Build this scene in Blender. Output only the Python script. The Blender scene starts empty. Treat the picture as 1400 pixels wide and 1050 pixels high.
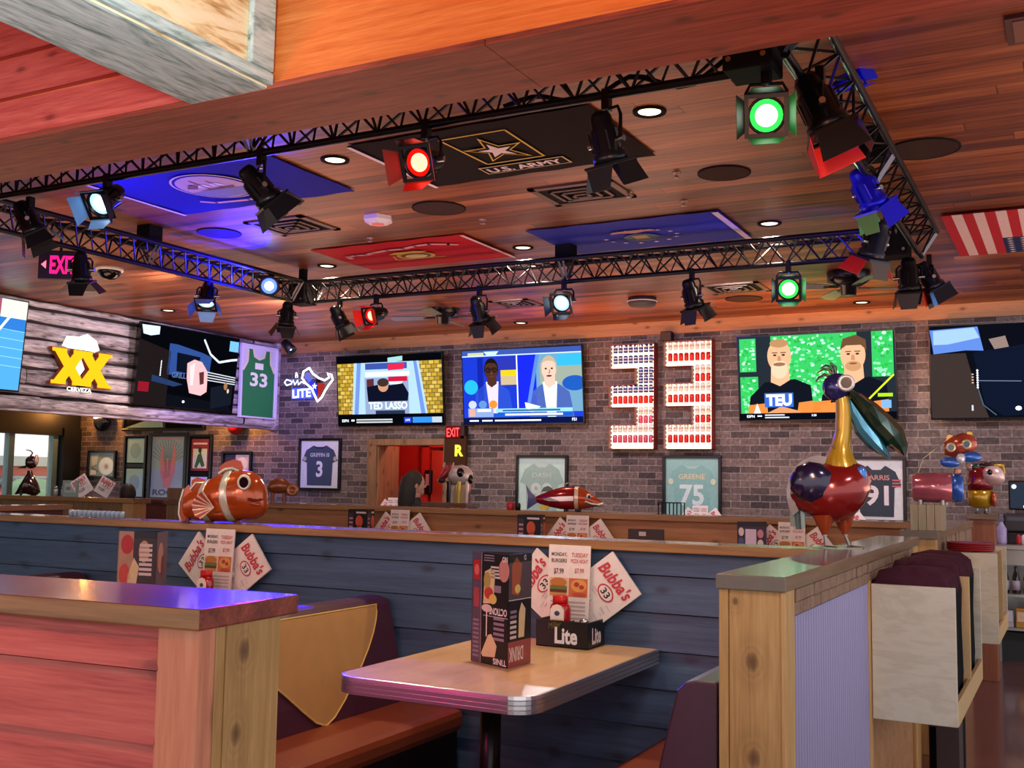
import bpy, bmesh, math, random
from mathutils import Vector, Matrix, Euler
C = bpy.context.scene.collection
rnd = random.Random(33)
PI = math.pi
H = 1.45                       # camera height above the floor
FOC = 1455.56                  # focal length in pixels of the 1400 px wide frame
YAW, PITCH, ROLL = -0.486712, 0.0902054, 0.0155711

def _cam_axes():
    cy, sy, cp, sp, cr, sr = math.cos(YAW), math.sin(YAW), math.cos(PITCH), math.sin(PITCH), math.cos(ROLL), math.sin(ROLL)
    f = Vector((sy * cp, cy * cp, sp)); r = Vector((cy, -sy, 0)); u = r.cross(f)
    return cr * r + sr * u, -sr * r + cr * u, f
RX, UX, FX = _cam_axes()
def ray(x, y): return RX * ((x - 700) / FOC) - UX * ((y - 525) / FOC) + FX
EYE = Vector((0, 0, H))
def onY(x, y, Y): d = ray(x, y); return EYE + d * (Y / d.y)        # a sighted point on the plane at depth Y
def onX(x, y, X): d = ray(x, y); return EYE + d * (X / d.x)
def onZ(x, y, Z): d = ray(x, y); return EYE + d * ((Z - H) / d.z)

# ---------------------------------------------------------------- mesh builder
class MB:
    def __init__(s): s.v = []; s.f = []; s.m = []; s.s = []; s.mats = []
    def mi(s, m):
        if m not in s.mats: s.mats.append(m)
        return s.mats.index(m)
    def add(s, verts, faces, m, smooth=False, M=None):
        o = len(s.v); k = s.mi(m)
        s.v += [tuple(M @ Vector(p)) if M else tuple(p) for p in verts]
        for f in faces: s.f.append([i + o for i in f]); s.m.append(k); s.s.append(smooth)
        return s
    def box(s, lo, hi, m, M=None):
        (a, b, c), (d, e, g) = lo, hi
        return s.add([(a,b,c),(d,b,c),(d,e,c),(a,e,c),(a,b,g),(d,b,g),(d,e,g),(a,e,g)],
                     [(0,3,2,1),(4,5,6,7),(0,1,5,4),(1,2,6,5),(2,3,7,6),(3,0,4,7)], m, False, M)
    def tube(s, pts, r, m, n=10, caps=True, flat=1.0):
        pts = [Vector(p) for p in pts]; k = len(pts)
        rs = r if isinstance(r, (list, tuple)) else [r] * k
        vs = []; fs = []; up = None
        for i, p in enumerate(pts):
            t = (pts[min(i + 1, k - 1)] - pts[max(i - 1, 0)]).normalized()
            if up is None:
                up = Vector((0, 0, 1)) if abs(t.z) < .9 else Vector((1, 0, 0))
            a = t.cross(up); a = a.normalized() if a.length > 1e-6 else Vector((1, 0, 0))
            b = a.cross(t).normalized(); up = b
            for j in range(n):
                q = 2 * PI * j / n
                vs.append(p + (a * math.cos(q) + b * math.sin(q) * flat) * rs[i])
        for i in range(k - 1):
            for j in range(n):
                fs.append((i*n+j, i*n+(j+1) % n, (i+1)*n+(j+1) % n, (i+1)*n+j))
        s.add(vs, fs, m, n > 5)
        if caps:
            s.add(vs[:n], [tuple(range(n))[::-1]], m); s.add(vs[-n:], [tuple(range(n))], m)
        return s
    def lathe(s, prof, m, n=20, M=None, smooth=True, caps=True):
        vs = []; fs = []
        for (r, z) in prof:
            for j in range(n):
                q = 2 * PI * j / n; vs.append((r * math.cos(q), r * math.sin(q), z))
        for i in range(len(prof) - 1):
            for j in range(n):
                fs.append((i*n+j, i*n+(j+1) % n, (i+1)*n+(j+1) % n, (i+1)*n+j))
        if caps and prof[0][0] > 0 and not (abs(prof[0][1]-prof[1][1]) < 1e-6 and prof[1][0] < prof[0][0]): fs.append(tuple(range(n))[::-1])
        if caps and prof[-1][0] > 0 and not (abs(prof[-1][1]-prof[-2][1]) < 1e-6 and prof[-2][0] < prof[-1][0]): fs.append(tuple(range((len(prof)-1)*n, len(prof)*n)))
        return s.add(vs, fs, m, smooth, M)
    def ell(s, c, r, m, nu=20, nv=12, M=None):
        vs = [(0,0,-1)]; fs = []
        for i in range(1, nv):
            a = -PI/2 + PI*i/nv
            for j in range(nu):
                q = 2*PI*j/nu; vs.append((math.cos(a)*math.cos(q), math.cos(a)*math.sin(q), math.sin(a)))
        vs.append((0,0,1)); L = len(vs)-1
        for j in range(nu): fs.append((0, 1+(j+1) % nu, 1+j)); fs.append((L, L-nu+j, L-nu+(j+1) % nu))
        for i in range(nv-2):
            for j in range(nu):
                a = 1+i*nu+j; b = 1+i*nu+(j+1) % nu; fs.append((a, b, b+nu, a+nu))
        T = Matrix.Translation(c) @ (M if M else Matrix()) @ Matrix.Diagonal((r[0], r[1], r[2], 1))
        return s.add(vs, fs, m, True, T)
    def loft(s, secs, m, n=18, M=None):
        # secs: (center, half width along y, half height along z) rings across the local x axis
        vs = []; fs = []
        for (c, ry, rz) in secs:
            for j in range(n):
                q = 2*PI*j/n; vs.append((c[0], c[1]+ry*math.cos(q), c[2]+rz*math.sin(q)))
        for i in range(len(secs)-1):
            for j in range(n): fs.append((i*n+j, i*n+(j+1) % n, (i+1)*n+(j+1) % n, (i+1)*n+j))
        s.add(vs, fs, m, True, M)
        s.add(vs[:n], [tuple(range(n))[::-1]], m, False, M); s.add(vs[-n:], [tuple(range(n))], m, False, M)
        return s
    def plate(s, pts, t, m, M=None):
        # polygon with thickness vector t
        pts = [Vector(p) for p in pts]; t = Vector(t); n = len(pts)
        vs = pts + [p + t for p in pts]
        fs = [tuple(range(n))[::-1], tuple(range(n, 2*n))] + [(i, (i+1) % n, n+(i+1) % n, n+i) for i in range(n)]
        return s.add(vs, fs, m, False, M)
    def build(s, name, parent=None, bevel=0, recalc=True):
        me = bpy.data.meshes.new(name); me.from_pydata(s.v, [], s.f)
        for m in s.mats: me.materials.append(m)
        me.polygons.foreach_set('material_index', s.m); me.polygons.foreach_set('use_smooth', s.s)
        me.update()
        if recalc:
            bm = bmesh.new(); bm.from_mesh(me); bmesh.ops.recalc_face_normals(bm, faces=bm.faces); bm.to_mesh(me); bm.free()
        o = bpy.data.objects.new(name, me); C.objects.link(o)
        if parent: o.parent = parent
        if bevel:
            b = o.modifiers.new('bevel', 'BEVEL'); b.width = bevel; b.segments = 2; b.limit_method = 'ANGLE'; b.angle_limit = .7
        return o

_txt = {}
def text_mesh(body, off=0.0, shear=0.0):
    k = (body, off, shear)
    if k not in _txt:
        cu = bpy.data.curves.new('t', 'FONT'); cu.body = body; cu.size = 1; cu.offset = off; cu.shear = shear; cu.resolution_u = 3
        cu.align_x = 'LEFT'; cu.fill_mode = 'FRONT'
        ob = bpy.data.objects.new('t', cu); C.objects.link(ob)
        dg = bpy.context.evaluated_depsgraph_get(); me = bpy.data.meshes.new_from_object(ob.evaluated_get(dg))
        vs = [(p.co.x, p.co.y) for p in me.vertices]; fs = [tuple(p.vertices) for p in me.polygons]
        bpy.data.objects.remove(ob); bpy.data.curves.remove(cu); bpy.data.meshes.remove(me)
        if vs:
            x0 = min(p[0] for p in vs); x1 = max(p[0] for p in vs); y0 = min(p[1] for p in vs); y1 = max(p[1] for p in vs)
        else: x0 = y0 = 0; x1 = y1 = 1
        _txt[k] = ([((x-x0)/(x1-x0), (y-y0)/(y1-y0)) for x, y in vs], fs, (x1-x0)/(y1-y0))
    return _txt[k]

class Art(MB):
    # flat picture drawn in metres on a plane: origin O, right U, up W; layers rise by e along the normal
    def __init__(s, O, U, W, e=.0012):
        super().__init__(); s.O = Vector(O); s.U = Vector(U).normalized(); s.W = Vector(W).normalized(); s.N = s.U.cross(s.W); s.e = e
    def p(s, x, y, l): return s.O + s.U*x + s.W*y + s.N*(l*s.e)
    def poly(s, pts, m, l=1): return s.add([s.p(x, y, l) for x, y in pts], [tuple(range(len(pts)))], m)
    def rect(s, x0, y0, x1, y1, m, l=1): return s.poly([(x0,y0),(x1,y0),(x1,y1),(x0,y1)], m, l)
    def circ(s, cx, cy, rx, ry, m, l=1, n=24, a0=0, a1=2*PI, rot=0):
        c, d = math.cos(rot), math.sin(rot); k = n if abs(a1-a0-2*PI) < 1e-6 else n+1
        q = [(rx*math.cos(a0+(a1-a0)*i/n), ry*math.sin(a0+(a1-a0)*i/n)) for i in range(k)]
        return s.poly([(cx+x*c-y*d, cy+x*d+y*c) for x, y in q], m, l)
    def line(s, pts, w, m, l=1, close=False):
        if close: pts = list(pts)+[pts[0]]
        for (a, b), (c, d) in zip(pts, pts[1:]):
            L = math.hypot(c-a, d-b)
            if L < 1e-7: continue
            tx, ty = (c-a)/L, (d-b)/L; nx, ny = -ty*w/2, tx*w/2; ex, ey = tx*w*.25, ty*w*.25
            s.poly([(a-ex+nx, b-ey+ny), (a-ex-nx, b-ey-ny), (c+ex-nx, d+ey-ny), (c+ex+nx, d+ey+ny)], m, l)
        return s
    def text(s, body, cx, cy, h, m, l=2, w=None, rot=0, off=.02, shear=0, flip=False):
        vs, fs, asp = text_mesh(body, off, shear); w = w or h*asp; c, d = math.cos(rot), math.sin(rot)
        q = []
        for x, y in vs:
            X, Y = (x-.5)*w, (y-.5)*h
            if flip: X, Y = -X, -Y
            q.append(s.p(cx+X*c-Y*d, cy+X*d+Y*c, l))
        return s.add(q, fs, m)
    def star(s, cx, cy, r, m, l=2, ri=.4, rot=PI/2):
        return s.poly([(cx+(r if i % 2 == 0 else r*ri)*math.cos(rot+PI*i/5), cy+(r if i % 2 == 0 else r*ri)*math.sin(rot+PI*i/5)) for i in range(10)], m, l)
    def build(s, name, parent=None, bevel=0): return super().build(name, parent, bevel, False)

# ---------------------------------------------------------------- things
def tag(o, label=None, cat=None, group=None, kind=None):
    if label: o['label'] = label
    if cat: o['category'] = cat
    if group: o['group'] = group
    if kind: o['kind'] = kind
    return o
def thing(name, label, cat, loc=(0,0,0), rot=(0,0,0), group=None):
    o = bpy.data.objects.new(name, None); C.objects.link(o); o.location = loc; o.rotation_euler = rot
    o.empty_display_size = .05
    return tag(o, label, cat, group)
def struct(o): o['kind'] = 'structure'; return o
def dup(root, loc, label, group=None, rot=None):
    r = root.copy(); C.objects.link(r); r.location = loc
    if rot: r.rotation_euler = rot
    tag(r, label, None, group)
    for ch in list(root.children):
        c = ch.copy(); C.objects.link(c); c.parent = r
        for g in ch.children:
            d = g.copy(); C.objects.link(d); d.parent = c
    return r

# ---------------------------------------------------------------- materials
def lin(c):
    if isinstance(c, str):
        c = c.lstrip('#'); c = [int(c[i:i+2], 16)/255 for i in (0, 2, 4)]
        c = [x/12.92 if x <= .04045 else ((x+.055)/1.055)**2.4 for x in c]
    return (c[0], c[1], c[2], 1)
def _new(name):
    m = bpy.data.materials.new(name); m.use_nodes = True; nt = m.node_tree; b = nt.nodes['Principled BSDF']; return m, nt, b
def N(nt, t, **kw):
    n = nt.nodes.new(t)
    for k, v in kw.items(): setattr(n, k, v)
    return n
def mixc(nt, a, b, f, mode='MIX'):
    n = N(nt, 'ShaderNodeMix', data_type='RGBA', blend_type=mode)
    for i, v in ((0, f), (6, a), (7, b)):
        if hasattr(v, 'is_linked'): nt.links.new(v, n.inputs[i])
        else: n.inputs[i].default_value = v
    return n.outputs[2]
def math_(nt, op, a, b=None):
    n = N(nt, 'ShaderNodeMath', operation=op)
    for i, v in ((0, a), (1, b)):
        if v is None: continue
        if hasattr(v, 'is_linked'): nt.links.new(v, n.inputs[i])
        else: n.inputs[i].default_value = v
    return n.outputs[0]
def ramp(nt, fac, stops):
    r = N(nt, 'ShaderNodeValToRGB'); e = r.color_ramp.elements
    while len(e) < len(stops): e.new(.5)
    for i, (p, c) in enumerate(stops): e[i].position = p; e[i].color = lin(c)
    nt.links.new(fac, r.inputs[0]); return r.outputs[0]
def bump(nt, b, h, strength=.3, dist=.01):
    n = N(nt, 'ShaderNodeBump'); n.inputs['Strength'].default_value = strength; n.inputs['Distance'].default_value = dist
    nt.links.new(h, n.inputs['Height']); nt.links.new(n.outputs[0], b.inputs['Normal'])
_plain = {}
def plain(col, rough=.5, metal=0, var=.12, sc=30, coat=0):
    k = (str(col), rough, metal, var, sc, coat)
    if k in _plain: return _plain[k]
    m, nt, b = _new('paint'); c = lin(col)
    tc = N(nt, 'ShaderNodeTexCoord'); n = N(nt, 'ShaderNodeTexNoise'); n.inputs['Scale'].default_value = sc; n.inputs['Detail'].default_value = 3
    nt.links.new(tc.outputs['Object'], n.inputs['Vector'])
    lo = tuple(x*(1-var) for x in c[:3])+(1,); hi = tuple(min(1, x*(1+var)) for x in c[:3])+(1,)
    nt.links.new(mixc(nt, lo, hi, n.outputs['Fac']), b.inputs['Base Color'])
    b.inputs['Roughness'].default_value = rough; b.inputs['Metallic'].default_value = metal; b.inputs['Coat Weight'].default_value = coat
    b.inputs['Coat Roughness'].default_value = .08
    if rough >= .7: b.inputs['Specular IOR Level'].default_value = .12
    _plain[k] = m; return m
_emi = {}
def emi(col, s=1.0):
    k = (str(col), s)
    if k in _emi: return _emi[k]
    m = bpy.data.materials.new('lit'); m.use_nodes = True; nt = m.node_tree; nt.nodes.clear()
    e = N(nt, 'ShaderNodeEmission'); o = N(nt, 'ShaderNodeOutputMaterial'); e.inputs[0].default_value = lin(col); e.inputs[1].default_value = s
    nt.links.new(e.outputs[0], o.inputs[0]); _emi[k] = m; return m
def glass(col=(1,1,1), rough=.02, alpha=.15):
    m, nt, b = _new('clear'); b.inputs['Base Color'].default_value = lin(col); b.inputs['Roughness'].default_value = rough
    b.inputs['Alpha'].default_value = alpha; b.inputs['IOR'].default_value = 1.45; return m
def wood(name, stops, axis='x', sc=6, rough=.5, stretch=.06, bmp=.25, knots=True, coat=0, knotcol='#3a2015', dist=.8, at=()):
    m, nt, b = _new(name); tc = N(nt, 'ShaderNodeTexCoord'); mp = N(nt, 'ShaderNodeMapping'); S = [1, 1, 1]; S['xyz'.index(axis)] = stretch
    mp.inputs['Scale'].default_value = S; nt.links.new(tc.outputs['Object'], mp.inputs['Vector'])
    n = N(nt, 'ShaderNodeTexNoise'); n.inputs['Scale'].default_value = sc*3; n.inputs['Detail'].default_value = 7; n.inputs['Roughness'].default_value = .62; n.inputs['Distortion'].default_value = dist
    nt.links.new(mp.outputs[0], n.inputs['Vector'])
    f = N(nt, 'ShaderNodeTexNoise'); f.inputs['Scale'].default_value = sc*24; f.inputs['Detail'].default_value = 3
    nt.links.new(mp.outputs[0], f.inputs['Vector'])
    h = math_(nt, 'ADD', math_(nt, 'MULTIPLY', n.outputs['Fac'], .68), math_(nt, 'MULTIPLY', f.outputs['Fac'], .32))
    kn = None
    if at:
        # named knots: (along the grain, across it, radius); the grain swells round each one
        sx = N(nt, 'ShaderNodeSeparateXYZ'); nt.links.new(tc.outputs['Object'], sx.inputs[0]); ia = 'xyz'.index(axis); ot = [q for q in range(3) if q != ia]
        bb_ = math_(nt, 'ADD', sx.outputs[ot[0]], sx.outputs[ot[1]])
        for a0, b0, r0 in at:
            da = math_(nt, 'MULTIPLY', math_(nt, 'SUBTRACT', sx.outputs[ia], a0), .7/r0); db = math_(nt, 'DIVIDE', math_(nt, 'SUBTRACT', bb_, b0), r0)
            d2 = math_(nt, 'SQRT', math_(nt, 'ADD', math_(nt, 'MULTIPLY', da, da), math_(nt, 'MULTIPLY', db, db)))
            q_ = math_(nt, 'ADD', d2, math_(nt, 'MULTIPLY', math_(nt, 'SUBTRACT', f.outputs['Fac'], .5), .7))
            r_ = ramp(nt, math_(nt, 'DIVIDE', q_, 4), [(0, (1,1,1)), (.16, (.8,.8,.8)), (.27, (.35,.35,.35)), (.30, (.1,.1,.1)), (.42, (.25,.25,.25)), (.5, (.05,.05,.05)), (.62, (.16,.16,.16)), (1, (0,0,0))])
            kn = r_ if kn is None else math_(nt, 'MAXIMUM', kn, r_)
    col = ramp(nt, h, stops)
    if kn is not None: col = mixc(nt, col, lin(knotcol), math_(nt, 'MULTIPLY', kn, .9))
    if knots:
        sx = N(nt, 'ShaderNodeSeparateXYZ'); nt.links.new(tc.outputs['Object'], sx.inputs[0]); ia = 'xyz'.index(axis); ot = [q for q in range(3) if q != ia]
        cb = N(nt, 'ShaderNodeCombineXYZ'); nt.links.new(math_(nt, 'MULTIPLY', sx.outputs[ia], .5), cb.inputs[0]); nt.links.new(math_(nt, 'ADD', sx.outputs[ot[0]], sx.outputs[ot[1]]), cb.inputs[1])
        v = N(nt, 'ShaderNodeTexVoronoi', voronoi_dimensions='2D'); v.inputs['Scale'].default_value = 4.2; nt.links.new(cb.outputs[0], v.inputs['Vector'])
        dd = math_(nt, 'ADD', v.outputs['Distance'], math_(nt, 'MULTIPLY', math_(nt, 'SUBTRACT', f.outputs['Fac'], .5), .05))
        k = ramp(nt, dd, [(0, (1,1,1)), (.05, (.7,.7,.7)), (.075, (.25,.25,.25)), (.14, (0,0,0))])
        col = mixc(nt, col, lin(knotcol), math_(nt, 'MULTIPLY', k, .85))
    nt.links.new(col, b.inputs['Base Color']); b.inputs['Roughness'].default_value = rough; b.inputs['Coat Weight'].default_value = coat; b.inputs['Coat Roughness'].default_value = .06
    bump(nt, b, h, bmp, .004); return m
def planks(name, stops, pitch, along='x', across='y', length=2.4, rough=.45, seam=.03):
    # boards running along one axis, tone changing from board to board, thin dark seams
    m, nt, b = _new(name); tc = N(nt, 'ShaderNodeTexCoord'); sx = N(nt, 'ShaderNodeSeparateXYZ'); nt.links.new(tc.outputs['Object'], sx.inputs[0])
    A = sx.outputs['xyz'.index(along)]; B = sx.outputs['xyz'.index(across)]
    q = math_(nt, 'DIVIDE', B, pitch); row = math_(nt, 'FLOOR', q); fr = math_(nt, 'FRACT', q)
    wn = N(nt, 'ShaderNodeTexWhiteNoise', noise_dimensions='1D'); nt.links.new(row, wn.inputs['W'])
    a = math_(nt, 'ADD', math_(nt, 'DIVIDE', A, length), math_(nt, 'MULTIPLY', wn.outputs['Value'], 7.3)); cell = math_(nt, 'FLOOR', a); fa = math_(nt, 'FRACT', a)
    w2 = N(nt, 'ShaderNodeTexWhiteNoise', noise_dimensions='2D'); cb = N(nt, 'ShaderNodeCombineXYZ'); nt.links.new(row, cb.inputs[0]); nt.links.new(cell, cb.inputs[1]); nt.links.new(cb.outputs[0], w2.inputs['Vector'])
    mp = N(nt, 'ShaderNodeMapping'); S = [1,1,1]; S['xyz'.index(along)] = .05; mp.inputs['Scale'].default_value = S; nt.links.new(tc.outputs['Object'], mp.inputs['Vector'])
    off = N(nt, 'ShaderNodeVectorMath', operation='ADD'); nt.links.new(mp.outputs[0], off.inputs[0]); nt.links.new(w2.outputs['Color'], off.inputs[1])
    n = N(nt, 'ShaderNodeTexNoise'); n.inputs['Scale'].default_value = 22; n.inputs['Detail'].default_value = 7; n.inputs['Distortion'].default_value = .9; nt.links.new(off.outputs[0], n.inputs['Vector'])
    h = math_(nt, 'ADD', math_(nt, 'MULTIPLY', n.outputs['Fac'], .72), math_(nt, 'MULTIPLY', w2.outputs['Value'], .28))
    col = ramp(nt, h, stops)
    s1 = math_(nt, 'LESS_THAN', fr, seam); s2 = math_(nt, 'LESS_THAN', fa, .0025)
    sm = math_(nt, 'MAXIMUM', s1, s2)
    col = mixc(nt, col, lin('#1c0f0a'), math_(nt, 'MULTIPLY', sm, .75))
    nt.links.new(col, b.inputs['Base Color']); b.inputs['Roughness'].default_value = rough
    bump(nt, b, math_(nt, 'SUBTRACT', h, math_(nt, 'MULTIPLY', sm, 1.5)), .35, .004); return m
def bricks(name, axis, c1, c2, mortar, rough=.85):
    m, nt, b = _new(name); tc = N(nt, 'ShaderNodeTexCoord'); sx = N(nt, 'ShaderNodeSeparateXYZ'); nt.links.new(tc.outputs['Object'], sx.inputs[0])
    cb = N(nt, 'ShaderNodeCombineXYZ'); nt.links.new(sx.outputs['xyz'.index(axis)], cb.inputs[0]); nt.links.new(sx.outputs[2], cb.inputs[1])
    t = N(nt, 'ShaderNodeTexBrick'); t.offset = .5; t.inputs['Scale'].default_value = 1; t.inputs['Brick Width'].default_value = .235; t.inputs['Row Height'].default_value = .083
    t.inputs['Mortar Size'].default_value = .006; t.inputs['Mortar Smooth'].default_value = .25; t.inputs['Bias'].default_value = .15
    t.inputs['Color1'].default_value = lin(c1); t.inputs['Color2'].default_value = lin(c2); t.inputs['Mortar'].default_value = lin(mortar)
    nt.links.new(cb.outputs[0], t.inputs['Vector'])
    n = N(nt, 'ShaderNodeTexNoise'); n.inputs['Scale'].default_value = 26; n.inputs['Detail'].default_value = 6; nt.links.new(cb.outputs[0], n.inputs['Vector'])
    g = N(nt, 'ShaderNodeTexNoise'); g.inputs['Scale'].default_value = 1.3; g.inputs['Detail'].default_value = 3; nt.links.new(cb.outputs[0], g.inputs['Vector'])
    col = mixc(nt, t.outputs['Color'], ramp(nt, n.outputs['Fac'], [(.3, (.45,.45,.45)), (.7, (1.25,1.22,1.2))]), .8, 'MULTIPLY')
    col = mixc(nt, col, ramp(nt, g.outputs['Fac'], [(.35, (.8,.78,.8)), (.65, (1.15,1.1,1.05))]), .6, 'MULTIPLY')
    nt.links.new(col, b.inputs['Base Color']); b.inputs['Roughness'].default_value = rough
    bump(nt, b, math_(nt, 'ADD', math_(nt, 'MULTIPLY', t.outputs['Fac'], -1), math_(nt, 'MULTIPLY', n.outputs['Fac'], .4)), .6, .012); return m
# ---------------------------------------------------------------- palette
M_CEIL = planks('ceiling_boards', [(.25, '#33150a'), (.42, '#66321b'), (.58, '#8a4c29'), (.8, '#ab6a3b')], .135, 'x', 'y', 2.6, .42)
M_BRICK = bricks('brick_back', 'x', '#2d282b', '#7d6e68', '#958a85')
M_BRICKL = bricks('brick_left', 'y', '#2d282b', '#7d6e68', '#958a85')
M_RED = wood('red_siding', [(.3, '#8e2f2a'), (.45, '#bf4f47'), (.58, '#cf6357'), (.75, '#dd8474')], 'x', 6.5, .5, .05, .3, True, 0, '#7a2c26')
M_REDBM = wood('beam_siding', [(.3, '#a8521f'), (.45, '#cf6f30'), (.58, '#dc8240'), (.75, '#e89a58')], 'x', 8, .45, .05, .3, False)
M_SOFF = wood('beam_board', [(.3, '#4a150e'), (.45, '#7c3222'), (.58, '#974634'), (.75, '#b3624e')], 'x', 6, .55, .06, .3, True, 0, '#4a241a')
M_BLUE = wood('blue_siding', [(.28, '#283c56'), (.45, '#39516f'), (.6, '#466080'), (.8, '#5c7896')], 'x', 4, .5, .05, .35, True, 0, '#222d3e')
M_CAP = wood('cap_edge', [(.25, '#6b4526'), (.5, '#9a6f40'), (.75, '#b98d56')], 'x', 5, .35, .05, .15, False)
M_CAPTOP = wood('cap_top', [(.25, '#4d3428'), (.5, '#6d4f3c'), (.75, '#84684f')], 'x', 5, .27, .05, .04, False, .35)
M_CAPY = wood('cap_edge_deep', [(.25, '#5c422e'), (.5, '#806246'), (.75, '#9a7c5c')], 'y', 5, .35, .05, .15, False)
M_CAPTOPY = wood('cap_top_deep', [(.25, '#5d4d42'), (.5, '#766558'), (.75, '#8b7a6a')], 'y', 5, .24, .05, .06, False, .5)
M_POST = wood('cedar_post', [(.22, '#9a6f3f'), (.5, '#bd9157'), (.78, '#d9b27a')], 'z', 6, .55, .06, .2, False, 0, '#5f3c20', 1.4,
    [(p_.z, p_.x+p_.y, r_) for p_, r_ in ((onY(1028, 905, 2.845), .016), (onY(1030, 1037, 2.845), .017), (onY(1005, 822, 2.845), .008), (onX(339, 890, -1.425), .016), (onX(327, 1004, -1.425), .015))])
M_POSTRED = wood('red_post', [(.25, '#b9684c'), (.5, '#d98a68'), (.75, '#e6a17e')], 'z', 7, .5, .06, .2, True, 0, '#8d4632')
M_CEDAR = wood('cedar_board', [(.22, '#7d5031'), (.5, '#a8764a'), (.78, '#bf8f60')], 'x', 6, .55, .05, .2, True, 0, '#4a2a15')
M_TRIM = wood('door_trim', [(.22, '#5d4029'), (.5, '#80603f'), (.78, '#9b7a54')], 'z', 5, .6, .06, .2, True, 0, '#3a2614')
M_LOG = wood('grey_log', [(.34, '#2c2629'), (.43, '#6d6468'), (.52, '#9c9296'), (.62, '#bdb3b7'), (.8, '#d6cfd2')], 'y', 2.6, .75, .12, 1.0, True, 0, '#2b2426')
M_WHITEW = wood('whitewash_teal_lit', [(.33, '#55584f'), (.42, '#8ea39c'), (.5, '#b4c6c1'), (.6, '#cbd9d4'), (.8, '#dde6e2')], 'y', 3.0, .7, .16, .8, False, 0, '#5a3f25', 2.5)  # teal cast of the light on the beam is mixed into this colour
M_CREAMW = wood('creamwash', [(.34, '#7a4c22'), (.44, '#cda770'), (.52, '#f0dcae'), (.8, '#f6ecd2')], 'y', 2.4, .7, .16, .8, False, 0, '#4f321a', 2.5)
M_BLACK = plain('#0d0d10', .45, .2); M_BLKMAT = plain('#131316', .8); M_BLKGLOSS = plain('#08080a', .15)
M_METAL = plain('#9b9da3', .3, .9, .05); M_STEEL = plain('#b9bcc0', .25, 1, .04); M_CHROME = plain('#dcdde0', .12, 1, .02)
M_TRUSS = plain('#17171c', .35, .6, .1); M_WHITE = plain('#e9e7e2', .5)
M_FLOOR = plain('#5a3a3c', .2, 0, .35, 2.2, .4)

# ---------------------------------------------------------------- room shell
b = MB(); b.box((-15.2, -4, -.1), (4.5, 14.2, 0), M_FLOOR); struct(b.build('floor'))
b = MB(); b.box((-15.2, 3.1, 3.45), (4.5, 14.2, 3.6), M_CEIL); struct(b.build('ceiling'))
b = MB(); b.box((-15.2, -4, 3.85), (4.5, 3.1, 4.0), M_CEIL); struct(b.build('ceiling_entrance'))

YB = 12.5
dl = onY(515, 650, YB).x; dr = onY(608, 650, YB).x; dt = onY(560, 609, YB).z
b = MB()
b.box((-15.0, YB, 0), (dl, YB+.2, 3.45), M_BRICK); b.box((dr, YB, 0), (4.5, YB+.2, 3.45), M_BRICK); b.box((dl, YB, dt), (dr, YB+.2, 3.45), M_BRICK)
struct(b.build('wall_back'))
b = MB(); b.box((-15.0, YB-.03, 3.29), (4.5, YB, 3.45), M_CEDAR); struct(b.build('trim_1'))
# recess behind the doorway, red boards with a dark opening
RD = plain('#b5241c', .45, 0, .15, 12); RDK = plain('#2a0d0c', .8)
b = MB()
b.box((dl-.5, YB+1.3, 0), (dl+.25, YB+1.4, 2.6), RD)
for k in range(12):
    b.box((dl+.93, YB+1.27+.008*(k % 2), k*.2), (dr+.6, YB+1.4, k*.2+.19), RD)
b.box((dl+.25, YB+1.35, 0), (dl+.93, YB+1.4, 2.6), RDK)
b.box((dl-.55, YB+.2, 0), (dl-.5, YB+1.4, 2.6), RD); b.box((dr+.6, YB+.2, 0), (dr+.65, YB+1.4, 2.6), RD)
b.box((dl-.55, YB+.2, 2.55), (dr+.65, YB+1.4, 2.6), RD)
struct(b.build('wall_recess'))
o = thing('door_1', None, None, (dl+.1, YB+1.25, 0)); o['kind'] = 'structure'
b = MB(); b.box((.04, -.03, .02), (.62, .02, 1.88), plain('#a8301c', .5, 0, .2, 8)); b.build('door_leaf', o, .005)
b = MB(); b.box((-.12, -.05, 0), (0, .05, 1.98), RD); b.box((.76, -.05, 0), (.9, .05, 1.98), RD); b.box((-.12, -.05, 1.93), (.9, .05, 2.03), RD); b.build('door_frame', o)
b = MB(); b.tube([(.56, -.06, .95), (.56, -.08, 1.05), (.56, -.06, 1.15)], .012, M_BLACK); b.build('door_handle', o)
# rough wood casing round the doorway
x0 = onY(505, 650, YB).x; x1 = onY(638, 650, YB).x; zt = onY(560, 600, YB).z
b = MB()
b.box((x0, YB-.06, 0), (dl+.02, YB+.02, zt), M_TRIM); b.box((dl-.02, YB-.02, 0), (dl+.04, YB+.5, dt), M_TRIM)
b.box((dr, YB-.06, 0), (dr+.13, YB+.02, zt), M_TRIM); b.box((x1-.13, YB-.06, 0), (x1, YB+.02, zt), M_TRIM)
b.box((x0, YB-.07, dt), (x1, YB+.02, zt), M_TRIM); b.box((dr+.1, YB-.02, 0), (x1-.1, YB, dt), M_TRIM)
struct(b.build('trim_2', None, .008))
# wood plaque with the yellow letter
pc = onY(628, 616, YB-.1)
t = thing('restroom_sign', 'small dark wood sign with a glowing yellow letter R beside the red doorway', 'sign', pc)
b = MB(); b.box((-.24, 0, -.2), (.10, .05, .2), plain('#3d2617', .7)); b.box((-.24, -.004, -.34), (.10, .05, -.2), plain('#8a3222', .7)); b.build('board', t)
a = Art((0, -.006, 0), (1,0,0), (0,0,1)); a.text('R', 0, 0, .155, emi('#f4e23c', 1.6), 2, off=.04); a.build('letter', t)

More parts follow.
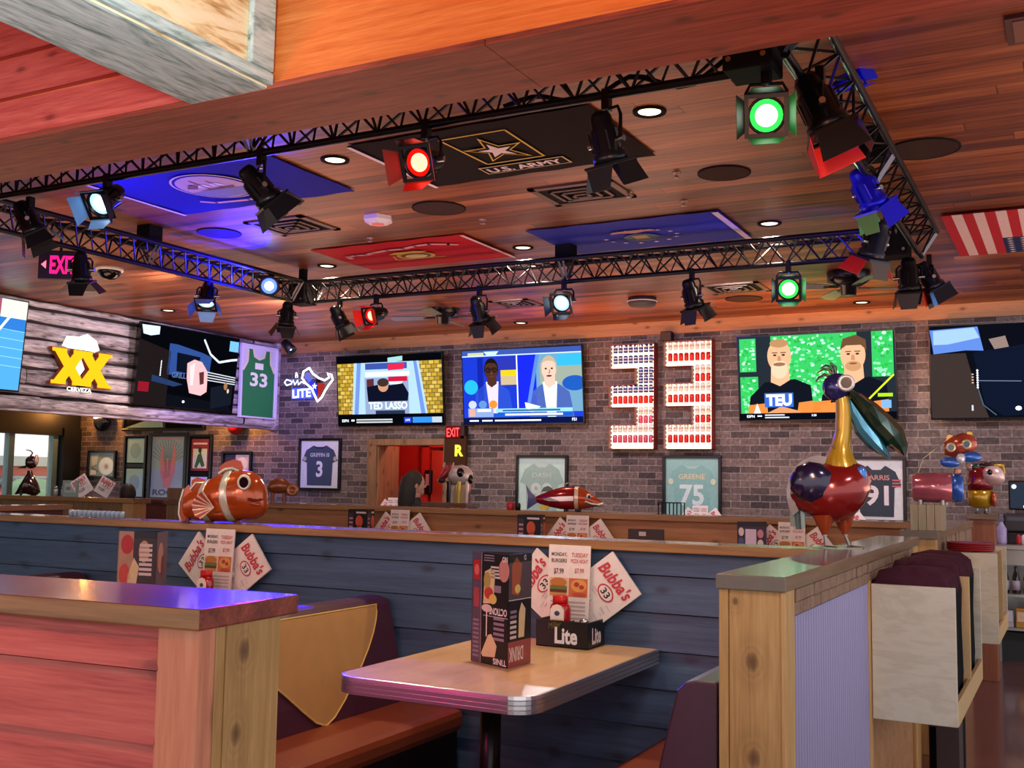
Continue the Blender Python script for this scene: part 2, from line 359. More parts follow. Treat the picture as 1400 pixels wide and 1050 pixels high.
# window wall at the far left
XW = -14.85
b = MB(); b.box((XW-.2, -4, 0), (XW, 6.5, 3.45), M_BRICKL); b.box((XW-.2, 12.33, 0), (XW, YB, 3.45), M_BRICKL)
b.box((XW-.2, 6.5, 0), (XW, 12.33, .75), M_BRICKL); b.box((XW-.2, 6.5, 2.35), (XW, 12.33, 3.45), M_BRICKL)
struct(b.build('wall_left'))
t = thing('window_1', None, None, (XW, 0, 0)); t['kind'] = 'structure'
FR = plain('#14161a', .4, .3); FRG = plain('#5f7a80', .4, .2)
b = MB()
b.box((-.18, 6.5, 2.07), (.06, 12.45, 2.42), FR); b.box((-.18, 6.5, .75), (.06, 12.4, .85), FR); b.box((-.18, 12.1, .75), (.10, 12.45, 2.2), FR)
b.box((-.18, 6.5, .75), (.06, 6.7, 2.1), FR); b.build('window_frame', t)
b = MB()
for y in (8.3, 9.75, 11.22, 12.04): b.box((-.14, y-.05, .85), (-.02, y+.05, 2.07), FRG)
b.build('mullion', t)
b = MB(); b.box((-.09, 6.7, .85), (-.083, 12.1, 2.07), glass((.85,.95,.95), .02, .12)); b.build('pane', t)
# outdoors beyond that window
b = MB(); b.box((-60, -20, -.3), (XW-.2, 60, -.2), plain('#8fae86', .9, 0, .3, 1)); tag(struct(b.build('ground_outside')))
gm = plain('#7fa886', .9, 0, .4, 3)
for i, (x, y, r) in enumerate([(onX(px_, 650, X_).x, onX(px_, 650, X_).y, r_) for px_, X_, r_ in ((97, -18, .8), (86, -21, .7), (92, -25, 1.2))]):
    b = MB()
    for k in range(26):
        b.ell((x+rnd.uniform(-r, r)*.8, y+rnd.uniform(-r, r)*.8, rnd.uniform(.1, r*.75)), (r*.42, r*.42, r*.36), gm, 10, 7)
    tag(b.build('shrub'), ['pale green round shrub outside the far left window, nearest the glass', 'pale green broad shrub behind the nearest one outside the window', 'largest pale green shrub farthest outside the left window'][i], 'shrub', 'shrubs outside the window')
t = thing('low_building', 'low pinkish red building far outside the far left window', 'building', (-34, onX(30, 640, -34).y, -.2))
z1 = onX(30, 622, -34).z; y0_, y1_ = onX(-40, 640, -34).y-t.location.y, onX(76, 640, -34).y-t.location.y
b = MB(); b.box((-3, y0_, 0), (0, y1_, z1-.2), plain('#d2625a', .8)); b.build('wall', t); b = MB(); b.box((-3.2, y0_-.2, z1-.2), (.3, y1_+.2, z1+.15), plain('#b8c4c0', .8)); b.build('roof', t)
t = thing('parked_car', 'pinkish red car parked outside the far left window', 'car', (-33, onX(34, 640, -33).y, -.2), (0, 0, 1.1))
cr = plain('#d2554f', .35, 0, .05)
b = MB(); b.loft([((-2.1,0,.65),.6,.2), ((-2.0,0,.65),.8,.32), ((-.9,0,.75),.85,.4), ((1.2,0,.75),.85,.42), ((2.0,0,.7),.8,.32), ((2.15,0,.65),.6,.2)], cr); b.build('car_body', t)
b = MB(); b.loft([((-1.3,0,1.1),.7,.1), ((-.7,0,1.35),.66,.22), ((.9,0,1.35),.66,.22), ((1.6,0,1.05),.7,.1)], plain('#4d5a60', .1)); b.build('cabin', t)
for sx in (-1.3, 1.3):
    for sy in (-.8, .8):
        b = MB(); b.tube([(sx, sy-.1, .33), (sx, sy+.1, .33)], .33, M_BLKMAT, 18); b.build('wheel', t)

# grey log bulkhead hanging from the ceiling on the left
XS = -10.6; ZS = 2.17
b = MB()
b.box((XS-.16, -4, ZS+.02), (XS-.05, YB, 3.45), plain('#2a2427', .9))
z = ZS; hs = [.16, .13, .19, .17, .18, .19, .17, .12]; k = 0
while z < 3.44 and k < len(hs):
    h = min(hs[k], 3.45-z); y = -4
    ys = [-4]
    while y < YB-1.2: y += 2.0+rnd.random()*1.8; ys.append(min(y, YB-.6))
    ys.append(YB-.03)
    for y0, y1 in zip(ys, ys[1:]):
        d = rnd.uniform(-.014, .014) + (.035 if k in (0, 1, 7) else 0); ns = max(2, int((y1-y0)/.22)); n = 7; vs = []; fs = []
        for j in range(ns+1):
            yy = y0+.006+(y1-y0-.012)*j/ns; lo = .012+rnd.uniform(-.008, .012); hi = .012+rnd.uniform(-.008, .012); bl = rnd.uniform(-.006, .006)
            for i in range(n):
                q = -PI/2+PI*i/(n-1); w = .042*math.cos(q)**.6 if abs(q) < PI/2-.01 else 0
                vs.append((XS-.05+w+d+bl, yy, z+lo+(h-lo-hi)*(.5+.5*math.sin(q))))
        for j in range(ns):
            for i in range(n-1): fs.append((j*n+i, (j+1)*n+i, (j+1)*n+i+1, j*n+i+1))
        b.add(vs, fs, M_LOG, True)
    z += h; k += 1
b.box((XS-.16, -4, ZS-.02), (XS-.02, YB, ZS+.03), M_LOG)
struct(b.build('wall_soffit'))
b = MB(); b.box((XS-.1, YB-.1, ZS-.03), (XS+.05, YB-.02, 3.45), M_LOG); struct(b.build('trim_3', None, .01))

# ---------------------------------------------------------------- big red beam and whitewashed beam overhead
ZB = 2.85
b = MB()
for xa, xb, h in ((-14.8, -2.75, .19), (-2.75, 4.4, .43)):
    z = ZB+.02
    while z < 3.9:
        b.add([(xa, 2.915, z), (xb, 2.915, z), (xb, 2.915+.018, z+h-.012), (xa, 2.915+.018, z+h-.012), (xa, 2.96, z+h), (xb, 2.96, z+h), (xb, 2.96, z), (xa, 2.96, z)],
              [(0,1,2,3), (3,2,5,4), (0,3,4,7), (1,6,5,2), (0,7,6,1)], M_REDBM if xb > 0 else M_RED)
        z += h
b.box((-14.8, 2.95, ZB+.02), (4.4, 3.29, 3.99), M_REDBM)
bm_ = b.build('beam'); struct(bm_)
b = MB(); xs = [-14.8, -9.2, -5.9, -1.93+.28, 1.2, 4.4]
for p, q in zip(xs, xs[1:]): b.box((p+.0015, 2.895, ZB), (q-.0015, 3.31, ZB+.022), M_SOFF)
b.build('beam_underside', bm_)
b = MB(); b.box((-2.94, -4, ZB+.002), (-2.556, 2.92, 3.85), M_WHITEW)
vs = b.v; b.mi(M_CREAMW); b.m[3] = b.mats.index(M_CREAMW); b.m[5] = b.mats.index(M_WHITEW)
wb = b.build('beam_whitewashed', None, .012); struct(wb)
b = MB(); b.box((-2.556, -4, ZB+.01), (-2.53, 2.9, ZB+.055), M_WHITEW); b.box((-2.556, 2.78, ZB+.06), (-2.53, 2.9, 3.84), M_WHITEW); b.build('beam_molding', wb, .006)

# ---------------------------------------------------------------- half walls
def lap(bld, x0, x1, y, z0, z1, pitch, m, thick=.02, ph=0):
    # lapped boards facing -y
    z = z1
    first = True
    while z > z0:
        h = (ph if first and ph else pitch); first = False; zl = max(z0, z-h)
        zl0 = zl; zl = zl+.006
        bld.add([(x0,y-.02,zl),(x1,y-.02,zl),(x1,y,z),(x0,y,z),(x0,y+thick,z),(x1,y+thick,z),(x1,y+thick,zl),(x0,y+thick,zl)],
                [(0,1,2,3),(3,2,5,4),(0,3,4,7),(1,6,5,2),(0,7,6,1),(4,5,6,7)], m)
        z = zl0
CZ = 1.208
def cap(t, lo, hi, top, edge):
    b = MB(); z0 = CZ-.039
    b.box((lo[0], lo[1], z0), (hi[0], hi[1], CZ), edge)
    b.m[1] = b.mi(top)
    return b.build('cap', t, .004)
# red, nearest on the left
t = thing('booth_partition', 'red board half wall with dark glossy wooden cap at the near left', 'partition', (-1.427, 1.5, 0))
def loc(o, t):   # geometry written in room coordinates, carried by its thing
    o.location = -Vector(t.location); return o
b = MB(); lap(b, -5.2, -1.52, 1.505, 0, 1.17, .135, M_RED, .05, .088); b.box((-5.2, 1.53, 0), (-1.52, 1.72, 1.17), M_RED); loc(b.build('siding', t), t)
b = MB(); b.box((-1.523, 1.487, 0), (-1.427, 1.535, 1.169), M_POSTRED); loc(b.build('corner_board', t, .003), t)
b = MB(); b.box((-1.523, 1.536, 0), (-1.4275, 1.565, 1.169), M_POST); b.box((-1.523, 1.566, 0), (-1.425, 1.735, 1.169), M_POST); loc(b.build('end_post', t, .003), t)
b = MB(); y0, y1, x1, z0 = 1.465, 1.775, -1.41, CZ-.039
b.box((-5.2, y0, z0), (x1, y1, CZ), M_CAP); b.m[1] = b.mi(M_CAPTOP); b.m[3] = b.mi(M_SOFF); loc(b.build('cap', t, .004), t); t.rotation_euler.z = .075
# blue, behind the tables
t = thing('booth_partition', 'long dark blue board half wall with wooden cap behind the booth table', 'partition', (-3.5, 4.2, 0))
b = MB(); lap(b, -8.2, -.85, 4.17, 0, 1.17, .151, M_BLUE, .05, .10); b.box((-8.2, 4.2, 0), (-.85, 4.28, 1.17), M_BLUE); loc(b.build('siding', t), t)
b = MB(); b.box((-8.2, 4.12, CZ-.039), (-.872, 4.31, CZ-.001), M_CAP); b.m[1] = b.mi(M_CAPTOP); loc(b.build('cap', t, .004), t)
# right hand one, running away from us
t = thing('booth_partition', 'half wall at right with pale cedar end post carrying the tall metal bird', 'partition', (-.77, 2.9, 0))
SH = wood('split_shingle', [(.25, '#5c4634'), (.5, '#8a6e58'), (.75, '#a88c74')], 'z', 9, .8, .5, 1.0, False)
def corrug(name, base):
    m, nt, bb = _new(name); tc = N(nt, 'ShaderNodeTexCoord'); w = N(nt, 'ShaderNodeTexWave', wave_type='BANDS', bands_direction='Y'); w.inputs['Scale'].default_value = 22; w.inputs['Distortion'].default_value = .3
    nt.links.new(tc.outputs['Object'], w.inputs['Vector']); bb.inputs['Base Color'].default_value = lin(base); bb.inputs['Metallic'].default_value = .35; bb.inputs['Roughness'].default_value = .45
    bump(nt, bb, w.outputs['Fac'], .5, .006); return m
COR = corrug('ribbed_sheet', '#9a93b8')
b = MB(); b.box((-.835, 2.95, 0), (-.70, 5.5, 1.168), M_CEDAR); loc(b.build('core', t), t)
b = MB(); b.box((-.862, 2.84, 0), (-.836, 2.97, 1.169), M_POST); b.box((-.835, 2.845, 0), (-.695, 2.95, 1.169), M_POST); b.box((-.696, 2.838, 0), (-.681, 2.94, 1.169), M_POST); loc(b.build('end_post', t, .003), t)
b = MB()
for k in range(22):
    y = 2.945+k*.115
    for r_ in range(2):
        d = rnd.uniform(0, .008); b.box((-.70, y+.001+r_*.02, 1.095+r_*.036), (-.688+d, y+.114+r_*.02, 1.13+r_*.036), SH)
loc(b.build('shingle_band', t, .003), t)
b = MB(); vs = []; nr = 118*4
for k in range(nr+1):
    y = 2.942+1.178*k/nr; x = -.690+.0028*math.sin(2*PI*k/4)
    vs += [(x, y, .10), (x, y, 1.092)]
b.add(vs, [(2*k, 2*k+2, 2*k+3, 2*k+1) for k in range(nr)], COR); b.box((-.70, 2.942, .10), (-.695, 4.12, 1.092), COR)
loc(b.build('ribbed_panel', t), t)
b = MB(); b.box((-.70, 4.12, 0), (-.683, 4.17, 1.10), M_POST); b.box((-.70, 5.35, 0), (-.683, 5.5, 1.168), M_POST); loc(b.build('corner_board', t, .003), t)
b = MB(); b.box((-.70, 2.942, 0), (-.686, 5.5, .10), M_BLKMAT); loc(b.build('kick_board', t), t)
b = MB(); b.box((-.868, 2.83, CZ-.04), (-.679, 5.52, CZ), M_CAPY); b.m[1] = b.mi(M_CAPTOPY); b.m[2] = b.mi(plain('#6f655a', .5)); loc(b.build('cap', t, .003), t)
# cedar half wall farther back
YF = 7.74
t = thing('booth_partition', 'long pale cedar half wall with wooden cap below the brick wall, in the middle distance', 'partition', (-4, YF, 0))
b = MB(); lap(b, -7.6, -.92, YF+.03, 0, 1.17, .19, M_CEDAR, .05); b.box((-7.6, YF+.06, 0), (-.92, YF+.15, 1.17), M_CEDAR); loc(b.build('siding', t), t)
b = MB(); b.box((-7.62, YF-.04, CZ-.045), (-.90, YF+.2, CZ), M_CAP); b.m[1] = b.mi(M_CAPTOP); loc(b.build('cap', t, .004), t)
# its continuation at left, past the gap
t = thing('booth_partition', 'short cedar half wall with pale end post at far left under the window', 'partition', (-8.4, YF, 0))
b = MB(); lap(b, -14.7, -8.45, YF-.05, 0, 1.16, .19, M_TRIM, .05); b.box((-14.7, YF-.02, 0), (-8.45, YF+.1, 1.16), M_TRIM); loc(b.build('siding', t), t)
b = MB(); b.box((-8.45, YF-.07, 0), (-8.3, YF+.1, 1.16), M_POST); loc(b.build('end_post', t, .003), t)
b = MB(); b.box((-14.7, YF-.1, CZ-.045), (-8.28, YF+.14, CZ), M_CAP); b.m[1] = b.mi(M_CAPTOP); loc(b.build('cap', t, .004), t)
# dark red low partition running away at left
DR = wood('dark_red', [(.25, '#3d1b1b'), (.5, '#5d2a28'), (.75, '#73403a')], 'y', 4, .4, .06, .15, False)
t = thing('booth_partition', 'low dark red half wall running away at far left behind the blue one', 'partition', (-7.0, 5.4, 0))
b = MB(); b.box((-7.1, 4.5, 0), (-6.98, 5.75, 1.17), DR); loc(b.build('siding', t), t)
b = MB(); b.box((-7.14, 4.45, CZ-.04), (-6.93, 5.8, CZ), M_CAPY); b.m[1] = b.mi(M_CAPTOPY); loc(b.build('cap', t, .004), t)
# dark maroon bench beyond the gap
t = thing('booth_partition', 'dark maroon panelled half wall seen through the gap left of the orange fish', 'partition', (-9, 9.4, 0))
b = MB(); b.box((-10.5, 9.4, 0), (-8.2, 9.5, 1.12), DR); loc(b.build('panel', t), t)
b = MB(); b.box((-10.5, 9.36, 1.12), (-8.2, 9.54, 1.16), DR); loc(b.build('cap', t), t)
# wooden pedestals
def pedestal(x0, x1, y0, y1, ztop, zcap, label, m1=M_TRIM, m2=M_TRIM):
    t = thing('display_pedestal', label, 'pedestal', ((x0+x1)/2, (y0+y1)/2, 0)); cx, cy = (x0+x1)/2, (y0+y1)/2; hx, hy = (x1-x0)/2, (y1-y0)/2
    b = MB(); b.box((-hx, -hy, 0), (hx, hy, zcap-.045), m1); b.build('post', t, .004)
    b = MB(); b.box((-hx-.02, -hy-.02, zcap-.045), (hx+.02, hy+.02, zcap), M_CAPTOP); b.build('cap', t, .003)
    if ztop > zcap:
        b = MB(); b.box((-hx, -hy, zcap), (hx, hy, ztop), m2); b.build('block', t, .004)
    return t
pedestal(-7.86, -7.64, 7.68, 7.9, 1.325, CZ, 'short wooden pedestal post standing left of the orange fish')
# ---------------------------------------------------------------- lighting truss
def truss(name, label, p0, p1, side=.115, drop=.175, pitch=.26, cross=True):
    # triangular truss, one chord below and two above; p0-p1 is the lower chord
    p0, p1 = Vector(p0), Vector(p1); t = thing(name, label, 'truss', (p0+p1)/2, (0,0,0), 'runs of the black lighting truss')
    d = (p1-p0); L = d.length; d.normalize(); s_ = Vector((-d.y, d.x, 0)); o = -(p0+p1)/2
    A, B = p0+o, p1+o; up = Vector((0,0,drop))
    for off in (Vector(), up+s_*side, up-s_*side):
        b = MB(); b.tube([A+off, B+off], .02, M_TRUSS, 10); b.build('chord', t)
    b = MB(); n = max(2, int(L/pitch))
    ch = [Vector(), up+s_*side, up-s_*side]
    for i in range(n):
        q0 = A+d*(L*i/n); q1 = A+d*(L*(i+.5)/n); q2 = A+d*(L*(i+1)/n)
        for e, f in ((0, 1), (0, 2), (1, 2)):
            b.tube([q0+ch[e], q1+ch[f]], .0075, M_TRUSS, 5, False); b.tube([q1+ch[f], q2+ch[e]], .0075, M_TRUSS, 5, False)
            if f == 2 and cross: b.tube([q0+ch[f], q1+ch[e]], .006, M_TRUSS, 5, False); b.tube([q1+ch[e], q2+ch[f]], .006, M_TRUSS, 5, False)
    b.build('lattice', t)
    pl = plain('#77757f', .35, .7, .05)
    k = max(1, round(L/2.2))
    for i in range(k+1):
        q = A+d*(L*i/k)
        b = MB(); w = .02
        for e, f in ((0, 1), (0, 2), (1, 2)):
            u, v = q+ch[e], q+ch[f]; nn = d
            for sg in (-1, 1): b.tube([u+nn*w*sg, v+nn*w*sg], .011, pl if i else M_TRUSS, 4)
        b.build('joint_plate', t)
        if 0 < i < k:
            b = MB(); b.box(tuple(q+up+Vector((-.07, -.07, -.03))), tuple(q+up+Vector((.07, .07, 3.45-(p0.z+drop)))), M_BLKMAT); b.build('ceiling_hanger', t)
    return t
ZT = 3.125
XR, XL, YN, YFAR = -.955, -6.56, 4.16, 8.04
truss('lighting_truss', 'near run of black lattice lighting truss, partly hidden behind the red beam', (XL+.16, YN, ZT), (XR-.16, YN, ZT))
truss('lighting_truss', 'far run of black lattice lighting truss, in front of the televisions', (XL+.16, YFAR, ZT), (XR-.16, YFAR, ZT))
truss('lighting_truss', 'right run of black lattice lighting truss, its bare metal catching blue light', (XR, YN-.12, ZT), (XR, YFAR+.12, ZT), pitch=.34, cross=False)
truss('lighting_truss', 'left run of black lattice lighting truss, below the illuminated exit box', (XL, YN+.16, ZT), (XL, YFAR-.16, ZT))
for (x, y, l) in ((XL, YN, 'at its near left corner'), (XL, YFAR, 'at its far left corner by the blue lamp'), (XR-.16, YN, 'at its near right corner'), (XR-.16, YFAR, 'at its far right corner')):
    t = thing('truss_corner', 'black corner block joining the lighting truss ' + l, 'truss corner', (x, y, ZT), (0,0,0), 'truss corner blocks')
    b = MB(); b.box((-.10, -.10, -.02), (.10, .10, .19), M_BLKMAT); b.build('block', t, .01)
    b = MB(); b.box((-.03, -.03, .20), (.03, .03, 3.45-ZT), M_BLKMAT); b.build('ceiling_hanger', t)
    for sx in (-.07, .07):
        for sz in (.02, .15): b = MB(); b.tube([(sx, -.10, sz), (sx, -.115, sz)], .012, M_STEEL, 8); b.build('bolt', t)
# loose black cable along the near truss
def coil(pts, r): b = MB(); b.tube(pts, r, M_BLKMAT, 6); return b
b = coil([(-2.3+i*.07, YN+.06+.03*math.sin(i*1.1), ZT+.05+.035*math.sin(i*.9)) for i in range(18)], .012)
tag(b.build('power_cable'), 'black cable bundle lying inside the near truss run near its right end', 'cable')
b = coil([(XR+.02*math.sin(i*1.7), YN+.5+i*.09, ZT+.05+.03*math.cos(i*1.3)) for i in range(20)], .012)
tag(b.build('power_cable'), 'cable looped inside the right truss run, lit blue', 'cable')

# ---------------------------------------------------------------- stage lights
HOT = {'red': ('#ff5a48', 7, '#ff0a05', 2.0), 'green': ('#f0ffe8', 2.6, '#3cff5a', 1.0), 'white': ('#f4fbff', 4, '#a8d4ff', 1.2), 'blue': ('#b8d8ff', 10, '#1020ff', 5)}
LIGHT_SPOTS = []
def stage_light(px, py, Y, label, aim, lit=None, doors='#15161b', sc=1.0, X=None, gel=None, doorcol=None, bodycol='#131419', roll=0, drop=0, spread=.6):
    # px, py is where the can's middle is sighted; aim is the direction the lamp faces
    c = onX(px, py, X) if X is not None else onY(px, py, Y)
    t = thing('stage_spotlight', label, 'stage light', c, (0,0,0), 'stage lights on the truss')
    a = Vector(aim).normalized(); M = a.to_track_quat('Z', 'Y').to_matrix().to_4x4() @ Matrix.Rotation(roll, 4, 'Z') @ Matrix.Scale(sc, 4)
    bc = plain(bodycol, .3, .5, .05)
    b = MB(); b.lathe([(.012,-.135), (.035,-.132), (.048,-.11), (.05,-.07), (.062,-.06), (.064,.04), (.075,.05), (.076,.085), (.066,.086), (.064,.06), (.0,.058)], bc, 22, M)
    for k in range(8):
        q = k*PI/4; b.add([(.064*math.cos(q), .064*math.sin(q), -.055), (.07*math.cos(q-.1), .07*math.sin(q-.1), -.05), (.07*math.cos(q-.1), .07*math.sin(q-.1), .03), (.064*math.cos(q), .064*math.sin(q), .035)], [(0,1,2,3)], bc, False, M)
    b.build('can', t)
    b = MB(); b.box((-.085,-.085,.084), (.085,-.068,.096), bc, M); b.box((-.085,.068,.084), (.085,.085,.096), bc, M); b.box((-.085,-.07,.084), (-.068,.07,.096), bc, M); b.box((.068,-.07,.084), (.085,.07,.096), bc, M)
    b.build('gel_frame', t)
    ln = MB()
    if lit:
        h, hs, r, rs = HOT[lit]
        ln.lathe([(.0,.0665), (.044,.0665)], emi(h, hs), 24, M); ln.lathe([(.044,.0660), (.066,.0660)], emi(r, rs), 24, M, True, False)
    elif gel: ln.lathe([(0,.079), (.068,.079)], plain(gel, .3, 0, .05), 24, M)
    else: ln.lathe([(0,.07), (.066,.07)], plain('#2a2c33', .1, .3), 24, M)
    ln.build('lens', t)
    for k in range(4):
        R_ = M @ Matrix.Rotation(k*PI/2, 4, 'Z'); s1, s2 = (.075, .05) if k % 2 else (.062, .085); L = (.085 if lit else .10); sp = spread*.85*(.9 if k % 2 else 1.1)
        dc = (doorcol or [doors]*4)[k]  # doorcol on lit lamps puts the lens glow into the shutter colour
        pts = [Vector((.084, -s1, .097)), Vector((.084, s1, .097)), Vector((.084+L*math.sin(sp), s2, .097+L*math.cos(sp))), Vector((.084+L*math.sin(sp), -s2, .097+L*math.cos(sp)))]
        b = MB(); b.plate(pts, Vector((.002*math.cos(sp), 0, -.002*math.sin(sp))), plain(dc, .4, .2, .05), R_); b.build('barn_door', t)
    # yoke and clamp up to the truss chord
    top = Vector((0, 0, min(ZT-c.z, .34)-.02-drop)) if True else None
    sd = a.cross(Vector((0,0,1))); sd = sd.normalized() if sd.length > .05 else Vector((1,0,0)); sd *= sc
    b = MB(); w = .08; zt = top.z-.045
    pts = [sd*w, sd*w+Vector((0,0,zt*.75)), sd*w*.8+Vector((0,0,zt)), -sd*w*.8+Vector((0,0,zt)), -sd*w+Vector((0,0,zt*.75)), -sd*w]
    b.tube(pts, .008, M_TRUSS, 6); b.tube([sd*(w+.02), sd*(w-.02)], .014, M_STEEL, 8); b.tube([-sd*(w+.02), -sd*(w-.02)], .014, M_STEEL, 8); b.build('yoke', t)
    b = MB(); b.box((-.018, -.022, zt-.005), (.018, .022, top.z+.045), M_TRUSS); b.tube([(0,0,zt-.02), (0,0,zt+.03)], .01, M_STEEL, 8); b.build('clamp', t, .003)
    if lit: LIGHT_SPOTS.append((lit, c+a*.13*sc, a, sc))
    return t
NX = lambda *v: v
stage_light(40, 303, YN+.15, 'dark stage light with blue sheen at the far left end of the near truss', (.35, .35, -.87))
stage_light(146, 272, YN, 'white stage light with pale blue lit shutters on the near truss above the exit box', (.15, -.8, -.6), 'white', doorcol=['#15161b', '#7fb2e6', '#5f97d8', '#7fb2e6'], spread=.35)
stage_light(356, 258, YN, 'unlit black stage light hanging before the blue seal flag', (.4, .55, -.73))
stage_light(582, 220, YN, 'glowing red stage light in front of the black star flag', (.05, -.86, -.35), 'red', doorcol=['#b8281c', '#2a1414', '#8a2a22', '#c8281c'], spread=.5)
stage_light(829, 195, YN, 'glossy unlit black stage light at the right of the black star flag', (.12, .35, -.92), bodycol='#1c2026', doorcol=['#17181d', '#2a2c66', '#17181d', '#17181d'], spread=.3)  # blue sheen painted as one navy shutter
stage_light(1048, 158, YN, 'large lit stage light with green lit shutters at the near right truss corner', (.22, -.9, -.32), 'green', doorcol=['#2f9a4a', '#151a17', '#151a17', '#2f9a4a'], roll=.0, spread=.35)
stage_light(1122, 150, YN, 'big black stage light with bright red shutter right of the green lit one', (.38, .10, -.9), X=XR+.07, doorcol=['#f01410', '#101114', '#101114', '#f01410'], sc=1.2, spread=.15, drop=-.02)
stage_light(1158, 112, YN, 'bright blue stage light seen through the right truss run, near end', (.5, .5, .4), X=XR+.03, bodycol='#1020f0', doorcol=['#1020f0']*4, sc=.62, spread=.2)  # blue light on the fixture painted into body and shutters
stage_light(1186, 262, YN, 'blue lit stage light with green shutter on the right truss run', (.35, .45, -.8), X=XR, bodycol='#1418ee', doorcol=['#2f7a45', '#1418ee', '#1418ee', '#2f7a45'], sc=1.05, spread=.2)  # its blue light is painted as body and shutter colour
stage_light(1196, 332, YN, 'dark stage light with red shutters near the far right truss corner', (-.3, .2, -.8), X=XR-.02, bodycol='#23283c', doorcol=['#c62338', '#2b2f45', '#c62338', '#55504f'])
stage_light(1243, 380, YFAR+.1, 'unlit black stage light with red edge at the far right truss corner', (0, .3, -1), doorcol=['#17181d', '#17181d', '#d02418', '#17181d'], spread=.2, sc=1.1)
stage_light(1271, 381, YFAR+.2, 'dark navy stage light with bright blue shutter, rightmost below the far corner', (.45, .2, -.85), bodycol='#20253a', doorcol=['#3f86e0', '#1b1f30', '#1b1f30', '#1b1f30'], sc=1.0, spread=.2)
stage_light(1078, 394, YFAR, 'lit stage light with green lit shutters on the far truss, above the right television', (.22, -.9, -.25), 'green', doorcol=['#2f9a4a', '#151a17', '#151a17', '#2fae5a'], spread=.35, sc=1.1)
stage_light(946, 405, YFAR, 'unlit black stage light on the far truss above the numeral sign', (.15, .4, -.9), spread=.35, sc=1.05)
stage_light(771, 411, YFAR, 'lit white stage light on the far truss between the two middle televisions and numeral sign', (.12, -.85, -.4), 'white', doorcol=['#20304a']*4, spread=.4, sc=1.05)
stage_light(655, 426, YFAR, 'unlit black stage light on the far truss beside the ceiling fan', (.05, .5, -.85), spread=.4, sc=1.05)
stage_light(514, 430, YFAR, 'glowing red stage light on the far truss, left end', (-.15, -.9, -.3), 'red', doorcol=['#d8281c']*4, spread=.4)
stage_light(464, 436, YFAR, 'unlit black stage light just left of the red one on the far truss', (.35, .3, -.85), sc=1.0)
stage_light(392, 432, YFAR, 'unlit black stage light with open shutters under the far left truss corner', (-.25, .2, -.9), sc=1.05)
stage_light(283, 405, YN, 'white lit stage light with blue lit shutters on the left truss run', (.25, -.35, -.8), 'white', X=XL, doorcol=['#2b4bd0', '#7fa8e0', '#2b4bd0', '#7fa8e0'], sc=1.05)
stage_light(111, 369, YN, 'unlit black stage light hanging in front of the illuminated exit box', (-.15, .25, -.95), X=XL, spread=.8)
# round blue wash lamp by the far left corner
c = onX(368, 391, XL+.10)
t = thing('wash_spotlight', 'round bright blue wash lamp glowing at the far left truss corner', 'stage light', c)
aim = (Vector((0, 0, 1.5))-c).normalized(); M = aim.to_track_quat('Z', 'Y').to_matrix().to_4x4()
b = MB(); b.lathe([(.05,-.10), (.085,-.09), (.095,-.0), (.095,.03), (.07,.03), (.07,.01), (0,.01)], M_BLACK, 20, M); b.build('housing', t)
b = MB(); b.lathe([(0,.014), (.04,.014)], emi('#cfe4ff', 12), 20, M); b.lathe([(.04,.013), (.07,.013)], emi('#2a3cff', 8), 20, M); b.build('lens', t)
b = MB(); b.tube([(0,0,.08), (0,0,.14)], .012, M_BLACK); b.build('bracket', t)
WASH = c+aim*.05
# small track light near the soffit end
c = onY(394, 474, 12.0)
t = thing('track_spotlight', 'small black lamp on a stem by the end of the log bulkhead', 'lamp', c)
b = MB(); b.tube([(0,0,.05), (0,0,3.45-c.z)], .012, M_BLACK); b.build('stem', t)
b = MB(); b.lathe([(.03,-.12), (.06,-.1), (.08,.1), (.07,.1), (0,.06)], M_BLACK, 16, Matrix.Rotation(2.3, 4, 'Y')); b.build('shade', t)
b = MB(); b.lathe([(0,.07), (.06,.07)], emi('#dfe6ff', 2), 16, Matrix.Rotation(2.3, 4, 'Y')); b.build('bulb', t)

# ---------------------------------------------------------------- ceiling fittings
ZCEI = 3.45
def downlight(px, py, label):
    c = onZ(px, py, ZCEI); t = thing('ceiling_downlight', label, 'downlight', c, (0,0,0), 'recessed ceiling downlights')
    b = MB(); b.lathe([(.062,-.001), (.092,-.001), (.09,-.01), (.075,-.012), (.062,-.004)], M_BLKMAT, 24, None, True, False); b.build('trim_ring', t)
    b = MB(); b.lathe([(0,-.0035), (.062,-.0035)], emi('#ffe9b8', 2.4), 24); b.build('lens', t)
    return c
DOWN = [downlight(*q) for q in ((888, 152, 'recessed downlight at the right of the black star flag'), (458, 218, 'recessed downlight between the blue seal flag and black star flag'),
    (715, 338, 'recessed downlight between the red scroll flag and the blue eagle flag'), (1052, 305, 'recessed downlight at the right of the blue eagle flag'),
    (447, 363, 'recessed downlight left of the red scroll flag'), (230, 424, 'recessed downlight above the left television on the logs'),
    (712, 441, 'small far downlight above the second television'), (1178, 413, 'recessed downlight beside the ceiling fan at right'))]
def speaker(px, py, r, label, proud=.004):
    c = onZ(px, py, ZCEI); t = thing('ceiling_speaker', label, 'speaker', c, (0,0,0), 'round ceiling speakers')
    b = MB(); b.lathe([(r, 0), (r, -proud-.004), (r*.96, -proud-.006), (r*.95, -proud-.003)], M_BLKMAT, 32, None, True, False); b.build('rim', t)
    b = MB(); b.lathe([(0, -proud-.004), (r*.95, -proud-.004)], plain('#3a2a26', .9, 0, .2, 200), 32); b.build('grille', t)
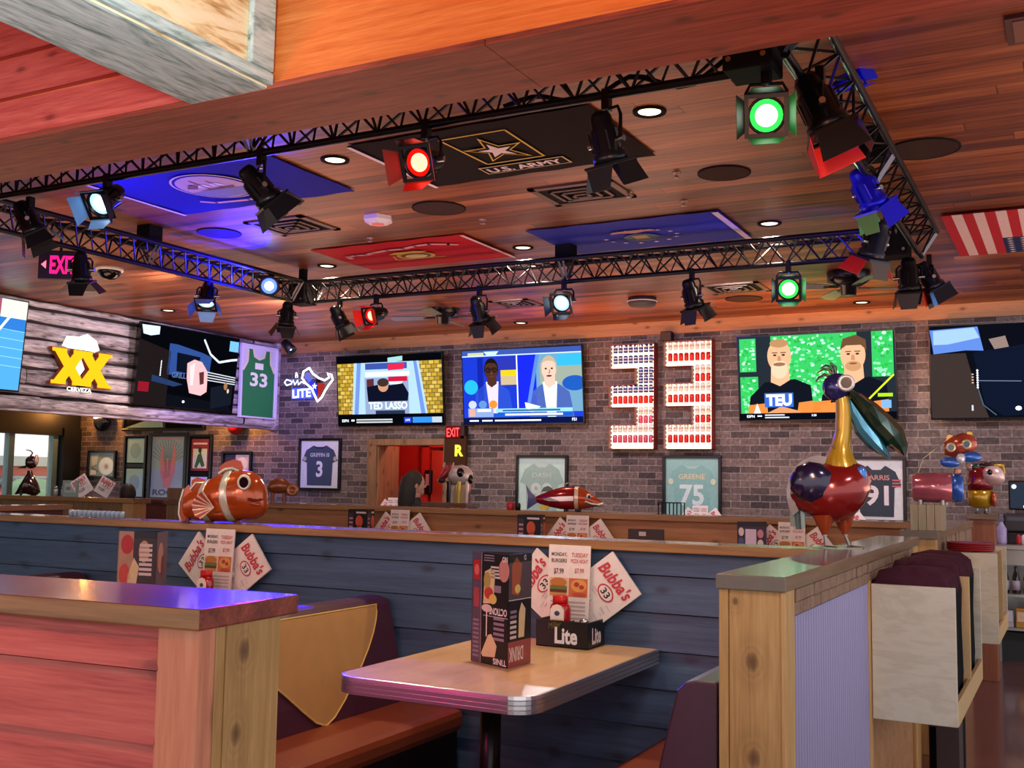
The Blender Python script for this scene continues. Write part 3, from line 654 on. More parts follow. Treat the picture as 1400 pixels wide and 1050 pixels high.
for q in ((1262, 203, .21, 'largest black round ceiling speaker, right of the right truss run'), (990, 236, .17, 'black round ceiling speaker above the blue eagle flag'), (600, 284, .2, 'black round ceiling speaker beside the white ceiling box'),
          (300, 318, .18, 'black round ceiling speaker beside the left ceiling vent'), (1017, 408, .2, 'round ceiling speaker by the far right vent')): speaker(*q)
c = onZ(878, 407, ZCEI); t = thing('ceiling_speaker', 'thick dark puck on the far ceiling above the numeral sign', 'speaker', c)
b = MB(); b.lathe([(.15,0), (.16,-.05), (.14,-.09), (0,-.095)], plain('#3b3431', .6), 24); b.build('housing', t); b = MB(); b.lathe([(.15,-.052),(.163,-.05),(.163,-.04),(.15,-.038)], M_WHITE, 24, None, True, False); b.build('rim', t)
c = onZ(150, 366, ZCEI); t = thing('ceiling_camera', 'dark dome camera on the ceiling right of the exit box', 'camera', c)
b = MB(); b.lathe([(.13,0), (.13,-.03), (.1,-.035)], M_WHITE, 20); b.build('base', t); b = MB(); b.ell((0,0,-.035), (.11,.11,.085), M_BLKGLOSS); b.build('dome', t)
def vent(pts, label, n=5, m=None):
    P = [onZ(x, y, ZCEI) for x, y in pts]; c = sum(P, Vector())/4; w = (P[1]-P[0]).length; d = max(abs(P[3].y-P[0].y), .45); m = m or plain('#5a4136', .5, .3)
    t = thing('ceiling_vent', label, 'vent', c, (0,0,0), 'square ceiling vents'); b = MB(); w /= 2; d /= 2
    b.box((-w,-d,-.012), (w,-d+.05,0), m); b.box((-w,d-.05,-.012), (w,d,0), m); b.box((-w,-d,-.012), (-w+.05,d,0), m); b.box((w-.05,-d,-.012), (w,d,0), m); b.build('frame', t)
    for k in range(1, n):
        f = 1-k/n; x, y = (w-.05)*f, (d-.05)*f; b = MB()
        for q in ((-x,-y,x,-y+.022), (-x,y-.022,x,y), (-x,-y,-x+.022,y), (x-.022,-y,x,y)): b.box((q[0],q[1],-.01-.006*k), (q[2],q[3],-.002-.006*k), m)
        b.build('louver', t)
    b = MB(); b.box((-w+.01,-d+.01,-.003), (w-.01,d-.01,-.001), M_BLKMAT); b.build('duct_opening', t)
vent(((722, 258), (838, 245), (858, 268), (768, 280)), 'brown square ceiling vent below the black star flag', 4)
vent(((330, 302), (420, 296), (458, 314), (390, 320)), 'ceiling vent lit violet, under the unlit lamp by the seal flag', 4)
vent(((672, 412), (724, 408), (738, 416), (690, 420)), 'far ceiling vent above the second television', 4)
vent(((958, 390), (1040, 385), (1050, 396), (975, 402)), 'far ceiling vent left of the far green lit stage light', 4, plain('#6f5a48', .5, .3))
c = onZ(517, 297, ZCEI); t = thing('emergency_ceiling_light', 'white hexagonal alarm box on the ceiling, glowing red below', 'alarm', c)
b = MB(); b.lathe([(.12,0), (.12,-.03), (.075,-.055), (0,-.055)], plain('#d9d2da', .4), 6, None, False); b.build('housing', t)
b = MB(); b.lathe([(0,-.0565), (.055,-.0565)], plain('#f06a62', .3), 6); b.build('lens', t)
for i, (px, py) in enumerate(((660, 300), (860, 263), (925, 236), (506, 325), (950, 395), (935, 275))):
    c = onZ(px, py, ZCEI); t = thing('ceiling_sprinkler', ['sprinkler head on the ceiling above the red scroll flag', 'sprinkler head right of the brown square vent', 'sprinkler head left of the upper right speaker', 'sprinkler head just left of the red scroll flag', 'sprinkler head by the far right vent', 'sprinkler head above the blue eagle flag'][i], 'sprinkler', c, (0,0,0), 'sprinkler heads')
    b = MB(); b.lathe([(.03,0), (.03,-.006), (.01,-.01), (.01,-.03), (.022,-.032), (.02,-.036), (0,-.036)], plain('#a58a78', .4, .5), 12); b.build('head', t)

def fan(px, py, Y, label, rot, blades):
    c = onY(px, py, Y); t = thing('ceiling_fan', label, 'ceiling fan', (c.x, c.y, c.z), (0,0,rot))
    b = MB(); b.lathe([(.02,-.13), (.07,-.13), (.075,-.05), (.12,-.04), (.19,.0), (.2,.10), (.16,.14), (.05,.15)], plain('#16161b', .25, .4), 24); b.build('motor', t)
    b = MB(); b.tube([(0,0,.12), (0,0,ZCEI-c.z)], .03, M_BLACK); b.lathe([(.09, ZCEI-c.z-.06), (.1, ZCEI-c.z)], M_BLACK, 20); b.build('mount', t)
    for k in range(blades):
        R_ = Matrix.Rotation(2*PI*k/blades, 4, 'Z') @ Matrix.Rotation(.24, 4, 'X')
        b = MB(); b.plate([(.2,-.05,-.06), (.62,-.07,-.06), (.66,0,-.06), (.62,.07,-.06), (.2,.05,-.06)], (0,0,.008), plain('#6a7068', .4), R_); b.box((.1,-.02,-.062), (.24,.02,-.05), M_BLACK, R_); b.build('blade', t)
fan(1160, 385, 10.2, 'black ceiling fan with grey blades at the far right, by the right televisions', .5, 4)
fan(606, 428, 10.6, 'black ceiling fan at the far left, above the second television', .2, 4)
c = onZ(1396, 35, ZCEI); t = thing('ceiling_hatch', 'dark framed panel on the ceiling at the upper right edge', 'hatch', c)
b = MB(); b.box((-.06,-.14,-.02), (.5,.16,0), plain('#4a2c22', .5)); b.build('frame', t); b = MB(); b.box((-.03,-.11,-.024), (.46,.13,-.018), plain('#6f4a36', .6)); b.build('panel', t)

# illuminated exit box seen from below at left
c = onX(81, 362, XL-.8)
t = thing('exit_sign', 'hanging illuminated exit box with pink red letters at the upper left', 'sign', c, (0, 0, .55))
b = MB(); b.box((-.17,0,-.12), (.17,.05,.12), plain('#1a1440', .4)); b.tube([(0,.025,.12), (0,.025,ZCEI-c.z)], .012, M_BLACK); b.build('housing', t, .006)
a = Art((0,-.002,0), (1,0,0), (0,0,1)); a.text('EXIT', .03, 0, .15, emi('#ff1460', 2.2), 1, .21, 0, .03); a.poly([(-.145,0), (-.105,.035), (-.105,-.035)], emi('#ff5a70', 2.4), 1); a.build('lettering', t)

# ---------------------------------------------------------------- flags pinned flat under the ceiling
def flag_frame(pts):
    # corner pixels in order: near-left, near-right, far-right, far-left
    P = [onZ(x, y, ZCEI-.03) for x, y in pts]; return P
def flag(name, label, c, w, d, rz, draw, wavy=.005):
    t = thing('ceiling_'+name, label, 'flag', (c[0], c[1], ZCEI-.014), (0, 0, rz), 'flags under the ceiling')
    n, k = 24, 12; b = MB(); m = draw[0]
    vs = [(-w/2+w*i/n, -d/2+d*j/k, wavy*math.sin(i*1.1+j*.7)*.5) for j in range(k+1) for i in range(n+1)]
    fs = [(j*(n+1)+i, j*(n+1)+i+1, (j+1)*(n+1)+i+1, (j+1)*(n+1)+i) for j in range(k) for i in range(n)]
    b.add(vs, fs, m, True); b.add([(x, y, z+.003) for x, y, z in vs], fs, m, True); b.build('cloth', t)
    # picture faces down: u to +x, v to -y (seen from below)
    a = Art((0, 0, -wavy*.5-.005), (1,0,0), (0,-1,0), .0015); draw[1](a, w, d); a.build('emblem', t)
    return t
GOLD = plain('#c9a83c', .6); GOLDW = plain('#d9c690', .6); FWH = plain('#d9cdd2', .7); NAVY = plain('#10157c', .7); FBLK = plain('#12090c', .8)
# star flag, black
def d_army(a, w, d):
    a.rect(-w/2, -d/2, -w/2+.03, d/2, FWH, 1)
    a.line([(-.22,.36), (-.2,-.17), (.2,-.17), (.22,.36)], .014, GOLD, 1); a.line([(-.22,.36), (.22,.36)], .014, GOLD, 1)
    pts = [(0,.30), (.05,.13), (.20,.13), (.08,.03), (.14,-.13), (0,-.03), (-.14,-.13), (-.08,.03), (-.2,.13), (-.05,.13)]
    a.poly(pts, GOLD, 2); a.poly([(x*.84, .05+(y-.05)*.84) for x, y in pts], FBLK, 3); a.poly([(x*.55, .05+(y-.05)*.55) for x, y in pts], FWH, 4)
    a.rect(-.3, -.36, .3, -.22, GOLDW, 2); a.rect(-.29, -.35, .29, -.23, FBLK, 3); a.text('U.S. ARMY', 0, -.29, .085, FWH, 4, .52, 0, .03)
A = onZ(655, 180, ZCEI-.03)
flag('star_flag', 'black ceiling flag with a gold outlined star and army lettering', (-3.02, 5.53), 1.6, .98, -.02, (FBLK, d_army))
BRN = plain('#7c5a4a', .7); CRM = plain('#b9a59a', .7)
def d_navy(a, w, d):
    a.rect(-w/2, -d/2, -w/2+.03, d/2, FWH, 1)
    a.circ(0, .06, .29, .29, GOLDW, 1, 32); a.circ(0, .06, .275, .275, NAVY, 2, 32); a.circ(0, .06, .255, .255, CRM, 3, 32)
    a.poly([(-.24,.0), (.24,.0), (.2,-.1), (.1,-.17), (-.1,-.17), (-.2,-.1)], plain('#7c8296', .7), 4)
    a.poly([(-.17,.02), (.14,.0), (.17,.05), (.0,.04)], BRN, 5); a.line([(-.05,.03), (-.05,.24)], .012, BRN, 5); a.line([(.06,.03), (.06,.2)], .01, BRN, 5)
    a.poly([(-.11,.09), (.0,.07), (-.01,.14), (-.1,.16)], FWH, 5); a.poly([(.02,.08), (.12,.07), (.1,.14), (.03,.14)], FWH, 5); a.poly([(-.2,.1), (-.12,.17), (-.06,.14), (-.13,.07)], BRN, 6)
    a.line([(-.36,-.2), (-.28,-.27), (0,-.3), (.28,-.27), (.36,-.2)], .035, plain('#caa0a4', .7), 4)
flag('seal_flag', 'deep blue ceiling flag with a round ship seal and scroll', (-5.18, 5.42), 1.6, .95, 0, (NAVY, d_navy))
CRIM = plain('#b01626', .7)
def d_marine(a, w, d):
    a.rect(w/2-.03, -d/2, w/2, d/2, FWH, 1)
    a.line([(-.62,.08), (-.6,.16), (-.5,.18), (-.4,.16), (-.3,.21), (-.12,.25), (.05,.24), (.2,.3), (.35,.31), (.5,.24), (.56,.2)], .05, plain('#d89aa0', .7), 2)
    a.circ(0, -.03, .19, .13, GOLD, 2); a.circ(0, -.03, .15, .1, plain('#7e5a30', .7), 3); a.circ(0, -.04, .11, .07, GOLDW, 4); a.poly([(-.2,.1), (-.06,.07), (0,.12), (.06,.07), (.2,.1), (.1,.16), (0,.15), (-.1,.16)], GOLD, 5)
    a.line([(-.25,-.13), (.24,-.15)], .014, GOLD, 3); a.line([(-.2,.03), (-.26,-.12)], .014, GOLD, 3)
flag('scroll_flag', 'crimson ceiling flag with a pale scroll and gold emblem', (-5.13, 7.8), 1.56, .95, 0, (CRIM, d_marine))
BLU = plain('#2a349c', .7)
def d_af(a, w, d):
    a.rect(w/2-.05, -d/2, w/2, d/2, FWH, 1)
    for k in range(13):
        q = PI*(1.0+k/12.0)*1.0; q = PI*1.15+k*(PI*1.7)/12-.5
        a.star(.0+.30*math.cos(q), -.03+.22*math.sin(q), .028, FWH, 2)
    a.circ(0, -.06, .15, .13, plain('#5d6c84', .7), 2); a.poly([(-.2,.13), (-.16,.19), (-.05,.2), (.06,.2), (.16,.19), (.2,.13), (.1,.14), (0,.1), (-.1,.14)], plain('#d2a08c', .7), 3)
    a.poly([(-.13,-.05), (0,-.19), (.13,-.05), (.1,.05), (-.1,.05)], plain('#5f727a', .7), 3); a.rect(-.06, -.1, .06, .02, plain('#b8a26a', .7), 4)
flag('eagle_flag', 'blue ceiling flag with an eagle crest ringed by white stars', (-3.05, 7.92), 1.58, .95, 0, (BLU, d_af))
SR = plain('#a92a36', .7); SW = plain('#cfb9bd', .7)
def d_us(a, w, d):
    for k in range(13): a.rect(-w/2+w*k/13, -d/2, -w/2+w*(k+1)/13, d/2, SR if k % 2 == 0 else SW, 1)
    a.rect(-w/2+w*5/13+.0, -d/2, w/2, -d/2+d*.4, plain('#23305e', .7), 2)
    for i in range(6):
        for j in range(7): a.star(-w/2+w*5/13+.05+i*.095, -d/2+.05+j*.085, .03, FWH, 3)
p = onZ(1305, 318, ZCEI-.03)
flag('striped_flag', 'red and white striped national flag on the ceiling at the right edge', (p.x+.43, 9.0), .95, 1.52, 0.0, (SR, d_us))
# ---------------------------------------------------------------- televisions
class Scr(Art):
    # picture given in fractions of its width and height, v downward
    def __init__(s, w, h, d): super().__init__((-w/2, -d, h/2), (1,0,0), (0,0,1)); s.w = w; s.h = h
    def p(s, x, y, l): return super().p(min(max(x,0),1)*s.w, -min(max(y,0),1)*s.h, l)
    def text(s, body, cx, cy, h, m, l=4, w=None, off=.02, shear=0):
        vs, fs, asp = text_mesh(body, off, shear); w = w or h*asp*s.h/s.w
        return s.add([s.p(cx+(x-.5)*w, cy-(y-.5)*h, l) for x, y in vs], fs, m)
    def line(s, pts, w, m, l=3, close=False):
        if close: pts = list(pts)+[pts[0]]
        k = s.w/s.h
        for (a, b), (c, d) in zip(pts, pts[1:]):
            L = math.hypot((c-a)*k, d-b)
            if L < 1e-6: continue
            nx, ny = -(d-b)/L*w/2/k, (c-a)*k/L*w/2
            s.poly([(a+nx,b+ny), (a-nx,b-ny), (c-nx,d-ny), (c+nx,d+ny)], m, l)
E_ = lambda c, s=1.0: emi(c, s)
K0 = E_('#05060a', 1); WHT = E_('#f2f8ff', 1.15)
def tv(name, label, c, w, h, rz, draw, tilt=.105):
    t = thing('wall_mounted_'+name, label, 'television', c, (tilt, 0, rz), 'televisions high on the walls')
    b = MB(); b.box((-w/2, -.018, -h/2), (w/2, .03, h/2), M_BLKGLOSS); b.box((-w*.3, .03, -h*.35), (w*.3, .06, h*.3), M_BLACK); b.build('housing', t, .004)
    b = MB(); e = .012
    b.box((-w/2,-.024,-h/2),(w/2,-.016,-h/2+e*1.6),M_BLKGLOSS); b.box((-w/2,-.024,h/2-e),(w/2,-.016,h/2),M_BLKGLOSS); b.box((-w/2,-.024,-h/2),(-w/2+e,-.016,h/2),M_BLKGLOSS); b.box((w/2-e,-.024,-h/2),(w/2,-.016,h/2),M_BLKGLOSS); b.build('bezel', t)
    b = MB(); b.box((-.25, .05, -.12), (.25, .12, .12), M_BLACK); b.build('wall_bracket', t)
    s = Scr(w-2*e, h-2.4*e, .0195); s.rect(0, 0, 1, 1, K0, 0); draw(s); s.build('screen', t)
    return t
def ticker(s, v0=.9):
    s.rect(0, v0, 1, 1, E_('#0a0d16'), 2); s.text('ESPN', .07, v0+.05, .035, WHT, 4)
def scr_house(s):
    s.rect(0,.1,1,.84,E_('#7b6a2e',.9),1)
    for k in range(13):
        v = .1+.057*k
        for i in range(5):
            for sd in (0, 1):
                u = (.0 if sd == 0 else .78)+i*.05-(.025 if k % 2 else 0)
                if (sd == 0 and -.01 < u < .16) or (sd == 1 and u > .76 and u < .96): s.rect(max(u,0)+.003, v+.005, min(u+.045, 1), v+.05, E_(['#c9a437','#b08b2c','#d8b75a'][(i+k) % 3], 1), 2)
    s.poly([(.17,.1),(.79,.1),(.86,.84),(.14,.84)], E_('#a9cdf2',1.05), 3)
    s.poly([(.20,.1),(.24,.1),(.20,.84),(.16,.84)], E_('#6f8fd8'), 4); s.poly([(.74,.1),(.77,.1),(.84,.84),(.80,.84)], E_('#6f8fd8'), 4)
    s.rect(.28,.11,.68,.2,E_('#3c4fa0'),4); s.rect(.28,.24,.7,.3,E_('#e9fbff',1.2),4); s.rect(.27,.32,.69,.84,E_('#8ea0c4'),4)
    s.poly([(.5,.13),(.66,.12),(.65,.21),(.5,.22)],E_('#d8264c'),5); s.rect(.5,.31,.68,.38,E_('#c81838'),5); s.poly([(.5,.04),(.64,.02),(.64,.09),(.5,.11)],E_('#9fd0d0'),5); s.poly([(.5,.38),(.64,.38),(.62,.42),(.52,.42)],E_('#dfe9ef'),6)
    s.poly([(.29,.34),(.36,.33),(.36,.45),(.29,.47)],E_('#5a2a34'),5)
    s.poly([(.29,.45),(.4,.42),(.52,.43),(.64,.41),(.69,.55),(.68,.66),(.30,.66)],E_('#0c1024'),6)
    s.circ(.45,.44,.05,.085,E_('#c9926e'),7); s.circ(.45,.39,.055,.06,E_('#3c2c28'),8)
    s.text('TED LASSO', .49, .72, .105, E_('#d8f4f2',1.2), 9, .37, .03); s.rect(.37,.79,.65,.84,E_('#22304a'),6)
    s.rect(0,.84,1,1,K0,8)
    s.text('ESPN', .07, .93, .04, WHT, 9); s.rect(.13,.915,.16,.94,WHT,9); s.rect(.18,.91,.53,.93,E_('#c8ccd2'),9); s.rect(.18,.945,.53,.965,E_('#c8ccd2'),9)
    s.rect(.64,.89,.71,.97,E_('#1f3fd0'),9); s.rect(.72,.89,.9,.97,E_('#2f86e8',1.1),9); s.rect(.9,.89,.99,.97,E_('#b9c6d6'),9); s.text('LIVE', .675, .93, .03, WHT, 10)
def anchor(s, u, v, skin, hair, coat, shirt, glasses=False, sc=1):
    s.poly([(u-.16*sc,1.0),(u-.14*sc,v+.30*sc),(u-.06*sc,v+.2*sc),(u+.07*sc,v+.2*sc),(u+.15*sc,v+.30*sc),(u+.19*sc,1.0)],coat,3)
    s.poly([(u-.05*sc,v+.17*sc),(u+.06*sc,v+.17*sc),(u+.045*sc,v+.6*sc),(u-.02*sc,v+.6*sc)],shirt,4)
    s.poly([(u-.04*sc,v+.05),(u+.045*sc,v+.05),(u+.045*sc,v+.2*sc),(u,v+.25*sc),(u-.035*sc,v+.2*sc)],skin,5)
    s.circ(u,v,.061*sc,.15*sc,hair,5); s.poly([(u-.05*sc,v-.06*sc),(u-.02*sc,v-.085*sc),(u+.03*sc,v-.08*sc),(u+.05*sc,v-.05*sc),(u+.054*sc,v+.05*sc),(u+.04*sc,v+.13*sc),(u+.0*sc,v+.165*sc),(u-.036*sc,v+.13*sc),(u-.054*sc,v+.05*sc)],skin,6)
    for k in (-.022, .024): s.circ(u+k*sc, v+.01*sc, .009*sc, .011*sc, E_('#15100e'), 7, 10)
    s.circ(u+.002, v+.10*sc, .022*sc, .012*sc, E_('#6a2f2a'), 7, 12); s.line([(u+.004,v+.02*sc),(u+.009,v+.06*sc),(u-.004,v+.066*sc)],.01,E_('#8a5a48',.7),7)
    if glasses:
        for k in (-.024, .026): s.line([(u+k+.02*math.cos(q*PI/6), v+.012+.03*math.sin(q*PI/6)) for q in range(13)], .012, E_('#060608'), 8)
def scr_studio(s):
    s.rect(0,0,1,1,E_('#1d3bd0',1),1); s.rect(0,.10,.46,.8,E_('#1a37c8',1),2); s.rect(.3,.10,.47,.5,E_('#41302c'),2); s.rect(.33,.28,.47,.36,E_('#e8c01a',1.1),3); s.rect(.33,.36,.47,.48,E_('#c7b48c'),3); s.circ(.07,.5,.06,.1,E_('#28b6e8',1),3); s.rect(.13,.1,.18,.8,E_('#1223a0'),3)
    anchor(s, .25, .26, E_('#4a2c22'), E_('#1a120f'), E_('#2a4cc8'), E_('#e8d4ea',1), True)
    s.rect(.475,.08,1,.85,E_('#6fa0c0',1),2); s.rect(.475,.08,.63,.85,E_('#1626d8',1.1),3); s.poly([(.63,.08),(.66,.08),(.57,.8),(.54,.8)],E_('#5b86d8'),4); s.rect(.8,.1,1,.25,E_('#38b4e8'),3); s.rect(.66,.2,1,.5,E_('#9aa79a'),2.5)
    s.circ(.94,.48,.1,.1,E_('#1f58b8'),3)
    anchor(s, .735, .27, E_('#e8c0ac',1.05), E_('#bfae94',1.0), E_('#4a64b0'), E_('#e4f6ee',1.15), False, 1.08)
    s.rect(.466,.08,.476,.85,WHT,7); s.rect(0,.07,1,.085,E_('#cfe6ff'),7); s.rect(0,0,1,.07,E_('#3a55a8'),6); s.poly([(.19,.02),(.32,.02),(.29,.08),(.22,.08)],E_('#bfe0f0'),8); s.rect(.05,.03,.19,.07,E_('#c6cba0'),8)
    s.poly([(.53,.72),(.66,.78),(.6,.85),(.54,.84)],WHT,8)
    for u, c in ((.08,'#c6cfe8'),(.17,'#5f8fd0'),(.26,'#e8902c')): s.circ(u,.74,.035,.055,E_(c),8)
    s.rect(.04,.79,.26,.91,E_('#8ca4d8'),8); s.rect(.05,.8,.1,.9,E_('#e0a898'),9); s.rect(.12,.8,.24,.84,E_('#dfe8f4'),9)
    s.rect(.28,.8,.92,.85,E_('#8fd0e8',1.1),8); s.rect(.28,.86,.92,.91,E_('#2058c8'),8); s.rect(.36,.868,.84,.895,E_('#e6efff'),9); s.rect(.34,.815,.82,.838,E_('#35688c'),9)
    s.rect(0,.92,1,1,E_('#0b1240'),8); s.rect(.05,.95,.13,.97,WHT,9); s.rect(.16,.95,.25,.97,WHT,9); s.rect(.27,.95,.66,.97,WHT,9); s.text('FS1', .93, .955, .04, WHT, 9)
def scr_pair(s):
    s.rect(0,0,1,1,E_('#232a33'),1); rr = random.Random(5)
    for (a, b, c, d) in ((.01,.02,.12,.42),(.01,.48,.13,1),(.22,0,.77,.7),(.86,0,.99,.52),(.44,.5,.58,.95)):
        s.rect(a,b,c,d,E_('#37c060',1.05),2)
        for k in range(int(260*(c-a)*(d-b)/.35)+8):
            u, v = rr.uniform(a+.01,c-.012), rr.uniform(b+.015,d-.02); s.circ(u,v,rr.uniform(.006,.016),rr.uniform(.008,.022),E_(rr.choice(['#2fa84a','#8ff0b0','#52d878','#bff8d8','#24b83c']),1.05),3+k*.01,6)
    for (u, v, bald, txt) in ((.275,.24,True,True),(.745,.26,False,False)):
        sk = E_('#e8b088',1.05); bl = E_('#10141f')
        s.poly([(u-.22,1),(u-.2,.72),(u-.1,.55),(u+.1,.52),(u+.2,.6),(u+.22,1)],bl,6)
        s.poly([(u-.055,.36),(u+.06,.36),(u+.065,.53),(u,.6),(u-.06,.55)],sk,7)
        s.circ(u,v,.078,.19,sk,8)
        if bald: s.circ(u,v-.15,.06,.05,E_('#b98a5c'),9); s.circ(u,v+.16,.055,.11,E_('#d8c8a8',1.05),9); s.circ(u,v+.10,.04,.022,E_('#9a6a4a'),10)
        else: s.poly([(u-.08,v-.06),(u-.06,v-.19),(u+.02,v-.23),(u+.08,v-.17),(u+.085,v-.05),(u+.05,v-.11),(u-.04,v-.11)],E_('#6a4a34'),9); s.circ(u,v+.13,.05,.06,E_('#c89468'),9); s.circ(u,v+.10,.025,.01,E_('#8a4a3c'),10)
        for k in (-.028,.028): s.circ(u+k,v-.01,.012,.012,E_('#3a2c26'),10,10); s.rect(u+k-.018,v-.045,u+k+.018,v-.032,E_('#7a5238'),10)
        s.poly([(u-.008,v),(u+.008,v),(u+.014,v+.06),(u-.014,v+.06)],E_('#c88a64'),10)
        s.poly([(u-.21,.82),(u-.09,.8),(u-.08,1),(u-.22,1)],E_('#e88a40',1),8); s.poly([(u+.12,.8),(u+.21,.78),(u+.21,1),(u+.1,1)],E_('#e88a40',1),8)
    s.poly([(.40,.8),(.60,.78),(.58,1),(.42,1)],E_('#e88438',1),7.5); s.poly([(.17,.93),(.28,.84),(.4,.9),(.42,1),(.15,1)],E_('#e0986a',1),9); s.poly([(.12,.8),(.16,1),(.08,1)],E_('#e6eef6',1.1),10)
    s.rect(.17,.68,.36,.85,E_('#3a6ac8'),9); s.text('TEU', .265, .765, .14, WHT, 11, .17, .05)
    s.line([(.81,.82),(.99,.5)],.02,E_('#d8e82a',1.1),11); s.rect(.89,.71,.98,.75,E_('#a8d820',1.05),11); s.rect(.91,.79,.97,.88,E_('#7fb0e8'),11); s.line([(.82,.84),(.92,.92)],.02,E_('#cfe4ff'),11)
    s.rect(0,.92,1,1.0,E_('#070a14'),12); s.text('ESPN', .075, .955, .032, WHT, 13); s.rect(.12,.945,.15,.96,WHT,13); s.rect(.17,.935,.3,.95,E_('#d6dae2'),13); s.rect(.17,.965,.33,.98,E_('#d6dae2'),13); s.text('3:28', .49, .95, .025, WHT, 13)
def scr_guitar(s):
    s.rect(0,0,1,1,E_('#0a0c16'),1); s.poly([(0,.04),(.27,.02),(.3,.28),(.2,.27),(.02,.3)],E_('#5f86d8',1),2); s.poly([(.02,.05),(.25,.03),(.28,.14),(.1,.2),(.02,.2)],E_('#9fc4f4',1),3); s.poly([(0,.3),(.2,.3),(.24,.6),(.32,1),(0,1)],E_('#3a2f2c'),2)
    s.poly([(.33,.16),(.42,.13),(.44,.26),(.36,.27)],E_('#8f7a72'),3); s.poly([(.55,.0),(.95,0),(.95,.2),(.7,.24),(.58,.16)],E_('#b0603c'),3); s.poly([(.6,.16),(.8,.22),(.78,.28),(.62,.22)],E_('#e0d0c8'),4)
    s.poly([(.24,.3),(.55,.22),(.75,.4),(.7,.95),(.4,.98),(.3,.85)],E_('#0d1528'),4); s.line([(.26,.66),(.29,.86),(.36,.97)],.01,E_('#4a6078'),5)
    for k in range(8): s.circ(.262,.49+.026*k,.006,.012,WHT,6,8)
    for k in range(4): s.circ(.235,.53+.03*k,.007,.008,E_('#d0a890'),6,8)
    s.line([(.27,.6),(.5,.615)],.008,E_('#6f7c96'),6)
    s.poly([(.66,.46),(.74,.40),(.82,.44),(.84,.62),(.8,.84),(.72,.86),(.68,.68)],E_('#f4d8dc',1.1),6); s.poly([(.74,.6),(.78,.58),(.78,.72),(.75,.74)],E_('#c08a88'),7); s.poly([(.68,.7),(.84,.7),(.86,.9),(.7,.95)],E_('#2f5a50'),5); s.circ(.48,.9,.018,.025,WHT,6,8); s.rect(.225,.86,.235,.92,E_('#cfd4dc'),6)
def scr_guitar_far(s):
    s.rect(0,0,1,1,E_('#05060b'),1); s.poly([(.0,.02),(.17,.01),(.17,.11),(.09,.14),(.02,.13)],E_('#cfe6f6',1.1),2); s.poly([(0,.2),(.3,.3),(.3,1),(0,1)],E_('#1d1617'),2)
    s.poly([(.28,.2),(.36,.2),(.62,.26),(.72,.3),(.71,.5),(.28,.6)],E_('#33549c',.8),2); s.poly([(.36,.3),(.6,.32),(.58,.56),(.37,.54)],E_('#0b1020'),3); s.poly([(.14,.62),(.45,.7),(.36,.74),(.14,.7)],E_('#28406e',.8),2); s.text('GRILL', .4, .59, .07, E_('#5f7fb8',.8), 4)
    for k in range(8): s.circ(.215,.44+.025*k,.006,.011,WHT,5,8)
    s.poly([(.47,.42),(.54,.36),(.62,.38),(.69,.5),(.70,.76),(.64,.82),(.52,.8),(.48,.62)],E_('#e8b4b8',1.05),6); s.poly([(.6,.52),(.65,.5),(.66,.66),(.62,.68)],E_('#5a2c30'),7); s.poly([(.5,.45),(.55,.4),(.55,.7),(.52,.7)],E_('#f4d4d4',1.05),7)
    for k in range(4): s.line([(.68,.5+.035*k),(1,.53+.03*k)],.012,E_('#d8dce6'),5)
    s.line([(.62,.08),(.7,.26),(.8,.35),(.93,.3),(1,.28)],.03,E_('#dce6f0',1.1),6); s.rect(.9,.04,1,.18,E_('#6fb4f0',1.1),5); s.rect(.02,.72,.12,.84,E_('#8a1626'),5); s.poly([(.74,.7),(.98,.6),(.98,.9),(.76,.98)],E_('#141824'),4); s.circ(.9,.66,.02,.05,E_('#a07048'),6); s.circ(.93,.72,.012,.03,E_('#e0c8a0'),7); s.circ(.47,.92,.014,.018,WHT,6,8)
    s.poly([(.3,.84),(.95,.9),(1,1),(.3,1)],E_('#0b0d16'),3)
def scr_court(s):
    s.rect(0,0,1,1,E_('#4fa4dc',1.05),1); s.rect(0,0,1,.17,E_('#a05068'),2); s.rect(.82,0,1,.2,E_('#d8e4d0',1.1),3); s.rect(0,.2,1,.34,E_('#2f7ad0'),2)
    for k in range(5): s.line([(0,.28+.1*k),(1,.34+.1*k)],.008,E_('#8fd4f0'),3)
    s.line([(.92,.1),(.8,.4),(.74,.72)],.03,WHT,4); s.poly([(0,.72),(.6,.78),(.85,1),(0,1)],E_('#2f62b8'),4); s.circ(.5,.86,.16,.07,E_('#d8202c'),5); s.poly([(.45,.9),(.8,.92),(.86,1),(.4,1)],E_('#141a30'),6)
def tv_px(name, label, tl, tr, bl, br, Y, draw):
    P = [onY(*q, Y) for q in (tl, tr, bl, br)]; c = sum(P, Vector())/4; w = (P[1].x-P[0].x+P[3].x-P[2].x)/2; h = (P[0].z-P[2].z+P[1].z-P[3].z)/2
    return tv(name, label, c, w, h, 0, draw)
YT = 12.33
tv_px('television', 'television showing a blue doorway between yellow brick walls, left above the red doorway', (461,487.5), (606,481), (463.6,583), (608,581.7), YT, scr_house)
tv_px('television', 'television showing two suited studio hosts side by side', (632,479), (797,472), (635,580.5), (799.5,579.3), YT, scr_studio)
tv_px('television', 'television showing two men in black shirts before green leaves', (1008,460), (1225,451), (1011,575.5), (1228,574), YT, scr_pair)
P0, P1 = onY(1270, 446, YT), onY(1272, 574, YT); w5 = 1.80
tv('television', 'dark screened television at the right edge with a pale hand on a guitar', (P0.x+w5/2, YT, (P0.z+P1.z)/2), w5, P0.z-P1.z, 0, scr_guitar)
P = [onX(x, y, XS+.14) for x, y in ((192,442),(327,462),(180,552),(315,565))]; c = sum(P, Vector())/4
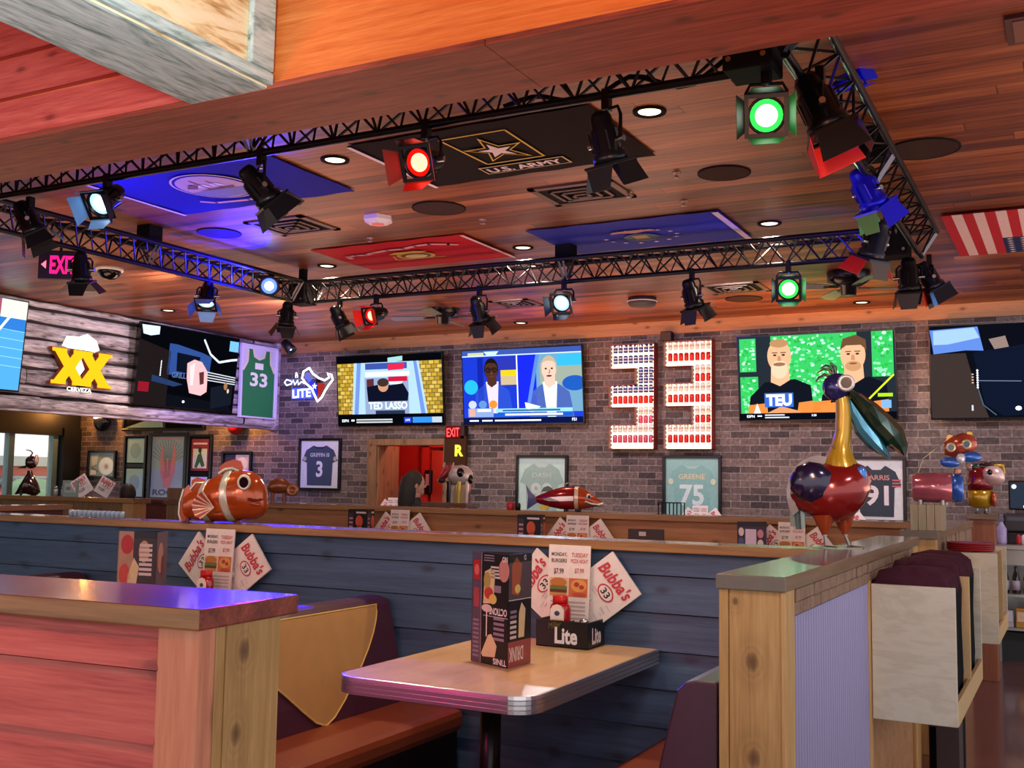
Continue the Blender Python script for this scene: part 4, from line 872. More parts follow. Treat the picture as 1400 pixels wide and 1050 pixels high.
tv('television', 'dark screened television on the log bulkhead with a pale hand and guitar strings', c, (P[1].y-P[0].y+P[3].y-P[2].y)/2, 1.06, PI/2, scr_guitar_far, .09)
P = [onX(x, y, XS+.14) for x, y in ((38,414),(24,535))]; wt = 1.85
tv('television', 'television at the far left edge showing a bright blue court', ((XS+.14), (P[0].y+P[1].y)/2-wt/2, (P[0].z+P[1].z)/2), wt, 1.03, PI/2, scr_court, .09)

# ---------------------------------------------------------------- illuminated numeral signs made of cans
def numeral(label, tl, br, layout, seed):
    P0, P1 = onY(*tl, 12.36), onY(*br, 12.36); w = P1.x-P0.x; h = P0.z-P1.z; Z0 = P1.z
    t = thing('numeral_sign', label, 'sign', (P0.x, 12.5, Z0), (0,0,0), 'illuminated numerals')
    F = lambda u, v: (u*w, (1-v)*h)   # v down
    B = [(0,0),(1,0),(1,1),(0,1),(0,.77),(.58,.77),(.58,.605),(0,.605),(0,.39),(.58,.39),(.58,.235),(0,.235)]
    face = emi('#fff0d2', 1.7); rim = plain('#7a2a20', .5)
    b = MB(); pts = [Vector((F(u,v)[0], -.02, F(u,v)[1])) for u, v in B]
    # three bars and a spine, so every face stays convex
    for (u0, u1, v0, v1) in ((0,.58,0,.235),(0,.58,.39,.605),(0,.58,.77,1),(.58,1,0,1)):
        b.box((F(u0,0)[0], -.03, F(0,v1)[1]), (F(u1,0)[0], -.0, F(0,v0)[1]), rim)
    b.build('back_panel', t)
    b = MB()
    for (u0, u1, v0, v1) in ((0,.5805,0,.235),(0,.5805,.39,.605),(0,.5805,.77,1),(.58,1,0,1)):
        b.box((F(u0,0)[0], -.034, F(0,v1)[1]), (F(u1,0)[0], -.03, F(0,v0)[1]), face)
    b.build('lit_face', t)
    n = len(B); b = MB()
    for i in range(n):
        a, c = F(*B[i]), F(*B[(i+1) % n]); d = .004
        lo = (min(a[0],c[0])-d, -.14, min(a[1],c[1])-d); hi = (max(a[0],c[0])+d, -.0, max(a[1],c[1])+d); b.box(lo, hi, rim)
    b.build('rim', t)
    b = MB()
    for i in range(n):
        a, c = Vector((F(*B[i])[0], 0, F(*B[i])[1])), Vector((F(*B[(i+1) % n])[0], 0, F(*B[(i+1) % n])[1])); L = (c-a).length; k = max(1, int(L/.05))
        cen = Vector((w*.75 if B[i][0] > .5 else w*.4, 0, 0))
        nn = Vector((-(c-a).z, 0, (c-a).x)).normalized()
        for j in range(k):
            q = a+(c-a)*((j+.5)/k)-nn*.022*(-1 if True else 1); q.y = -.10
            q = a+(c-a)*((j+.5)/k)+nn*(-.022); q.y = -.10; b.ell(q, (.008,.008,.008), emi('#fff2d0', 2.2), 8, 5)
    tag(b.build('bulb_string', t), None, None, None, 'stuff')
    cw = .066; r = .029; ch = h*.076
    body = {'r': plain('#cf2a22', .3, .5, .05), 'w': plain('#efe6d6', .35, .1, .05), 'b': plain('#2f3f86', .3, .5, .05), 'p': plain('#d05a72', .3, .5, .05)}
    sil = plain('#b7b4b0', .25, .9, .05); proto = {}
    for row, (kind, full) in enumerate(layout):
        v = (.045, .148, .262, .342, .43, .533, .64, .722, .805, .905)[row]
        for i in range(8):
            if not full and i < 5: continue
            x = w*(.10+.8*i/7); z = F(0, v+.035)[1]
            if kind not in proto:
                b = MB(); b.lathe([(r*.8,0), (r,.008), (r,ch-.016), (r*.75,ch), (r*.7,ch), (r*.68,ch-.004), (0,ch-.004)], body[kind], 12); b.m[-14:] = [b.mi(sil)]*14
                if kind == 'b':
                    for s_ in (.3, .7): b.lathe([(r*1.01, ch*s_-.008), (r*1.01, ch*s_+.008)], plain('#cfd0d8', .4), 12)
                if kind == 'w': b.lathe([(r*1.01, ch*.35), (r*1.01, ch*.6)], plain('#c9b8a6', .4), 12)
                o = proto[kind] = b.build('can', t)
            else:
                o = proto[kind].copy(); C.objects.link(o); o.parent = t
            o.location = (x, -.07, z)
    return t
numeral('left glowing numeral three filled with blue star and red cans', (832.9,471.5), (893.5,613.8), [('b',1),('b',1),('b',0),('b',0),('b',1),('r',1),('w',0),('p',0),('w',1),('p',1)], 1)
numeral('right glowing numeral three filled with red and white cans', (907.5,467), (973,614), [('w',1),('r',1),('w',0),('r',0),('w',1),('r',1),('w',0),('r',0),('w',1),('r',1)], 2)
c = onY(912, 460, 12.42); t = thing('wall_speaker', 'small dark box speaker on the brick above the numerals', 'speaker', c)
b = MB(); b.box((-.07,-.05,-.06), (.07,.08,.06), M_BLACK); b.build('housing', t, .01); b = MB(); b.box((-.06,-.053,-.05), (.06,-.049,.05), plain('#4a3f38', .8)); b.build('grille', t)

# ---------------------------------------------------------------- framed things on the walls
def framed(label, c, w, h, draw, back, rz=0, fw=.035, fcol='#0c0c0e', glare=True, name='framed_picture', cat='picture', group='framed pictures on the walls'):
    t = thing(name, label, cat, c, (0,0,rz), group); fm = plain(fcol, .3, 0, .05)
    b = MB(); d = .05
    b.box((-w/2,-d,-h/2),(w/2,0,-h/2+fw),fm); b.box((-w/2,-d,h/2-fw),(w/2,0,h/2),fm); b.box((-w/2,-d,-h/2+fw),(-w/2+fw,0,h/2-fw),fm); b.box((w/2-fw,-d,-h/2+fw),(w/2,0,h/2-fw),fm); b.build('frame', t, .004)
    b = MB(); b.box((-w/2+fw*.8,-.02,-h/2+fw*.8),(w/2-fw*.8,-.005,h/2-fw*.8),back); b.build('backing', t)
    s = Scr(w-2*fw, h-2*fw, .022); draw(s); s.build('print', t)
    return t
def jersey(col, trim, name, num, numcol, namecol, sleeve=None, stripes=None):
    cm, tm = plain(col, .75), plain(trim, .7); nm, lm = plain(numcol, .6), plain(namecol, .6)
    def d(s):
        s.poly([(.33,.10),(.42,.13),(.58,.13),(.67,.10),(.86,.2),(.97,.42),(.84,.47),(.82,.95),(.18,.95),(.16,.47),(.03,.42),(.14,.2)], cm, 2)
        s.poly([(.33,.10),(.42,.13),(.58,.13),(.67,.10),(.58,.17),(.42,.17)], tm, 3)
        if sleeve:
            for u in (.10, .90): s.circ(u,.38,.05,.05,plain(sleeve,.7),3,14)
        if stripes:
            for k in range(3): s.poly([(.80,.33+.05*k),(.96,.33+.05*k),(.96,.355+.05*k),(.80,.355+.05*k)], plain(stripes,.7), 3); s.poly([(.04,.33+.05*k),(.2,.33+.05*k),(.2,.355+.05*k),(.04,.355+.05*k)], plain(stripes,.7), 3)
        if name: s.text(name, .5, .3, .085, lm, 5, .5 if len(name) > 5 else .4, .02)
        s.text(num, .5, .6, .34, nm, 5, .17 if len(num) == 1 else .46, .03)
    return d
def wall_px(tl, br, Y=12.47): 
    a, b = onY(*tl, Y), onY(*br, Y); return Vector(((a.x+b.x)/2, YB, (a.z+b.z)/2)), b.x-a.x, a.z-b.z
MATW = plain('#d3d6d4', .7); MATG = plain('#b4d2c8', .6); MATT = plain('#8fc0b8', .6)
c, w, h = wall_px((409.5,599.5), (464.5,671)); framed('framed navy jersey number 3, left of the red doorway', c, w, h, jersey('#3f4b5f', '#2c3444', 'GRIFFIN III', '3', '#cfd6d8', '#b9c2c4', '#a9a68c'), MATW, name='framed_jersey', group='framed jerseys')
c, w, h = wall_px((706,622), (775.5,710)); framed('framed pale green jersey behind the red trout', c, w, h, jersey('#93b0a6', '#b5c8b8', 'DASH', '99', '#b9ccc4', '#b2c6bd'), MATG, name='framed_jersey', group='framed jerseys')  # washed out tones carry the glass reflection in the colours
c, w, h = wall_px((906.3,622.5), (986.3,716)); framed('framed teal jersey number 75 under the right numeral', c, w, h, jersey('#86b8b2', '#a3ccc4', 'GREENE', '75', '#cfe4e2', '#d2d0a8', '#d0d8b8'), MATT, name='framed_jersey', group='framed jerseys')
c, w, h = wall_px((1158,624), (1240,716)); framed('framed dark jersey number 91 behind the tall metal bird', c, w, h, jersey('#3c434c', '#c9cdd0', 'HARRIS', '91', '#d8cfd0', '#b9867c', None, '#b96a70'), MATW, name='framed_jersey', group='framed jerseys')
def d_record(s):
    s.circ(.68,.58,.30,.38,plain('#dfe6de',.25,.2,.03),2,32); s.circ(.68,.58,.1,.13,plain('#b9c8c4',.4),3); s.circ(.68,.58,.04,.05,plain('#c9913c',.5),4); s.poly([(.05,.12),(.35,.08),(.3,.5),(.1,.6)],plain('#c6cfc4',.6),2); s.rect(.05,.75,.28,.95,plain('#e8e8e0',.6),2); s.line([(.08,.65),(.35,.8)],.03,plain('#22282a',.5),3); s.poly([(.38,.05),(.6,.05),(.5,.2)],plain('#c88a7a',.6),2)
c, w, h = wall_px((121,616), (157,654)); framed('square frame with a silver record, right of the window', c, w, h, d_record, plain('#8fa8a4', .4))
def d_notes(s):
    for (v0, v1) in ((.02,.42),(.52,.98)):
        s.rect(.06,v0,.94,v1,plain('#9fc4bc',.5),2); s.circ(.5,(v0+v1)/2,.28,.13,plain('#86aaa4',.5),3)
    s.rect(0,.44,1,.5,plain('#101214',.5),4)
c, w, h = wall_px((171,595), (197,684)); framed('tall narrow frame with two pale green prints, left of the hand poster', c, w, h, d_notes, M_BLKMAT)
def d_rock(s):
    s.rect(.0,.0,1,1,plain('#8fa09f',.4),1); dk = plain('#5f6f74',.5); pk = plain('#c47a74',.5)
    for k in range(15):
        q = PI*(.08+.84*k/14); s.line([(.5+.12*math.cos(q), .45-.1*math.sin(q)), (.5+.5*math.cos(q), .40-.36*math.sin(q))], .012, dk, 2)
    s.poly([(.40,.98),(.38,.75),(.28,.62),(.27,.3),(.30,.16),(.35,.16),(.38,.42),(.62,.42),(.66,.14),(.71,.14),(.75,.3),(.72,.6),(.62,.74),(.60,.98)], pk, 3)
    s.poly([(.40,.4),(.46,.36),(.48,.56),(.42,.58)], plain('#a86460',.5), 4); s.poly([(.52,.36),(.60,.4),(.58,.58),(.52,.56)], plain('#a86460',.5), 4); s.poly([(.34,.58),(.56,.54),(.60,.64),(.42,.7)], plain('#b06c66',.5), 5)
    s.rect(.0,.84,1,1,plain('#8fa09f',.4),6); s.text('ROCK', .5, .92, .10, plain('#43525a',.5), 7, .85, .04); s.rect(.06,.03,.94,.05,pk,6)
c, w, h = wall_px((205,592), (253,686)); framed('tall black framed poster of a pink raised hand with ROCK lettering', c, w, h, d_rock, M_BLKMAT, fw=.06)
def d_red(s):
    s.rect(.08,.04,.92,.56,plain('#8a2430',.5),2); s.rect(.16,.2,.84,.52,plain('#cfd6b8',.5),3); s.poly([(.25,.5),(.4,.3),(.55,.26),(.62,.34),(.75,.48),(.6,.5),(.5,.42),(.36,.52)],plain('#2c5a30',.5),4); s.circ(.5,.22,.08,.05,plain('#22301f',.5),5); s.rect(.16,.10,.84,.13,plain('#d8c0b8',.5),3); s.rect(.1,.66,.9,.96,plain('#aab0b4',.5),2); s.poly([(.1,.66),(.5,.7),(.3,.86),(.1,.8)],plain('#d8dcdc',.5),3)
c, w, h = wall_px((258,594), (287,684)); framed('narrow frame with a red and green print, right of the hand poster', c, w, h, d_red, M_BLKMAT)
def d_small(s): s.rect(.05,.05,.95,.95,plain('#b9a49c',.5),1); s.rect(.05,.05,.45,.9,plain('#2a2540',.5),2); s.circ(.7,.45,.2,.3,plain('#d0c4ba',.5),2)
c, w, h = wall_px((304,617), (343,656)); framed('small frame half hidden behind the top fin of the orange fish', c, w, h, d_small, M_BLKMAT)
def d_wide(s): s.poly([(0,.95),(.48,.35),(.5,.95)],plain('#7fa89c',.3),1); s.rect(.5,.1,.53,1,plain('#20262a',.3),2)
c, w, h = wall_px((169,556), (280,588)); framed('wide dark glazed frame partly hidden above by the log bulkhead', c, w, h, d_wide, M_BLKGLOSS)
def sconce(px, py, label, col, lit, r=.14):
    c = onY(px, py, 12.45); t = thing('wall_sconce', label, 'wall lamp', (c.x, YB, c.z), (0,0,0), 'wall sconces under the bulkhead')
    b = MB(); b.ell((0,-.10,0), (r,.10,r), plain(col, .12, .3)); b.box((-.05,-.1,-.02), (.05,0,.1), plain(col, .2)); b.build('bowl', t)
    b = MB(); b.ell((-.03,-.16,.075), (r*.62,.05,.055), emi('#ffedd0', lit*2.2)); b.build('bulb', t)
    return Vector((c.x, YB-.2, c.z))
SC = [sconce(143, 576, 'dark glossy bowl lamp on the brick right of the window', '#161a2c', 1.6, .17), sconce(325, 583, 'red bowl lamp on the brick above the orange fish', '#a81c22', .6, .13)]

# ---------------------------------------------------------------- signs
# double X beer sign on the logs
P = [onX(x, y, XS+.05) for x, y in ((76,478),(142,478),(76,530),(142,530))]; c = sum(P, Vector())/4; w = abs(P[1].y-P[0].y)
t = thing('beer_sign', 'glowing yellow double X sign on the log bulkhead', 'sign', (XS+.02, c.y, c.z), (0,0,PI/2))
YEL = emi('#ffb818', 1.15); YED = plain('#8a3a10', .5)
def xx(bld, m, y0, y1, k=1.0):
    for cx in (-.185, .185):
        for sg in (-1, 1):
            h, q, u = .19*k, .15, .075*k
            pts = [(cx-sg*q-u, h), (cx-sg*q+u, h), (cx+sg*q+u, -h), (cx+sg*q-u, -h)]
            bld.plate([(x, y0, z) for x, z in pts], (0, y1-y0, 0), m)
            for (ex, ez) in ((cx-sg*q, h), (cx+sg*q, -h)): bld.plate([(ex-u*1.3, y0, ez-.02), (ex+u*1.3, y0, ez-.02), (ex+u*1.3, y0, ez+.02), (ex-u*1.3, y0, ez+.02)], (0, y1-y0, 0), m)
b = MB(); xx(b, YED, -.06, 0, 1.06); b.build('letter_box', t); b = MB(); xx(b, YEL, -.075, -.06); b.build('lit_letters', t)
gl = emi('#fff6ea', 1.8); a = Art((0,-.03,0), (1,0,0), (0,0,1)); a.poly([(-.28,.25), (-.22,.37), (-.05,.38), (.08,.43), (.22,.36), (.27,.25), (.2,.22), (-.2,.23)], gl, 1); a.build('upper_panel', t); a = Art((0,-.03,0), (1,0,0), (0,0,1)); a.poly([(-.02,-.11), (.06,.0), (-.0,.12), (-.07,0)], gl, 1); a.build('centre_diamond', t); a = Art((0,-.03,0), (1,0,0), (0,0,1)); a.text('CERVEZA', 0, -.255, .05, gl, 1, .36); a.build('lettering', t)
# green jersey in a pale box frame on the logs
P = [onX(x, y, XS+.03) for x, y in ((330,470),(379,480),(324,566),(375,574))]; c = sum(P, Vector())/4
def d_green(s):
    g = plain('#2f7a48', .7); s.poly([(.2,.04),(.3,.04),(.34,.15),(.5,.19),(.66,.15),(.70,.04),(.8,.04),(.82,.22),(.96,.36),(.95,1),(.05,1),(.04,.36),(.18,.22)], g, 2); cr = plain('#e0d6a8', .6)
    s.line([(.18,.06),(.17,.22),(.05,.35)], .03, cr, 3); s.line([(.82,.06),(.83,.22),(.95,.35)], .03, cr, 3); s.line([(.33,.05),(.38,.14),(.5,.17),(.62,.14),(.67,.05)], .03, cr, 3)
    s.text('33', .5, .47, .2, WHT2, 4, .5, .03); s.rect(.38,.23,.62,.32,WHT2,4)
WHT2 = plain('#e8ead8', .6)
framed('green basketball jersey 33 in a pale box frame at the end of the log bulkhead', (XS+.02, c.y, c.z), (P[1].y-P[0].y+P[3].y-P[2].y)/2, 1.07, d_green, plain('#c9c6d8', .6), PI/2, .025, '#cfcbe0', name='framed_jersey', group='framed jerseys')
# neon bull
cb = onY(432, 527, 12.42); t = thing('neon_sign', 'white and blue neon bull head sign on the brick in the left corner', 'sign', (cb.x, YB-.03, cb.z), (0,0,0))
px = lambda x, y: Vector((onY(x, y, 12.42).x-cb.x, -.05, onY(x, y, 12.42).z-cb.z))
nw = emi('#eef0ff', 3.0); nb = emi('#3a46ff', 2.2)
b = MB(); b.tube([px(*q) for q in ((423,503),(415,508),(413,517),(418,524),(426,531),(430,540),(434,549),(440,543),(444,535),(449,527),(455,519),(453,512),(448,510),(450,516),(444,520),(436,517),(428,511),(424,505),(423,503))], .014, nw, 8); b.build('outline_tube', t)
a = Art((0,-.03,0), (1,0,0), (0,0,1)); q2 = lambda x, y: (px(x,y).x, px(x,y).z)
a.poly([q2(419,508), q2(424,520), q2(421,523), q2(416,514)], nb, 1); a.poly([q2(424,520), q2(432,524), q2(433,543), q2(427,534), q2(421,523)], emi('#2a2fc0', 1.2), 1); a.poly([q2(433,523), q2(443,524), q2(440,535), q2(434,545)], emi('#b8322c', .7), 1); a.star(q2(429,528)[0], q2(429,528)[1], .05, nw, 2); a.build('coloured_fill', t)
b = MB(); b.tube([px(*q) for q in ((398,521),(392,519),(389,523),(392,527),(398,525),(401,520),(403,526),(407,520),(408,526),(412,522),(416,524))], .011, emi('#9fb4ff', 3), 6); b.tube([px(*q) for q in ((405,509),(404,516),(407,516),(406,510))], .007, nw, 6); b.build('script_tube', t)
b = MB(); p0, p1 = px(398,545), px(426,530); b.box((p0.x,-.04,p0.z), (p1.x,-.02,p1.z), nb); b.build('panel', t)
a = Art((0,-.042,0), (1,0,0), (0,0,1)); a.text('LITE', (p0.x+p1.x)/2, (p0.z+p1.z)/2, (p1.z-p0.z)*.8, emi('#fbfbf0', 3), 1, (p1.x-p0.x)*.9, .05); a.build('lettering', t)
b = MB(); b.box((-.02,-.03,-.1), (.02,.03,.1), M_BLACK); b.build('wall_mount', t)
# red exit sign over the doorway
c = onY(620, 591, 12.40); t = thing('exit_sign', 'small red lit exit sign on the brick above the red doorway', 'sign', (c.x, YB-.02, c.z))
b = MB(); b.box((-.13,-.08,-.09), (.17,.02,.09), plain('#1a0808', .4)); b.build('housing', t, .005)
a = Art((0,-.082,0), (1,0,0), (0,0,1)); a.rect(-.12,-.08,.11,.08,emi('#8a0a10',.7),1); a.text('EXIT', -.005, 0, .12, emi('#ff4a4a', 1.8), 2, .2, .03); a.build('lettering', t)
# dark handle like holder on the red boards
c = onY(586, 659, 13.7); t = thing('wall_dispenser', 'slim black holder with pale label on the red boards in the doorway', 'dispenser', (c.x, 13.72, c.z))
b = MB(); b.box((-.06,-.06,-.18), (.06,.05,.18), M_BLACK); b.build('housing', t, .02); b = MB(); b.box((-.03,-.064,-.05), (.03,-.06,.12), plain('#b98a90', .5)); b.build('label_plate', t)
# ---------------------------------------------------------------- booths and tables
LAM = wood('honey_laminate', [(.25, '#c79a68'), (.5, '#dbb283'), (.75, '#e6c299')], 'y', 3, .3, .2, .03, False, .2)
VINR = plain('#8a4026', .38, 0, .15, 14); VINM = plain('#4a2336', .42, 0, .12, 14); VING = plain('#b98c56', .45, 0, .12, 14); BASE = plain('#1a0d10', .6)
def table(label, x, yw, wd=.75, dp=1.16, h=.783):
    t = thing('booth_table', label, 'table', (x, yw, 0), (0,0,0), 'booth tables')
    r = .09; hw = wd/2
    def outline(g):
        pts = [(hw+g, -.012), (-hw-g, -.012)]
        for cx, a0 in ((-hw+r, PI), (hw-r, 1.5*PI)):
            for k in range(9):
                q = a0+PI/2*k/8; pts.append((cx+(r+g)*math.cos(q), -dp+r+(r+g)*math.sin(q)))
        return pts
    b = MB(); b.plate([(p, q, h-.05) for p, q in outline(-.003)], (0,0,.05), LAM); b.build('tabletop', t)
    b = MB()
    prof = [(0,h-.058),(.005,h-.056),(.0055,h-.046),(.001,h-.044),(.0055,h-.042),(.0055,h-.031),(.001,h-.029),(.0055,h-.027),(.0055,h-.016),(.001,h-.014),(.0055,h-.012),(.004,h-.001),(-.002,h+.0008)]
    base = outline(0); n = len(base); vs = []; fs = []
    for g, z in prof: vs += [(p, q, z) for p, q in outline(g)]
    for i in range(len(prof)-1):
        for j in range(1, n-1+1):
            k2 = (j+1) % n
            if j == 0: continue
            fs.append((i*n+j, i*n+k2, (i+1)*n+k2, (i+1)*n+j))
    b.add(vs, fs, plain('#d4d2d6', .28, .9, .03), False); b.build('edge_band', t, 0, True)
    b = MB(); b.lathe([(.038,.03), (.038,h-.06)], plain('#18181c', .3, .5), 18, Matrix.Translation((0,-dp*.62,0))); b.build('column', t)
    b = MB(); b.lathe([(.26,0), (.26,.015), (.08,.035), (.04,.05)], M_BLACK, 24, Matrix.Translation((0,-dp*.62,0))); b.build('base', t)
    b = MB(); b.box((-.2,-.06,h-.12), (.2,-.013,h-.051), M_BLACK); b.build('wall_cleat', t)
    return t
def booth(label, x, yw, left=True, right=True, dp=1.2, top=.912, seat=.495):
    t = thing('booth_bench', label, 'booth seat', (x, yw, 0), (0,0,0), 'booth benches')
    # side profile of the back, half thickness against height
    prof = [(.185,.40),(.165,.55),(.13,.70),(.10,.82),(.085,.88),(.06,.905),(.03,top)]
    pts = ([(w if right else .03, z) for w, z in prof] + [((-w) if left else -.03, z) for w, z in reversed(prof)])
    b = MB(); b.plate([(p, -dp, z) for p, z in pts], (0, dp-.015, 0), VINM); b.build('backrest', t, .012)
    for sg, on in ((1, right), (-1, left)):
        if not on: continue
        # gold pointed panel on the seat side
        cy = -dp*.5; shp = [(-.47,.885),(.47,.885),(.44,.82),(.35,.71),(.22,.60),(.06,.475),(0,.455),(-.06,.475),(-.22,.60),(-.35,.71),(-.44,.82)]
        def bx(z):
            for (w0, z0), (w1, z1) in zip(prof, prof[1:]):
                if z0 <= z <= z1: return w0+(w1-w0)*(z-z0)/(z1-z0)
            return prof[0][0]
        vs = []; fs = []; zs = [.455,.475,.53,.6,.65,.71,.77,.82,.855,.885]; hwid = {.455:.008,.475:.06,.53:.135,.6:.22,.65:.285,.71:.35,.77:.405,.82:.44,.855:.457,.885:.47}
        for z in zs:
            for k in range(7): vs.append((sg*(bx(z)+.006), cy-hwid[z]+2*hwid[z]*k/6, z))
        for i in range(len(zs)-1):
            for k in range(6): fs.append((i*7+k, i*7+k+1, i*7+k+8, i*7+k+7))
        m = len(vs); b = MB(); b.add(vs+[(x_-sg*.012, y_, z_) for x_, y_, z_ in vs], fs+[tuple(m+q for q in f)[::-1] for f in fs], VING, True)
        rim = [k for k in range(7)]+[i*7+6 for i in range(1, len(zs))]+[(len(zs)-1)*7+k for k in range(5,-1,-1)]+[i*7 for i in range(len(zs)-2,0,-1)]
        b.tube([Vector(vs[k]) for k in rim]+[Vector(vs[0])], .004, plain('#d8b868', .4), 5); b.build('pointed_panel', t)
        lo, hi = (.15, seat) if sg > 0 else (-seat, -.15)
        b = MB(); b.box((lo, -dp, .36), (hi, -.02, .455), VINR); b.build('seat_cushion', t, .03)
        b = MB(); b.box((lo, -dp+.02, 0), (hi-.04 if sg > 0 else hi, -.02, .365) if sg > 0 else (hi, -.02, .365), BASE) if sg > 0 else b.box((lo+.04, -dp+.02, 0), (hi, -.02, .365), BASE); b.build('seat_base', t)
    return t
YW1, YW2 = 4.148, 7.718
table('honey coloured booth table with ridged chrome edge, nearest, in front of the blue half wall', -1.88, YW1)
table('booth table hidden behind the near red half wall, carrying the left drink menu', -3.87, YW1)
booth('booth bench with gold pointed panel, left of the nearest table', -2.885, YW1)
booth('booth bench glimpsed above the red half wall at far left', -4.875, YW1)
booth('purple backed booth bench at the right end of the nearest table', -.905, YW1, True, False, 1.28, .912, .57)
for x, l in ((-5.25, 'under the menus left of the red doorway'), (-3.52, 'below the red trout'), (-1.78, 'left of the tall metal bird')): table('booth table behind the blue half wall, ' + l, x, YW2)
for x, l in ((-8.55, 'by the red doorway'), (-6.2, 'below the pale green jersey'), (-3.9, 'below the teal jersey'), (-2.35, 'below the dark jersey')): table('booth table against the brick wall, ' + l, x, 12.47)

